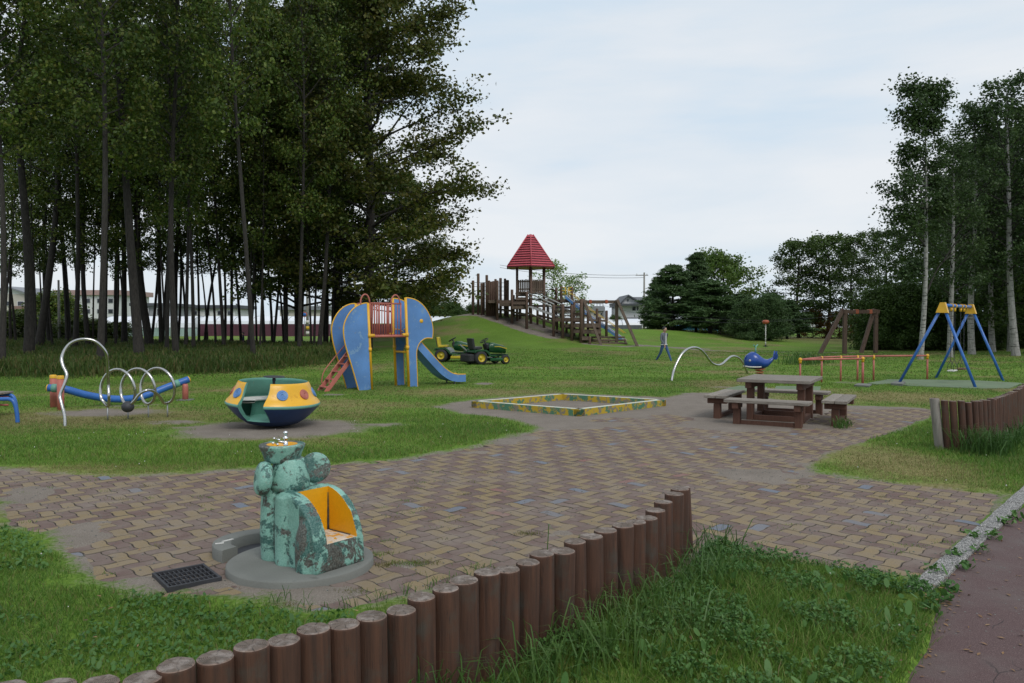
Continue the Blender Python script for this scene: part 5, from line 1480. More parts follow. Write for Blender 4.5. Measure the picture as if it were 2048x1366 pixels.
# ------------------------------------------------------------------ people
def skin_body(name, parent, mt, joints, edges, sub=2):
    """joints: list of (co, rx, ry); one continuous skinned surface"""
    me = bpy.data.meshes.new(name); me.from_pydata([j[0] for j in joints], edges, []); me.update()
    o = bpy.data.objects.new(name, me); COL.objects.link(o)
    md = o.modifiers.new('s', 'SKIN'); md.use_smooth_shade = True
    for i, j in enumerate(joints):
        v = me.skin_vertices[0].data[i]; v.radius = (j[1], j[2]); v.use_root = (i == 0)
    m2 = o.modifiers.new('u', 'SUBSURF'); m2.levels = sub; m2.render_levels = sub
    dg = bpy.context.evaluated_depsgraph_get(); dg.update()
    nm = bpy.data.meshes.new_from_object(o.evaluated_get(dg)); o.modifiers.clear(); o.data = nm
    nm.materials.clear()
    for m_ in (mt if isinstance(mt, list) else [mt]): nm.materials.append(m_)
    for p in nm.polygons: p.use_smooth = True
    o.parent = parent; return o
paint('skin', (.42, .25, .18), None, None, .3, 20, .5, vary=.05, bumps=.02)
paint('jeans', (.035, .085, .20), (.06, .12, .24), None, .4, 14, .85, vary=.2)
paint('grey_jacket', (.11, .12, .15), None, None, .3, 14, .9, vary=.15)
paint('white_shirt', (.62, .62, .62), None, None, .3, 14, .9, vary=.05)
paint('black_hair', (.012, .011, .011), None, None, .3, 30, .5)
paint('navy_cloth', (.010, .018, .040), None, None, .3, 14, .9)
paint('shoe_dark', (.02, .022, .035), None, None, .3, 14, .6)
def person(label, loc, rz, Hh, walk, top_mat, leg_mat, shirt, crouch=0.0):
    t = thing('person', label, 'person', loc, rz); s = Hh / 1.7; t.scale = (s,) * 3
    # local: facing +x, left = +y
    st = walk
    J = [((0, 0, .92), .155, .11), ((0, 0, 1.02), .135, .10), ((.0, 0, 1.2), .165, .11), ((.0, 0, 1.36), .17, .095), ((.01, 0, 1.46), .058, .058), ((.03, 0, 1.52), .05, .055)]
    E = [(0, 1), (1, 2), (2, 3), (3, 4), (4, 5)]
    J = [(j[0], j[2], j[1]) for j in J]
    hands = []
    for sg in (-1, 1):
        b_ = len(J); f = sg * st
        J += [((.0, sg * .10, .86), .088, .085), ((.13 * f + .03, sg * .10, .49), .058, .058), ((.30 * f - (.06 if f < 0 else 0), sg * .095, .10), .040, .042)]
        E += [(0, b_), (b_, b_ + 1), (b_ + 1, b_ + 2)]
        b_ = len(J); g_ = -sg * st
        hx_ = .17 * g_ + .05
        J += [((.0, sg * .18, 1.38), .058, .058), ((.05 * g_ - .03, sg * .25, 1.12), .043, .043), ((hx_, sg * .27, .90), .030, .032)]
        E += [(3, b_), (b_, b_ + 1), (b_ + 1, b_ + 2)]
        hands.append((hx_, sg * .27, .90, sg))
    body = skin_body('body', t, [MATS[top_mat], MATS[leg_mat], MATS['skin']], J, E)
    for p in body.data.polygons:
        z = p.center.z; arm = abs(p.center.y) > .205
        p.material_index = 2 if (z > 1.455) else (1 if z < .93 and not arm else 0)
    # head, hair, face
    m2 = MB(); m2.ball((.035, 0, 1.60), .108, 18, sc=(.95, .78, 1.12)); m2.ball((.135, 0, 1.585), .016, 8, sc=(1, .7, 1.3)); m2.tube([(.02, 0, 1.44), (.03, 0, 1.54)], .052, 12)
    for sg in (-1, 1): m2.ball((.03, sg * .086, 1.595), .02, 8, sc=(.7, .4, 1.2))
    hd_ = m2.build('head', MATS['skin'], t)
    m2 = MB(); m2.ball((.012, 0, 1.635), .112, 18, sc=(.98, .84, .92)); m2.build('hair', MATS['black_hair'], hd_)
    m2 = MB()
    for sg in (-1, 1): m2.ball((.128, sg * .034, 1.605), .009, 6)
    m2.build('eye', MATS['black_hair'], hd_)
    m2 = MB(); m2.ball((.128, 0, 1.54), .012, 8, sc=(.5, 1.8, .5)); m2.build('mouth', MATS['pink_paint'], hd_)
    for (hx2, hy2, hz2, sg) in hands:
        JJ = [((hx2, hy2, hz2 + .02), .026, .018), ((hx2 + .01, hy2, hz2 - .05), .034, .016), ((hx2 + .015, hy2, hz2 - .085), .036, .015)]; EE = [(0, 1), (1, 2)]
        for k_, (dy_, L_) in enumerate(((-.027, .055), (-.009, .07), (.009, .066), (.027, .05))):
            b_ = len(JJ); JJ += [((hx2 + .02, hy2 + dy_ * .6, hz2 - .10), .009, .009), ((hx2 + .025, hy2 + dy_, hz2 - .10 - L_ * .6), .008, .008), ((hx2 + .038, hy2 + dy_ * .95, hz2 - .10 - L_), .007, .007)]
            EE += [(2, b_), (b_, b_ + 1), (b_ + 1, b_ + 2)]
        b_ = len(JJ); JJ += [((hx2 + .03, hy2 - sg * .03, hz2 - .06), .010, .010), ((hx2 + .045, hy2 - sg * .035, hz2 - .095), .008, .008)]; EE += [(1, b_), (b_, b_ + 1)]
        skin_body('hand', t, MATS['skin'], JJ, EE, 1)
    for sg in (-1, 1):
        f = sg * st; fx = .30 * f - (.06 if f < 0 else 0); m2 = MB()
        m2.ball((fx + .055, sg * .095, .045), .05, 12, sc=(2.5, 1, .9)); m2.ball((fx, sg * .095, .075), .05, 10, sc=(1.1, 1, 1.1)); m2.build('shoe', MATS['shoe_dark'], t)
    if shirt:
        m2 = MB(); m2.prism([(-.03, .90), (.03, .90), (.026, 1.2), (.02, 1.44), (-.01, 1.44), (-.024, 1.2)], (.105, 0, 0), (0, 1, 0), (0, 0, 1), (1, 0, 0), .03)
        m2.tube([(.0, -.03, .88), (.0, .03, .88)], .001, 4)
        hem = [(.128 * math.cos(a_), .165 * math.sin(a_), .895) for a_ in np.linspace(0, 2 * PI, 25)[:-1]]
        m2.tube(hem, .018, 6, closed=True); m2.build('shirt', MATS['white_shirt'], t)
    return t
a = AT(1328, 727.5, 34.5)
person('person in an open grey jacket, white shirt and blue jeans striding across the lawn', (a.x, 34.5, a.z), rad(-52), 1.60, 1.25, 'grey_jacket', 'jeans', True)
for q_ in gob.data.vertices: break
a = AT(487, 700, 47); person('person in dark navy clothes standing far off among the tree trunks', (a.x, 47, a.z), rad(200), 1.05, .3, 'navy_cloth', 'navy_cloth', False)

# ------------------------------------------------------------------ far buildings, walls, fences, poles
paint('wall_white', (.62, .62, .62), (.5, .5, .5), None, .3, .6, .8, vary=.06); paint('wall_grey', (.26, .27, .29), None, None, .3, .8, .8)
paint('wall_cream', (.45, .42, .37), None, None, .3, .8, .8); paint('roof_dark', (.06, .065, .075), None, None, .3, .8, .6); paint('roof_pink', (.36, .24, .22), None, None, .3, .8, .6)
paint('roof_grey', (.20, .21, .23), None, None, .3, .8, .6); paint('wall_brick', (.20, .13, .11), None, None, .3, 3, .9); paint('wall_blue', (.06, .24, .42), None, None, .3, 1, .6)
paint('film_white', (.72, .74, .78), None, None, .3, .8, .35, vary=.06); paint('fence_plum', (.085, .022, .040), None, None, .3, 2, .6); paint('fence_mint', (.30, .40, .38), None, None, .3, 2, .6)
paint('window_glass', (.035, .04, .05), None, None, .3, 2, .15); paint('pole_grey', (.22, .21, .19), None, None, .3, 2, .8); paint('fence_grey', (.10, .11, .125), None, None, .3, 1, .7)
def bx(parent, nm, mt, x0, x1, y0, y1, Y, dep, z0=None, z1=None):
    a = AT(x0, y1, Y); b_ = AT(x1, y0, Y); m2 = MB()
    zz0 = a.z if z0 is None else z0; zz1 = b_.z if z1 is None else z1
    m2.box(((a.x + b_.x) / 2, Y + dep / 2, (zz0 + zz1) / 2), (b_.x - a.x, dep, zz1 - zz0)); return m2.build(nm, MATS[mt], parent)
def windows(parent, lst, Y, frame='wall_white'):
    for (x0, x1, y0, y1) in lst:
        w_ = bx(parent, 'window', frame, x0, x1, y0, y1, Y - .06, .06); bx(w_, 'pane', 'window_glass', x0 + (x1 - x0) * .1, x1 - (x1 - x0) * .1, y0 + (y1 - y0) * .1, y1 - (y1 - y0) * .1, Y - .10, .04)
def gable(parent, x0, x1, ye, yp, Y, dep, mt='roof_dark', wallmt='wall_white', xp=None, over=.4):
    a = AT(x0, ye, Y); b_ = AT(x1, ye, Y); p = AT(xp or (x0 + x1) / 2, yp, Y)
    m2 = MB(); m2.prism([(a.x, a.z), (b_.x, a.z), (p.x, p.z)], (0, Y + dep / 2, 0), (1, 0, 0), (0, 0, 1), (0, 1, 0), dep - .1); m2.build('gable_wall', MATS[wallmt], parent)
    m2 = MB()
    for (q_, sgn) in ((a, -1), (b_, 1)):
        d = (q_ - p).normalized(); e = q_ + d * over; th_ = .22
        m2.prism([(p.x, p.z + .05), (e.x, e.z + .05), (e.x, e.z + .05 + th_), (p.x, p.z + .05 + th_)], (0, Y + dep / 2 - .1, 0), (1, 0, 0), (0, 0, 1), (0, 1, 0), dep + .8)
    return m2.build('roof', MATS[mt], parent)
def bthing(nm, label, cat, x, Y): return thing(nm, label, cat, (0, 0, 0))
h = bthing('house', 'white two storey house with a dark gabled roof, right of the fort', 'house', 0, 0); Y = 112
bx(h, 'wall', 'wall_white', 1239, 1300, 610, 668, Y, 9, z0=-.5); gable(h, 1239, 1285, 610, 593, Y, 9, xp=1256); bx(h, 'eave_roof', 'roof_dark', 1222, 1300, 607, 611, Y - 1.2, 2)
bx(h, 'porch_roof', 'roof_dark', 1255, 1280, 635, 638.5, Y - 1.0, 1.0); windows(h, [(1264, 1272, 612.5, 622), (1274, 1277, 612.5, 622), (1254.5, 1257.5, 597.5, 602.5)], Y - .02)
bx(h, 'roof_slope', 'roof_grey', 1262, 1300, 594, 608, Y + 3.5, 5)
h = bthing('building', 'low grey flat roofed building with railings on its roof, behind the fort', 'building', 0, 0); Y = 118
bx(h, 'wall', 'wall_cream', 1160, 1206, 622, 668, Y, 8, z0=-.5); bx(h, 'roof_band', 'wall_grey', 1158, 1208, 612, 622, Y - .3, 9); bx(h, 'side_wall', 'wall_grey', 1206, 1210, 613, 660, Y - .2, 9); windows(h, [(1188, 1192, 625.5, 630), (1201, 1205, 625.5, 630), (1172, 1176, 625.5, 630)], Y - .02)
m2 = MB()
for x in range(1170, 1208, 6): m2.tube([AT(x, 612, Y), AT(x, 602, Y)], .05, 5)
for y in (603, 607): m2.tube([AT(1170, y, Y), AT(1206, y, Y)], .04, 5)
m2.build('roof_railing', MATS['galvanised'], h)
def tunnel(label, x0, x1, y0, y1, Y, R_, n=10):
    t = thing('greenhouse', label, 'greenhouse'); a = AT(x0, y1, Y); b_ = AT(x1, y1, Y); top_ = AT(x0, y0, Y).z; m2 = MB()
    P = []; hh_ = top_ - a.z
    for i in range(n + 1): an = PI * i / n; P.append((-math.cos(an) * R_, max(0, math.sin(an)) ** .8 * hh_))
    k = n + 1; V = [(a.x, Y + R_ + p, a.z + z) for p, z in P] + [(b_.x, Y + R_ + p, a.z + z) for p, z in P]
    m2.add(V, [(i, i + 1, k + i + 1, k + i) for i in range(n)] + [list(range(k))[::-1], list(range(k, 2 * k))], 0, False); m2.build('film_cover', MATS['film_white'], t)
    m2 = MB(); m2.box(((a.x + b_.x) / 2, Y + R_, a.z / 2 - .2), (b_.x - a.x, 2 * R_, a.z + .4)); m2.build('side_wall', MATS['wall_grey'], t)
    m2 = MB(); L_ = b_.x - a.x; c_ = max(4, int(L_ / 2.2))
    for i in range(c_ + 1):
        x = a.x + L_ * i / c_; m2.tube([(x, Y + R_ + p * 1.004, a.z + z * 1.01) for p, z in P[:n // 2 + 2]], .035, 4)
    m2.build('hoop', MATS['galvanised'], t); return t
tunnel('white film greenhouse beside the white house', 1128, 1284, 637, 651, 98, 3.2)
tunnel('long white film greenhouse behind the plum fence among the trunks', 395, 720, 632, 648, 106, 3.2)
tunnel('white film greenhouse seen between the slide and the hill', 800, 925, 632, 648, 105, 3.0)
tunnel('white film greenhouse behind the pale green fence on the left', 205, 385, 632, 655, 104, 3.0)
def fence(label, x0, x1, y0, y1, Y, mt, step=2.0):
    t = thing('metal_fence', label, 'fence'); a = AT(x0, y1, Y); b_ = AT(x1, y0, Y); m2 = MB(); L_ = b_.x - a.x; n = int(L_ / .25)
    P = []
    for i in range(n + 1): P.append((a.x + L_ * i / n, Y + (.03 if i % 2 else 0)))
    V = [(x, y, -.2) for x, y in P] + [(x, y, b_.z) for x, y in P]; k = n + 1
    V += [(x, y + .02, -.2) for x, y in P] + [(x, y + .02, b_.z) for x, y in P]
    m2.add(V, [(i, i + 1, k + i + 1, k + i) for i in range(n)] + [(2 * k + i, 3 * k + i, 3 * k + i + 1, 2 * k + i + 1) for i in range(n)] + [(k + i, k + i + 1, 3 * k + i + 1, 3 * k + i) for i in range(n)]); m2.build('sheet', MATS[mt], t)
    for i in range(int(L_ / step / 2) + 1):
        m2 = MB(); x = a.x + i * step * 2; m2.box((x, Y - .05, b_.z / 2), (.07, .07, b_.z + .1)); m2.build('post', MATS[mt], t)
fence('plum coloured corrugated fence behind the left trees', 400, 660, 648, 672, 96, 'fence_plum', 3)
fence('plum coloured corrugated fence behind the elephant slide', 668, 830, 648, 672, 97, 'fence_plum', 3)
fence('pale green metal fence behind the left trees', 215, 394, 657, 677, 95, 'fence_mint', 3)
fence('dark grey fence in front of the greenhouse by the white house', 1110, 1284, 650, 670, 93, 'fence_grey', 3)
h = bthing('apartment_building', 'pale apartment block with a pinkish roof behind the trees at far left', 'apartment building', 0, 0); Y = 140
bx(h, 'wall', 'wall_white', 110, 236, 590, 668, Y, 12, z0=-.5); bx(h, 'roof', 'roof_pink', 106, 240, 580, 590, Y - .5, 13); windows(h, [(x, x + 10, y, y + 9) for x in (122, 146, 170, 194, 216) for y in (597, 618)], Y - .02, 'wall_grey')
h = bthing('house', 'cream and grey house with balcony at the far left edge', 'house', 0, 0); Y = 120
bx(h, 'wall', 'wall_cream', -20, 50, 588, 668, Y, 9, z0=-.5); gable(h, -22, 54, 588, 576, Y, 9, 'roof_grey'); windows(h, [(34, 48, 602, 612), (10, 22, 602, 612)], Y - .02, 'wall_white'); bx(h, 'balcony', 'wall_brick', 20, 50, 612, 618, Y - 1.2, 1.2)
h = bthing('brick_house', 'brown brick house with a grey upper floor behind the pale green fence', 'house', 0, 0); Y = 116
bx(h, 'lower_wall', 'wall_brick', 262, 332, 634, 668, Y, 9, z0=-.5); bx(h, 'upper_wall', 'wall_grey', 262, 332, 612, 634, Y + .05, 8.9); bx(h, 'roof', 'roof_dark', 258, 336, 606, 612, Y - .5, 10); windows(h, [(313, 324, 616, 632), (285, 297, 616, 632)], Y - .08)
h = bthing('row_building', 'long white building with a dark roof behind the plum fence', 'building', 0, 0); Y = 128
bx(h, 'wall', 'wall_white', 345, 470, 617, 668, Y, 9, z0=-.5); bx(h, 'roof', 'roof_dark', 342, 474, 610, 617, Y - .5, 10); windows(h, [(x, x + 9, 622, 630) for x in (360, 385, 410, 435, 455)], Y - .02, 'wall_grey')
h = bthing('cream_building', 'cream building with a brown roof behind the greenhouse and trunks', 'building', 0, 0); Y = 132
bx(h, 'wall', 'wall_cream', 560, 645, 620, 668, Y, 9, z0=-.5); bx(h, 'roof', 'roof_grey', 556, 650, 612, 620, Y - .5, 10); windows(h, [(x, x + 8, 624, 630) for x in (570, 592, 614)], Y - .02, 'wall_white')
h = bthing('shed', 'bright blue shed under the mid distance pines', 'shed', 0, 0); Y = 88
bx(h, 'wall', 'wall_blue', 1365, 1436, 652, 667, Y, 5, z0=-.2); bx(h, 'roof', 'wall_blue', 1363, 1438, 650, 652, Y - .3, 5.6); bx(h, 'side_wall', 'wall_white', 1340, 1365, 654, 667, Y + .3, 4.5, z0=-.2); windows(h, [(1399, 1406, 655, 661)], Y - .02)
h = bthing('shed', 'small white shed with a blue roof at the far edge of the right lawn', 'shed', 0, 0); Y = 118
bx(h, 'wall', 'wall_white', 1584, 1610, 645, 660, Y, 5, z0=-.2); bx(h, 'roof', 'wall_blue', 1578, 1612, 640, 645.5, Y - .4, 6)
h = bthing('building', 'white building glimpsed beyond the reddish maples', 'building', 0, 0); Y = 150
bx(h, 'wall', 'wall_white', 1600, 1735, 640, 662, Y, 8, z0=-.2); bx(h, 'roof', 'roof_grey', 1598, 1738, 636, 640, Y - .5, 9); windows(h, [(x, x + 7, 645, 652) for x in (1650, 1680, 1710)], Y - .02, 'wall_grey')
# garden shelter beyond the swings
h = thing('shelter', 'low pale roofed shelter half hidden in the shrubs behind the swings', 'shelter'); Y = 52
a = AT(1876, 640, Y); b_ = AT(1976, 640, Y); m2 = MB()
m2.prism([(a.x, a.z - .12), (a.x + .5, a.z + .12), (b_.x - .5, a.z + .12), (b_.x, a.z - .12), (b_.x, a.z - .20), (a.x, a.z - .20)], (0, Y + 1.2, 0), (1, 0, 0), (0, 0, 1), (0, 1, 0), 2.4); m2.build('roof', MATS['roof_grey'], h)
for x in (a.x + .3, (a.x + b_.x) / 2, b_.x - .3):
    m2 = MB(); m2.tube([(x, Y + .3, -.1), (x, Y + .3, a.z - .2)], .06, 8); m2.build('post', MATS['fort_post'], h)
# poles and wires
def pole(label, x, yt, Y, r=.13, arm=None, band=False):
    t = thing('utility_pole', label, 'utility pole'); a = AT(x, yt, Y); m2 = MB(); m2.tube([(a.x, Y, -.3), (a.x, Y, a.z)], [r, r * .7], 8); m2.build('pole', MATS['pole_grey'], t)
    if arm:
        m2 = MB(); m2.box((a.x + arm[0], Y, a.z - .35), (arm[1], .1, .1)); m2.build('cross_arm', MATS['pole_grey'], t)
        for dx in (-.4, .4):
            m2 = MB(); m2.lathe([(.001, .2), (.05, .15), (.03, .08), (.05, .0), (.001, 0)][::-1], 8, M=Matrix.Translation((a.x + arm[0] + dx * arm[1], Y, a.z - .3))); m2.build('insulator', MATS['white_paint'], t)
    if band:
        for z, mt in ((1.9, 'white_paint'), (1.2, 'fort_yellow'), (.6, 'white_paint')):
            m2 = MB(); m2.tube([(a.x, Y, z - .3), (a.x, Y, z + .05)], r + .01, 10); m2.build('band', MATS[mt], t)
    return a
p1 = pole('utility pole with a cross arm left of the mid distance conifers', 1288.5, 545, 100, .15, (-.3, 1.6)); p2 = pole('utility pole rising behind the mid distance conifers', 1502, 566, 120, .15, (0, 1.2))
p3 = pole('banded utility pole by the plum fence among the trunks', 614.5, 560, 92, .19, None, True)
pole('thin grey lamp pole at the far left among the trunks', 50, 520, 60, .09); pole('grey metal pole between the left trunks near the shrubs', 117, 560, 60, .11); pole('slim grey pole in front of the pale green fence', 342, 600, 80, .10)
def wire(label, A, B, sag, n=1):
    t = thing('overhead_wire', label, 'wire')
    for k in range(n):
        P = []
        for i in range(21):
            u = i / 20; q_ = A + (B - A) * u + Vector((0, 0, -sag * 4 * u * (1 - u) - k * .35)); P.append(q_)
        m2 = MB(); m2.tube(P, .022, 4); m2.build('cable', MATS['black_rubber'], t)
wire('pair of overhead wires between the tower roof and the pole by the conifers', AT(1000, 530, 110), p1 + Vector((0, 0, -.3)), .5, 2)
wire('overhead wire from the pole behind the conifers toward the right trees', p2, AT(1640, 580, 140), .6)
# road sign on the banded pole area
t = thing('traffic_sign', 'small round blue traffic sign with red edge by the banded pole', 'sign'); a = AT(609, 629, 91); m2 = MB()
q_ = Matrix.Translation(a) @ Matrix.Rotation(PI / 2, 4, 'X'); m2.lathe([(.001, .02), (.24, .02), (.24, -.02), (.001, -.02)][::-1], 20, M=q_); m2.build('disc', MATS['blue_pipe'], t); m2 = MB(); m2.lathe([(.22, .03), (.30, .03), (.30, -.03), (.22, -.03)][::-1], 20, M=q_); m2.build('rim', MATS['red_orange'], t)
m2 = MB(); m2.tube([(a.x, a.y + .05, -.2), (a.x, a.y + .05, a.z)], .04, 6); m2.build('sign_post', MATS['galvanised'], t)
# ------------------------------------------------------------------ trees
leafmat('leaf_wood', [(.032, .056, .009), (.062, .104, .014), (.044, .078, .011), (.115, .160, .022), (.100, .096, .018)], .28, .5, .45)
leafmat('leaf_edge', [(.060, .078, .013), (.090, .088, .015), (.048, .085, .014), (.125, .110, .020), (.075, .120, .018)], .30, .5)
leafmat('leaf_birch', [(.036, .070, .020), (.054, .095, .026), (.030, .058, .016), (.072, .112, .032)], .3)
leafmat('leaf_dark', [(.038, .070, .014), (.058, .100, .018), (.046, .084, .018), (.075, .120, .022)], .25)
leafmat('leaf_pine', [(.048, .095, .034), (.070, .125, .042), (.060, .110, .034), (.090, .150, .050)], .15)
leafmat('leaf_bright', [(.085, .150, .028), (.12, .19, .036), (.07, .13, .026), (.15, .21, .045)], .4)
leafmat('leaf_pale', [(.20, .30, .08), (.26, .36, .10), (.17, .27, .07)], .55)
leafmat('leaf_maple', [(.22, .075, .028), (.16, .10, .025), (.08, .09, .02), (.26, .12, .03)], .35)
def bark(name, c, c2, birch=False):
    m, nt, b, o = nodes(name)
    co = coord(nt, 'Object', (6, 6, 1.6)); co1 = coord(nt, 'Object', (1.2, 1.2, 9))
    n1 = noise(nt, co, 3, 6, .65)
    col = ramp(nt, n1, [(.35, c), (.65, c2)])
    if birch:
        n2 = noise(nt, co1, 2.2, 5, .6); col = mix(nt, ramp(nt, n2, [(.56, 0), (.62, .9)]), col, (.03, .028, .025))
        n3 = noise(nt, coord(nt, 'Object', (1, 1, .6)), 1.3, 3); col = mix(nt, ramp(nt, n3, [(.55, 0), (.7, .5)]), col, (.15, .14, .12))
    shade(nt, b, col); b.inputs['Roughness'].default_value = .95; bump(nt, b, n1, .7, .03); return m
bark('bark_grey', (.013, .011, .009), (.040, .035, .029)); bark('bark_dark', (.012, .010, .008), (.032, .027, .022)); bark('bark_birch', (.20, .19, .175), (.36, .35, .33), True)

def tubes_np(P, R, n):
    P = np.asarray(P, float); k, m = P.shape[:2]
    T = np.gradient(P, axis=1); T /= np.linalg.norm(T, axis=2, keepdims=True) + 1e-9
    ref = np.where(np.abs(T[:, :1, 2:3]) > .8, np.array([[[1., 0, 0]]]), np.array([[[0, 0, 1.]]]))
    U = np.cross(T, ref); U /= np.linalg.norm(U, axis=2, keepdims=True) + 1e-9
    W = np.cross(T, U)
    a = np.arange(n) * 2 * PI / n
    V = P[:, :, None] + R[:, :, None, None] * (np.cos(a)[None, None, :, None] * U[:, :, None] + np.sin(a)[None, None, :, None] * W[:, :, None])
    idx = np.arange(k * m * n).reshape(k, m, n)
    q = np.stack([idx[:, :-1], np.roll(idx, -1, 2)[:, :-1], np.roll(idx, -1, 2)[:, 1:], idx[:, 1:]], -1).reshape(-1, 4)
    return V.reshape(-1, 3), q
def leaves_np(rg, C, L, Wd, up=.35, shape='leaf'):
    """rhombic leaves centred near C"""
    k = len(C)
    d = rg.normal(size=(k, 3)); d[:, 2] = d[:, 2] * .6 - .35; d /= np.linalg.norm(d, axis=1, keepdims=True)
    nn = rg.normal(size=(k, 3)); nn[:, 2] += up * 3
    s = np.cross(nn, d); s /= np.linalg.norm(s, axis=1, keepdims=True) + 1e-9
    f = rg.uniform(.7, 1.3, k)[:, None]
    ln = L * f; wd = Wd * f
    nrm = np.cross(d, s)
    b = C - d * ln * .5; t = C + d * ln * .5; m1 = C - d * ln * .05 + s * wd * .5 + nrm * ln * .08; m2 = C - d * ln * .05 - s * wd * .5 + nrm * ln * .08
    V = np.stack([b, m1, t, m2], 1).reshape(-1, 3)
    return V, np.arange(k * 4).reshape(-1, 4)
def make_tree(seed, Ht, r0, lo, Rf, elf, nprim, nsec, nleaf, leaf, lmat, bmat, sc=(.22, .12), lean=(0, 0), wob=.35, curve=.15, prims=None, fork=None, sec_k=.42, tz_top=1.0, up=.35, dead=0, bulge=1.25, tip=.75, so=.8, lv=(.7, 1.15)):
    rg = np.random.default_rng(seed)
    m = 16; t = np.linspace(0, 1, m)
    w1, w2, w3, w4 = rg.uniform(-1, 1, 4) * wob
    tx = lean[0] * t * Ht + w1 * np.sin(t * 3.1) * .9 + w2 * np.sin(t * 8) * .34; ty = lean[1] * t * Ht + w3 * np.sin(t * 3.3) * .9 + w4 * np.sin(t * 7.1) * .34
    tz = -.3 + (Ht * tz_top + .3) * t
    TP = np.stack([tx, ty, tz], 1)
    TR = r0 * ((1 - t) ** .8 * .93 + .06); TR[0] *= bulge; TR[1] *= 1.03
    tv, tq = tubes_np(TP[None], TR[None], 12)
    tp = lambda s: np.stack([np.interp(s, t, TP[:, i]) for i in range(3)], -1)
    if prims is None:
        s = lo + (.985 - lo) * (np.arange(nprim) + rg.uniform(0, 1, nprim)) / nprim
        az = np.arange(nprim) * 2.399963 + rg.uniform(-.5, .5, nprim)
        u = (s - lo) / (1 - lo)
        L = np.array([Rf(x) for x in u]) * rg.uniform(lv[0], lv[1], nprim); el = np.array([elf(x) for x in u]) + rg.normal(0, .12, nprim)
    else:
        pr = np.array(prims, float); s, az, L, el = pr.T; nprim = len(s)
    st = tp(s); hd = np.stack([np.cos(az), np.sin(az), 0 * az], 1)
    q = np.linspace(0, 1, 7)[None, :, None]
    z = np.sin(el)[:, None, None] * q + curve * q ** 2 * rg.uniform(-.6, 1.2, (nprim, 1, 1))
    side = np.stack([-np.sin(az), np.cos(az), 0 * az], 1)[:, None] * (rg.uniform(-.12, .12, (nprim, 1, 1)) * np.sin(q * 3) + rg.normal(0, .018, (nprim, 7, 1)) * (q > 0))
    BP = st[:, None] + (hd[:, None] * np.cos(el)[:, None, None] * q + np.array([0, 0, 1.])[None, None] * z + side) * L[:, None, None]
    br = np.interp(s, t, TR)
    BR = (np.minimum(br * .5, .012 * L + .012))[:, None] * (1 - np.linspace(0, 1, 7)[None] * .85)
    bv, bq = tubes_np(BP, BR, 5)
    ns = nsec; u = np.clip(rg.uniform(.22, 1.0, (nprim, ns)) ** so, 0, 1)
    i0 = np.clip((u * 6).astype(int), 0, 5); f = u * 6 - i0; ar = np.arange(nprim)[:, None]
    S = BP[ar, i0] * (1 - f[..., None]) + BP[ar, i0 + 1] * f[..., None]
    a2 = az[:, None] + rg.uniform(-1.25, 1.25, (nprim, ns)); e2 = el[:, None] * .6 + rg.normal(.05, .3, (nprim, ns))
    L2 = L[:, None] * sec_k * (1.15 - tip * u) * rg.uniform(.6, 1.25, (nprim, ns)) + .18
    D2 = np.stack([np.cos(a2) * np.cos(e2), np.sin(a2) * np.cos(e2), np.sin(e2)], -1)
    k2 = nprim * ns; S = S.reshape(k2, 3); D2 = D2.reshape(k2, 3); L2 = L2.reshape(k2)
    q4 = np.linspace(0, 1, 4)
    SPp = S[:, None] + D2[:, None] * (L2[:, None] * q4[None])[..., None]; SPp[:, :, 2] += (-.10 * q4 ** 2)[None] * L2[:, None]
    SR = (np.clip(.006 * L2 + .004, .004, .02))[:, None] * (1 - .7 * q4)[None]
    sv, sq = tubes_np(SPp, SR, 3)
    n1 = len(tv); n2 = n1 + len(bv)
    V = np.concatenate([tv, bv, sv]); Q = np.concatenate([tq, bq + n1, sq + n2])
    trunk = npmesh('trunk', V, Q, np.full(len(Q), 4), [MATS[bmat], MATS['bark_grey' if bmat == 'bark_birch' else bmat]], np.concatenate([np.zeros(len(tq)), np.ones(len(Q) - len(tq))]).astype(int), smooth=True)
    # leaves in clumps along the side shoots
    kk = nleaf; live = rg.random(k2) > dead
    pos = rg.uniform(.15, 1.08, (k2, kk)); C = S[:, None] + D2[:, None] * (pos * L2[:, None])[..., None]
    C[:, :, 2] -= .10 * pos ** 2 * L2[:, None]
    C += rg.normal(0, 1, C.shape) * np.array([sc[0], sc[0], sc[1]])
    C = C[live].reshape(-1, 3)
    lv, lq = leaves_np(rg, C, leaf[0], leaf[1], up)
    crown = npmesh('crown', lv, lq, np.full(len(lq), 4), MATS[lmat])
    return trunk, crown
def put_tree(nm, meshes, label, cat, loc, rz, sc, group):
    t = thing(nm, label, cat, loc, rz, group); t.scale = sc if isinstance(sc, tuple) else (sc,) * 3
    for n_, me in zip(('trunk', 'crown'), meshes): npobj(n_, me, t)
    return t
wood_v = [make_tree(100 + i, 20, .20, (.24, .40, .31, .48, .37)[i], lambda u: 3.5 * (1 - u) ** .5 * (.30 + .8 * min(1, u * 2.2)) + .35, lambda u: .35 + .6 * u, 52, 7, 36, (.17, .115), 'leaf_wood', 'bark_grey', (.25, .15), (.012 * (i - 1.5), .008 * (i - 1)), .6, dead=.22, fork=1) for i in range(5)]
wood_v += [make_tree(150 + i, 17, .105, .30, lambda u: 1.7 * (1 - u) ** .5 * (.3 + .8 * min(1, u * 2)) + .3, lambda u: .5 + .5 * u, 30, 6, 22, (.18, .12), 'leaf_wood', 'bark_dark', (.28, .18), (.02 * (i * 2 - 1), .01), .7, dead=.2) for i in range(2)]
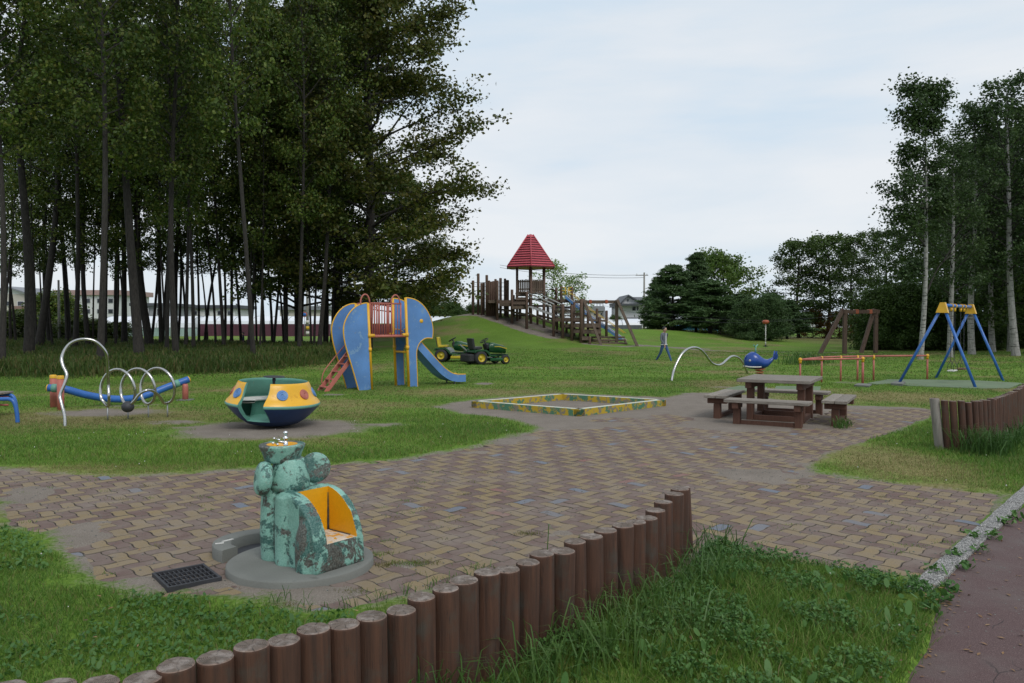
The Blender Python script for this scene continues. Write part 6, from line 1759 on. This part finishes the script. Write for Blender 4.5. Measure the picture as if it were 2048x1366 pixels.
edge_v = [make_tree(200, 26, .34, .09, lambda u: 6.3 * (1 - u ** 2.6) ** .8 * (.80 + .2 * min(1, u * 4)) + .5, lambda u: .12 + .7 * u, 96, 17, 48, (.22, .155), 'leaf_edge', 'bark_dark', (.36, .17), (.01, 0), .5, sec_k=.28, tip=.30, so=.62, lv=(.82, 1.12)),
          make_tree(201, 21, .28, .12, lambda u: 6.2 * (1 - u ** 2) ** .7 + .4, lambda u: .2 + .7 * u, 76, 13, 46, (.21, .15), 'leaf_wood', 'bark_dark', (.32, .15), (-.01, 0), .6, sec_k=.30, tip=.4, so=.65, lv=(.75, 1.12))]
TENS = ['', '', 'twenty', 'thirty', 'forty', 'fifty', 'sixty', 'seventy']; ONES = ['', 'first', 'second', 'third', 'fourth', 'fifth', 'sixth', 'seventh', 'eighth', 'ninth', 'tenth', 'eleventh', 'twelfth', 'thirteenth', 'fourteenth', 'fifteenth', 'sixteenth', 'seventeenth', 'eighteenth', 'nineteenth']
def ordw(n):
    if n < 20: return ONES[n]
    return TENS[n // 10] + ' ' + ONES[n % 10] if n % 10 else TENS[n // 10][:-1] + 'ieth'
ORD = [ordw(i) for i in range(1, 79)]
trees = [(3,742,17),(22,696,8),(57,722,28),(75,704,22),(101,697,11),(137,692,16),(148,709,14),(179,702,14),(199,738,19),(208,702,14),(232,690,11),(249,695,16),(281,726,27),(303,701,22),(323,698,12),(333,715,9),(352,696,15),(354,724,17),(371,709,10),(387,712,9),(409,694,8),(449,704,10),(463,697,9),(496,704,11),(508,728,10),(519,709,6),(529,702,9),(546,700,8),(573,702,9),(623,705,6),(637,708,13),(652,697,8),(598,712,9),(665,700,8)]
r9 = random.Random(21)
for k in range(34): trees.append((12 + k * 20.3 + r9.uniform(-9, 9), r9.uniform(690, 706), r9.choice([5, 6, 6, 7, 8])))
trees.sort(key=lambda q: q[0])
rt = random.Random(5)
for i, (x, y, w_) in enumerate(trees):
    p = G(x, y); d = p.y; dia = w_ / F * d; v = rt.randrange(5) if w_ > 8 else 5 + rt.randrange(2)
    s = .84 * dia / (.46 if v < 5 else .24); hz = rt.uniform(.92, 1.12)
    side_sc = max(.5, min(1.25, s))
    t = put_tree('tall_tree', wood_v[v], 'dark trunked tree in the wood, %s trunk from the left edge' % ORD[i], 'tree', (p.x, p.y, gh(p.x, p.y)), rt.uniform(0, 6.28), (side_sc, side_sc, hz), 'tall trees of the left wood')
    t.rotation_euler = (rt.uniform(-.02, .02), rt.uniform(-.035, .06), t.rotation_euler.z)
    # crown keeps its own width whatever the trunk girth
    for ch in t.children:
        if ch.name.startswith('crown'): ch.scale = (max(1, .85 / side_sc),) * 2 + (1,)
for (x, Y, lab) in [(-60, 30, 'leafy tree overhanging the top left corner of the photo'), (-260, 33, 'leafy tree just outside the left edge'), ]:
    p = AT(x, 645, Y); put_tree('tall_tree', wood_v[1], lab, 'tree', (p.x, Y, 0), rt.uniform(0, 6), (1.1, 1.1, 1.05), 'tall trees of the left wood')
for (x, Y, v, rz, s, lab) in [(731, 46, 0, 2.2, (1.0, 1.0, 1.0), 'wide spreading tree at the right end of the wood reaching toward the fort tower'), (668, 52, 1, .7, (1, 1, 1.1), 'spreading tree behind the left half of the elephant slide'), (800, 60, 1, 3.0, (.8, .8, .55), 'lower spreading tree behind the elephant head of the slide'), (598, 50, 1, 4.4, (.85, .85, 1.0), 'leafy spreading tree in the wood between the saucer and the slide')]:
    p = AT(x, 645, Y); put_tree('spreading_tree', edge_v[v], lab, 'tree', (p.x, Y, gh(p.x, Y)), rz, s, 'spreading trees of the left wood')
# birches
def bir(pr_seed): return make_tree(300 + pr_seed, 12.3, .17, .27, lambda u: 2.7 * (1 - u) ** .55 * (.45 + .6 * min(1, u * 2.5)) + .45, lambda u: .45 + .5 * u, 44, 8, 29, (.135, .10), 'leaf_birch', 'bark_birch', (.20, .13), (.005, 0), .35, dead=.08)
hero = []
rg = np.random.default_rng(9)
for (t0, t1, a0_, L0, L1, n, el) in [(.44, .60, PI, 1.5, 2.7, 13, .45), (.40, .62, 0, .5, 1.2, 7, .6), (.62, .80, PI, .7, 1.5, 9, .6), (.62, .82, 0, .5, 1.0, 7, .6), (.80, .98, PI, .6, 1.9, 13, .75), (.80, .98, 0, .5, 1.2, 12, .8), (.95, .995, 1, .3, .6, 5, 1.2), (.30, .42, 2.6, .4, .9, 5, .3)]:
    for k in range(n): hero.append((rg.uniform(t0, t1), a0_ + rg.uniform(-.9, .9), rg.uniform(L0, L1), el + rg.uniform(-.2, .2)))
hero_m = make_tree(320, 11.9, .125, .3, None, None, 0, 8, 26, (.13, .10), 'leaf_birch', 'bark_birch', (.20, .13), (.0, 0), .28, prims=hero, sec_k=.36)
p = G(1839.5, 720); hb = put_tree('birch_tree', hero_m, 'slender white birch left of the swing frame with a crown in loose clumps', 'tree', (p.x, p.y, 0), 0, 1.0, 'birches on the right')
m2 = MB(); m2.tube(cat_rom([(.05, 0, 2.2), (.35, .1, 3.1), (.9, .2, 4.2), (1.5, .3, 4.75), (2.3, .3, 5.4)], 5), [.045] * 8 + [.028] * 8 + [.012] * 5, 8); m2.tube(cat_rom([(1.1, .2, 4.45), (1.6, .1, 5.3), (2.2, 0, 5.8)], 5), [.03] * 6 + [.012] * 5, 6); m2.build('forked_limb', MATS['bark_grey'], hb)
bv = [bir(0), bir(1)]
for (x, y, w_, v, s, lab) in [(1899, 715, 9, 0, .82, 'birch standing behind the left seat of the swings'), (1944.7, 708, 13, 1, 1.06, 'thick white birch behind the far swing frame'), (1986, 703, 8, 0, 1.0, 'thin white birch right of the far swing frame'), (2019.5, 701, 7, 1, 1.0, 'leaning birch, left one of the pair at the right edge'), (2033, 711, 11, 0, 1.12, 'birch at the right edge, right one of the leaning pair'), (2110, 712, 12, 1, 1.1, 'birch just past the right edge')]:
    p = G(x, y); k = w_ / F * p.y / .34
    t = put_tree('birch_tree', bv[v], lab, 'tree', (p.x, p.y, gh(p.x, p.y)), rt.uniform(0, 6), (s, s, s), 'birches on the right')
    if x in (2019.5, 2033): t.rotation_euler = (0, .05, t.rotation_euler.z)
# dark trees behind on the right
def dk(sd, Ht, Rm, mt='leaf_dark', lf=(.24, .17), np_=40, el=(.1, .7), nl=26): return make_tree(400 + sd, Ht, .2, .16, lambda u: Rm * (1 - u ** 2.2) ** .6 * (.7 + .3 * min(1, u * 4)) + .3, lambda u: el[0] + (el[1] - el[0]) * u, np_, 9, nl, lf, mt, 'bark_dark', (.34, .2), (0, 0), .5)
dv = [dk(0, 13, 3.6), dk(1, 13, 4.2), dk(2, 10, 3.6)]
for i, (x, Y, yt, v, lab) in enumerate([(1600, 84, 490, 2, 'dark rounded tree at the left end of the far right tree line'), (1655, 86, 480, 2, 'dark rounded tree second in the far right tree line'), (1712, 80, 476, 0, 'dark leafy tree behind the far zip line frame'), (1765, 76, 470, 1, 'broad dark tree left of the slender birch, behind the hedge'), (1830, 64, 430, 0, 'dark tree directly behind the slender birch'), (1890, 60, 390, 1, 'dark tall tree behind the swing top bar'), (1955, 62, 320, 0, 'dark tall tree behind the thick birch'), (2015, 58, 270, 1, 'dark tall tree behind the leaning birches'), (2075, 52, 240, 0, 'dark tall tree cut by the right edge'), (1925, 52, 420, 2, 'lower leafy tree filling the gap above the shelter'), (2000, 50, 400, 2, 'lower leafy tree above the right of the shelter'), (2060, 44, 360, 2, 'nearer leafy tree at the right edge behind the birches')]):
    p = AT(x, yt, Y); h_ = (p.z - gh(p.x, Y)) / (10 if v == 2 else 13) * 1.0
    put_tree('dark_tree', dv[v], lab, 'tree', (p.x, Y, gh(p.x, Y)), rt.uniform(0, 6), (max(.8, h_), max(.8, h_), h_), 'dark trees behind the birches')
# conifers in the middle distance
def con(sd, Ht, Rm, mt='leaf_pine', np_=60, lf=(.34, .07), curve=.05, e0=0.0): return make_tree(500 + sd, Ht, .17, .17, lambda u: Rm * (1 - u) ** .8 + .12, lambda u: e0 + .25 * u, np_, 9, 46, lf, mt, 'bark_dark', (.18, .06), (0, 0), .15, curve=curve, sec_k=.40, up=.1)
cv = [con(0, 8, 3.0, lf=(.30, .10)), con(1, 8, 2.3, 'leaf_pine', 66, (.30, .10)), con(2, 4, 2.0, 'leaf_pine', 40, (.26, .09), .3, .35)]
for (x, Y, yt, v, s, lab) in [(1318, 74, 556, 1, .8, 'dark pine at the left end of the middle group beside the utility pole'), (1345, 70, 530, 0, 1.1, 'broad layered pine behind the walking person'), (1392, 73, 508, 1, .9, 'tallest pine of the middle group with a bare spiky top'), (1420, 68, 560, 0, 1.15, 'layered pine right of the spiky pine'), (1480, 72, 588, 0, 1.0, 'low bluish pine left of the zip line seat'), (1545, 78, 588, 1, 1.2, 'blue green pine in the gap between the two tree groups'), (1575, 76, 600, 0, .9, 'small pine at the foot of the far dark trees')]:
    p = AT(x, yt, Y); h_ = (p.z - gh(p.x, Y)) / 8
    put_tree('pine_tree', cv[v], lab, 'pine tree', (p.x, Y, gh(p.x, Y)), rt.uniform(0, 6), (s, s, h_), 'pines in the middle distance')
br_ = dk(9, 8, 3.6, 'leaf_bright', (.26, .18), 44, (.1, .6))
p = AT(1440, 516, 80); h_ = p.z / 8; put_tree('round_tree', br_, 'round bright green broadleaf tree behind the middle pines', 'tree', (p.x, 80, 0), 1, (1.0, 1.0, h_), None)
lt_ = make_tree(650, 7, .07, .22, lambda u: 2.1 * (1 - u) ** .4 + .3, lambda u: .7 + .3 * u, 26, 6, 11, (.22, .15), 'leaf_pale', 'bark_grey', (.26, .2))
p = AT(1108, 533, 70); put_tree('pale_tree', lt_, 'airy light green tree behind the fort tower', 'tree', (p.x, 70, gh(p.x, 70)), 1, (1, 1, (p.z - gh(p.x, 70)) / 7), 'light green trees behind the fort')
p = AT(1150, 560, 72); put_tree('pale_tree', lt_, 'airy light green tree right of the fort tower', 'tree', (p.x, 72, gh(p.x, 72)), 3, (.9, .9, (p.z - gh(p.x, 72)) / 7), 'light green trees behind the fort')
# shrubs
def shrub(sd, Ht, Rm, mt, lf=(.12, .08), np_=60, nl=34): return make_tree(700 + sd, Ht, .06, .05, lambda u: Rm * (1 - u ** 2) ** .5 + .15, lambda u: .25 + .8 * u, np_, 8, nl, lf, mt, 'bark_dark', (.17, .14), (0, 0), .1)
sv_ = [shrub(0, 3, 1.8, 'leaf_dark', (.13, .085), 80, 40), shrub(1, 3, 1.7, 'leaf_pine', (.20, .055), 80, 40), shrub(2, 2.6, 1.5, 'leaf_maple', (.16, .11), 30, 16), shrub(3, 1.6, 1.2, 'leaf_wood', (.12, .09), 44, 26), shrub(4, 1.2, .9, 'leaf_bright', (.11, .08), 40, 24)]
def put_sh(lst, nm, group):
    for (x, Y, yt, v, sx, lab) in lst:
        p = AT(x, yt, Y); base = (3, 3, 2.6, 1.6, 1.2)[v]; z0 = gh(p.x, Y)
        put_tree(nm, sv_[v], lab, 'shrub', (p.x, Y, z0 - .05), rt.uniform(0, 6), (sx, sx, max(.3, (p.z - z0) / base)), group)
put_sh([(1762, 50, 603, 0, 1.0, 'left end of the dark clipped shrub row behind the zip line frame'), (1812, 50.5, 596, 0, 1.1, 'dark shrub directly left of the slender birch trunk'), (1862, 51, 600, 0, 1.05, 'dark shrub between the slender birch and the shelter'), (1912, 50, 640, 0, .95, 'dark shrub in front of the pale roofed shelter'), (1962, 50, 650, 0, .9, 'dark shrub under the right half of the shelter'), (2010, 54, 640, 0, 1.0, 'dark shrub behind the leaning birches'), (2060, 56, 630, 0, 1.1, 'dark shrub at the right edge of the shrub row')], 'dark_shrub', 'dark shrubs behind the birches')
put_sh([(1497, 64, 612, 1, .85, 'left half of the low spreading pine bush by the zip line seat'), (1540, 64, 605, 1, .95, 'right half of the low spreading pine bush by the zip line seat')], 'pine_bush', 'pine bushes')
put_sh([(1625, 84, 628, 2, 1.1, 'reddish green maple bush left of the far zip line frame'), (1680, 82, 632, 2, 1.2, 'yellow green and red maple bush seen through the zip line frame'), (1735, 70, 618, 2, .9, 'red tinged maple bush against the dark shrubs')], 'maple_bush', 'maple bushes')
put_sh([(1310, 80, 661, 3, 1.3, 'clipped hedge bush behind the walking person'), (1360, 80, 664, 3, 1.4, 'clipped hedge bush under the middle pines'), (1410, 80, 664, 3, 1.4, 'clipped hedge bush under the layered pine'), (1455, 82, 664, 3, 1.2, 'clipped hedge bush right of the pine trunks')], 'hedge_bush', 'hedge bushes under the pines')
put_sh([(22, 60, 640, 3, 2.0, 'dark shrub at the far left behind the first trunks'), (165, 62, 650, 3, 1.8, 'dark shrub behind the trunks left of the steel arch'), (228, 64, 655, 3, 1.5, 'dark shrub seen through the steel arch'), (110, 84, 610, 3, 2.2, 'light leafed shrub in front of the apartment block'), (905, 110, 618, 0, 1.6, 'dark bush on the skyline left of the hill top'), (860, 112, 612, 0, 1.7, 'dark bush on the skyline above the elephant head'), (950, 112, 622, 0, 1.4, 'dark bush on the skyline behind the fort screen'), (1228, 100, 640, 0, .8, 'dark bush between the grey building and the white house')], 'leafy_shrub', 'shrubs near the buildings')

# ------------------------------------------------------------------ grass
leafmat('blade_lush', [(.070, .152, .020), (.100, .202, .028), (.084, .172, .024), (.148, .262, .046), (.20, .22, .06)], .35, .55)
leafmat('blade_long', [(.050, .110, .024), (.070, .145, .032), (.060, .120, .024), (.10, .18, .05)], .3, .45)
leafmat('blade_dry', [(.17, .15, .055), (.13, .14, .04), (.24, .20, .09), (.11, .14, .035), (.28, .23, .12)], .3, .7)
leafmat('blade_meadow', [(.038, .075, .014), (.060, .105, .018), (.080, .115, .024), (.14, .115, .045)], .35, .6)
leafmat('clover', [(.060, .145, .030), (.080, .185, .040), (.11, .22, .055), (.065, .16, .034)], .3, .5)
def blades(rg, x, y, h, w_, lean, z=None, segs=2):
    k = len(x); z = gheight(x, y) if z is None else z
    a = rg.uniform(0, 2 * PI, k); b_ = rg.uniform(0, 2 * PI, k)
    s = np.stack([np.cos(a), np.sin(a), 0 * a], 1) * (w_ / 2)[:, None]; l = np.stack([np.cos(b_), np.sin(b_), 0 * b_], 1) * (lean * h)[:, None]
    B = np.stack([x, y, z - .004], 1); up = np.array([0, 0, 1.])
    lv = np.sqrt(np.clip(1 - (lean * .75) ** 2, .15, 1)) * h
    M_ = B + l * .32 + up * (lv * .58)[:, None]; T_ = B + l + up * lv[:, None]
    if segs == 3:
        M1 = B + l * .10 + up * (lv * .42)[:, None]; M2 = B + l * .45 + up * (lv * .85)[:, None]; T_ = B + l * 1.05 + up * (lv * .86)[:, None]
        V = np.stack([B - s, B + s, M1 - s * .95, M1 + s * .95, M2 - s * .7, M2 + s * .7, T_], 1).reshape(-1, 3); o = np.arange(k)[:, None] * 7
        lp = np.concatenate([o + np.array([[0, 1, 3, 2]]), o + np.array([[2, 3, 5, 4]]), o + np.array([[4, 5, 6]])], 1).ravel(); sz = np.tile([4, 4, 3], k)
    else:
        V = np.stack([B - s, B + s, M_ - s * .75, M_ + s * .75, T_], 1).reshape(-1, 3); o = np.arange(k)[:, None] * 5
        lp = np.concatenate([o + np.array([[0, 1, 3, 2]]), o + np.array([[2, 3, 4]])], 1).ravel(); sz = np.tile([4, 3], k)
    return V, lp, sz
def merge(name, parts, mats):
    V = []; L_ = []; S_ = []; M_ = []; o = 0
    for (v, lp, sz), mi in parts:
        V.append(v); L_.append(lp + o); S_.append(sz); M_.append(np.full(len(sz), mi)); o += len(v)
    me = npmesh(name, np.concatenate(V), np.concatenate(L_), np.concatenate(S_), mats, np.concatenate(M_)); return me
def scatter(rg, y0, y1, dens, xl=-.74, xr=.74):
    area = (xr - xl) * (y1 ** 2 - y0 ** 2) / 2; k = int(area * dens)
    y = np.sqrt(rg.uniform(y0 ** 2, y1 ** 2, k)); x = y * rg.uniform(xl, xr, k); return x, y
lushm = np.zeros(gx.shape)
for (px, py, rx, ry, k_) in [(1480,1250,330,170,1.0),(1990,910,110,60,.8),(560,915,560,14,.55),(330,898,350,14,.5),(900,865,150,22,.55),(1300,1230,200,120,1)]: lushm = np.maximum(lushm, k_ * blob(px, py, rx, ry))
rg = np.random.default_rng(77); parts = []
for (y0, y1, dens, h0, h1, wd) in [(2.6, 6.2, 6500, .028, .065, .0042), (6.2, 9.5, 3300, .028, .06, .0055), (9.5, 14.5, 1500, .028, .06, .008), (14.5, 24, 420, .03, .06, .013), (24, 46, 90, .035, .07, .025)]:
    x, y = scatter(rg, y0, y1, dens)
    sa = sdist(A_W, x, y) + (fbm(x, y, 2.2, 3) - .5) * .22 if y0 < 24 else np.full(x.shape, 9.)
    sa = sa + rg.normal(0, .035, len(x))
    ok = sa > .015
    if y0 < 14: ok &= sdist(PATH_W, x, y) + rg.normal(0, .02, len(x)) > -.02
    x, y = x[ok], y[ok]
    b_ = samp(bare, x, y) + (fbm(x, y, 5, 3) - .5) * .5; dd = samp(dry, x, y) + (fbm(x, y, 2.5, 3) - .5) * .6; lu = samp(lushm, x, y)
    keep = rg.random(len(x)) > sstep(.25, .55, b_) ; keep &= rg.random(len(x)) > .35 * sstep(.3, .8, dd)
    # keep the rubber mats, kerb, fountain base and sandbox clear
    keep &= ~((np.hypot(x + 1.47, y - 5.43) < .50) | (np.hypot(x + 1.87, y - 5.79) < .34))
    for mp_ in ([(1735,768),(1752,770),(1786,769),(1950,778.5),(2018,778),(2046,768),(1960,763),(1776,760.5)], [(1440,782.5),(1530,785),(1535,776),(1478,773.5)], [(1548,782),(1640,783),(1642,775),(1552,774)], [(943,809),(1160,829),(1332,808),(1123,792)]):
        if y0 >= 9 and y0 < 24: keep &= sdist(poly_px(mp_), x, y) > 0
    x, y, dd, lu = x[keep], y[keep], dd[keep], lu[keep]
    if y0 < 14:
        rel = np.stack([x - k0.x, y - k0.y], 1); al = rel @ np.array([kd.x, kd.y]); ac = np.abs(rel @ np.array([kn.x, kn.y])); kk_ = ~((ac < .066) & (al > -.6) & (al < 8.3)); x, y, dd, lu = x[kk_], y[kk_], dd[kk_], lu[kk_]
    h_ = rg.uniform(h0, h1, len(x)) * (1 + 1.3 * lu) * (1 - .35 * np.clip(dd, 0, 1)) * (.7 + .6 * fbm(x, y, 1.7, 3))
    isdry = rg.random(len(x)) < np.clip(.10 + sstep(.25, .85, dd) * .75, 0, .85)
    ln = rg.uniform(.2, 1.0, len(x))
    for mi, sel in ((0, ~isdry), (1, isdry)):
        if sel.sum(): parts.append((blades(rg, x[sel], y[sel], h_[sel], np.full(sel.sum(), wd) * rg.uniform(.7, 1.3, sel.sum()), ln[sel]), mi))
tag(npobj('lawn_grass', merge('lawn_grass', parts, [MATS['blade_lush'], MATS['blade_dry']])), 'short mown lawn grass, lush green with dry patches', 'grass', kind='stuff')
# tall meadow grass under the wood
MEAD = poly_px([(-500,765),(0,756),(130,757),(260,754),(400,750),(500,745),(590,737),(650,730),(700,716),(720,704),(640,697),(500,693),(300,689),(0,686),(-500,686)])
x, y = scatter(rg, 21, 66, 165, -1.0, -.16); sm = sdist(MEAD, x, y) + rg.normal(0, .6, len(x)); x, y = x[sm < 0], y[sm < 0]
h_ = rg.uniform(.22, .62, len(x)) * (.6 + .7 * fbm(x, y, .5, 3)) * sstep(0, 2.0, -sdist(MEAD, x, y) + .5)
tag(npobj('meadow_grass', merge('meadow_grass', [(blades(rg, x, y, h_ + .05, np.full(len(x), .035), rg.uniform(.1, .7, len(x)), segs=3), 0)], [MATS['blade_meadow']])), 'tall dark meadow grass under the trees of the wood', 'grass', kind='stuff')
# long arching grass along the log fence and by the second fence
parts = []
def tufts(cs, n_, spread, h0, h1, wd):
    for c in cs:
        k = rg.integers(int(n_ * .6), n_); x = c[0] + rg.normal(0, spread, k); y = c[1] + rg.normal(0, spread, k)
        ok = sdist(PATH_W, x, y) > .02; x, y = x[ok], y[ok]
        parts.append((blades(rg, x, y, rg.uniform(h0, h1, len(x)), np.full(len(x), wd) * rg.uniform(.6, 1.3, len(x)), rg.uniform(.3, .95, len(x)), segs=3), 0))
cs = []
for i in range(2, len(POSTS)):
    p = POSTS[i]; d = (POSTS[min(i + 1, len(POSTS) - 1)] - POSTS[i - 1]).normalized(); nr = Vector((d.y, -d.x, 0))
    for k in range(3): cs.append(tuple((p + nr * random.uniform(.10, .38) + d * random.uniform(-.1, .1))[:2]))
tufts(cs, 16, .05, .12, .34, .0075)
tufts([tuple(G(x, y)[:2]) for x, y in [(1230,1330),(1330,1260),(1400,1200),(1290,1300),(1200,1366),(1450,1190),(1380,1290),(1330,1350)]], 26, .08, .18, .38, .008)
tufts([(6.05 + .13 * i, 9.95 + .12 * i) for i in range(12)], 30, .10, .15, .42, .012)
tufts([(6.0, 9.9), (6.2, 9.95), (5.95, 10.05)], 110, .12, .25, .5, .010)
tufts([tuple(G(x, y)[:2]) for x, y in [(1690, 852), (1682, 856)]], 60, .06, .12, .26, .012)
tufts([tuple(G(x, y)[:2]) for x, y in [(1610, 728), (1622, 727), (1600, 731)]], 120, .35, .3, .6, .03)
tufts([tuple(G(x, y)[:2]) for x, y in [(560, 1208), (620, 1222), (700, 1218), (760, 1200), (820, 1190), (860, 1178), (900, 1168), (940, 1150), (960, 1140)]], 22, .05, .05, .12, .005)
tufts([(POSTS[20].x - .08, POSTS[20].y + .12)], 4, .01, .62, .85, .005)
tag(npobj('long_grass', merge('long_grass', parts, [MATS['blade_long']])), 'long arching grass blades along the log fences', 'grass', kind='stuff')
# clover and broad leaves on the bank by the path
def discs(x, y, z, r, tilt, n=6):
    k = len(x); a = np.arange(n) * 2 * PI / n; t1 = rg.normal(0, tilt, k); t2 = rg.normal(0, tilt, k)
    ax = rg.uniform(0, 2 * PI, k); ex = rg.uniform(1.0, 1.8, k)
    px = np.cos(a)[None] * r[:, None] * ex[:, None]; py = np.sin(a)[None] * r[:, None]
    X = px * np.cos(ax)[:, None] - py * np.sin(ax)[:, None]; Y_ = px * np.sin(ax)[:, None] + py * np.cos(ax)[:, None]
    V = np.stack([x[:, None] + X, y[:, None] + Y_, z[:, None] + X * t1[:, None] + Y_ * t2[:, None]], -1).reshape(-1, 3)
    return V, np.arange(k * n), np.full(k, n)
BK = poly_px([(1405,1110),(1440,1095),(1520,1120),(1620,1140),(1740,1160),(1830,1175),(1880,1205),(1870,1260),(1835,1310),(1800,1366),(1760,1450),(1300,1500),(1000,1500),(940,1400),(1090,1300),(1250,1240),(1380,1160)])
x, y = scatter(rg, 3.0, 6.6, 2600, -.15, .62); s_b = sdist(BK, x, y); ok = (s_b < -.01) & (fbm(x, y, 3.3, 3) > .50); x, y = x[ok], y[ok]
cz = gheight(x, y) + rg.uniform(.03, .10, len(x)); parts = []
for k in range(3):
    a = rg.uniform(0, 6.28, len(x)); parts.append((discs(x + .008 * np.cos(a + k * 2.09), y + .008 * np.sin(a + k * 2.09), cz, rg.uniform(.0045, .0075, len(x)), .6), 0))
x2, y2 = scatter(rg, 3.0, 6.4, 60, -.05, .6); ok = sdist(BK, x2, y2) < -.04; x2, y2 = x2[ok], y2[ok]
parts.append((discs(x2, y2, gheight(x2, y2) + rg.uniform(.03, .09, len(x2)), rg.uniform(.010, .020, len(x2)), .9, 8), 0))
x3, y3 = scatter(rg, 3.2, 6.5, 900, -.74, -.20); ok = (sdist(A_W, x3, y3) > .1) & (fbm(x3, y3, 2.1, 3) > .5); x3, y3 = x3[ok], y3[ok]
parts.append((discs(x3, y3, gheight(x3, y3) + rg.uniform(.02, .05, len(x3)), rg.uniform(.006, .011, len(x3)), .6), 0))
for (px, py) in [(1830,1180),(1885,1205),(1900,1185),(1930,1140),(1960,1108),(1985,1080),(2010,1052),(2030,1040),(1870,1150),(1908,1115),(1945,1080),(1860,1230)]:
    c = G(px, py); k = 26; a = rg.uniform(0, 6.28, k); r_ = rg.uniform(0, .075, k)
    parts.append((discs(c.x + np.cos(a) * r_, c.y + np.sin(a) * r_, .02 + rg.uniform(.0, .05, k), rg.uniform(.006, .016, k), .7), 0))
tag(npobj('clover', merge('clover', parts, [MATS['clover']])), 'clover and small broad leaved weeds on the grassy bank', 'clover', kind='stuff')
# clover flowers
x, y = scatter(rg, 3.3, 13, 1.1); ok = (sdist(A_W, x, y) > .1) & (sdist(PATH_W, x, y) > .05); x, y = x[ok], y[ok]
mb = MB(); zz = gheight(x, y)
for a, b_, c in zip(x, y, zz): mb.ball((a, b_, c + random.uniform(.03, .08)), random.uniform(.004, .0075), 6)
tag(mb.build('clover_flowers', MATS['white_paint']), 'tiny white clover flowers dotted over the lawn', 'flowers', kind='stuff')
# fallen leaves and grit
leafmat('fallen', [(.30, .17, .08), (.20, .10, .05), (.36, .22, .12), (.14, .08, .05)], .1, .6)
P = []
for (ax, ay), (bx_, by_) in zip(PATH_L[:-1], PATH_L[1:]):
    for k in range(13): t_ = random.random(); q = G(ax + (bx_ - ax) * t_, ay + (by_ - ay) * t_); P.append((q.x + random.gauss(.02, .045), q.y + random.gauss(-.01, .04)))
for k in range(45): q = G(random.uniform(1850, 2080), random.uniform(1090, 1400)); P.append((q.x, q.y))
for k in range(50):
    q = G(random.uniform(0, 1400), random.uniform(900, 1330)); P.append((q.x, q.y))
P = np.array(P); z = np.maximum(gheight(P[:, 0], P[:, 1]), .004) + .006 + np.where(sdist(A_W, P[:, 0], P[:, 1]) > .1, .03, 0)
z = np.where(sdist(PATH_W, P[:, 0], P[:, 1]) < 0, .010, z)
C = np.stack([P[:, 0], P[:, 1], z], 1); lv, lq = leaves_np(rg, C, .034, .016, 2.5); lv[:, 2] = np.repeat(z, 4) + (lv[:, 2] - np.repeat(z, 4)) * .5
tag(npobj('fallen_leaves', npmesh('fallen_leaves', lv, lq, np.full(len(lq), 4), MATS['fallen'])), 'dry brown leaves scattered along the path edge and lawn', 'leaves', kind='stuff')
# sprouting weeds between pavers, grit
parts = []
for k in range(70):
    q = G(random.choice([random.uniform(1400, 1950), random.uniform(760, 1000), random.uniform(0, 420)]), random.uniform(945, 1165)); 
    if sdist(A_W, np.array([q.x]), np.array([q.y]))[0] > -.05: continue
    n_ = rg.integers(8, 30); x = q.x + rg.normal(0, .035, n_) * 1.6; y = q.y + rg.normal(0, .02, n_); parts.append((blades(rg, x, y, rg.uniform(.012, .035, n_), np.full(n_, .0045), rg.uniform(.4, 1, n_), z=np.full(n_, .002)), int(rg.random() < .45)))
for (px, py) in [(790,1128),(820,1130),(765,1132),(850,1125),(740,1110),(700,1185),(560,1212),(1060,1068)]:
    q = G(px, py); n_ = 120; x = q.x + rg.normal(0, .06, n_); y = q.y + rg.normal(0, .03, n_); parts.append((blades(rg, x, y, rg.uniform(.012, .035, n_), np.full(n_, .0045), rg.uniform(.4, 1, n_), z=np.full(n_, .004)), int(rg.random() < .6)))
tag(npobj('paving_weeds', merge('paving_weeds', parts, [MATS['blade_lush'], MATS['blade_dry']])), 'small weeds sprouting between the pavers', 'weeds', kind='stuff')
x, y = scatter(rg, 4, 12, 55); ok = (sdist(A_W, x, y) < 0) | (sdist(PATH_W, x, y) < 0); x, y = x[ok], y[ok]; zz = np.maximum(gheight(x, y), .0) + .003
mb = MB()
for a, b_, c in zip(x, y, zz): r_ = random.uniform(.002, .006); mb.box((a, b_, c), (r_ * 2, r_ * 1.5, r_), Matrix.Rotation(random.uniform(0, 3), 3, 'Z'))
tag(mb.build('grit', MATS['concrete']), 'small loose grit on the paving', 'grit', kind='stuff')
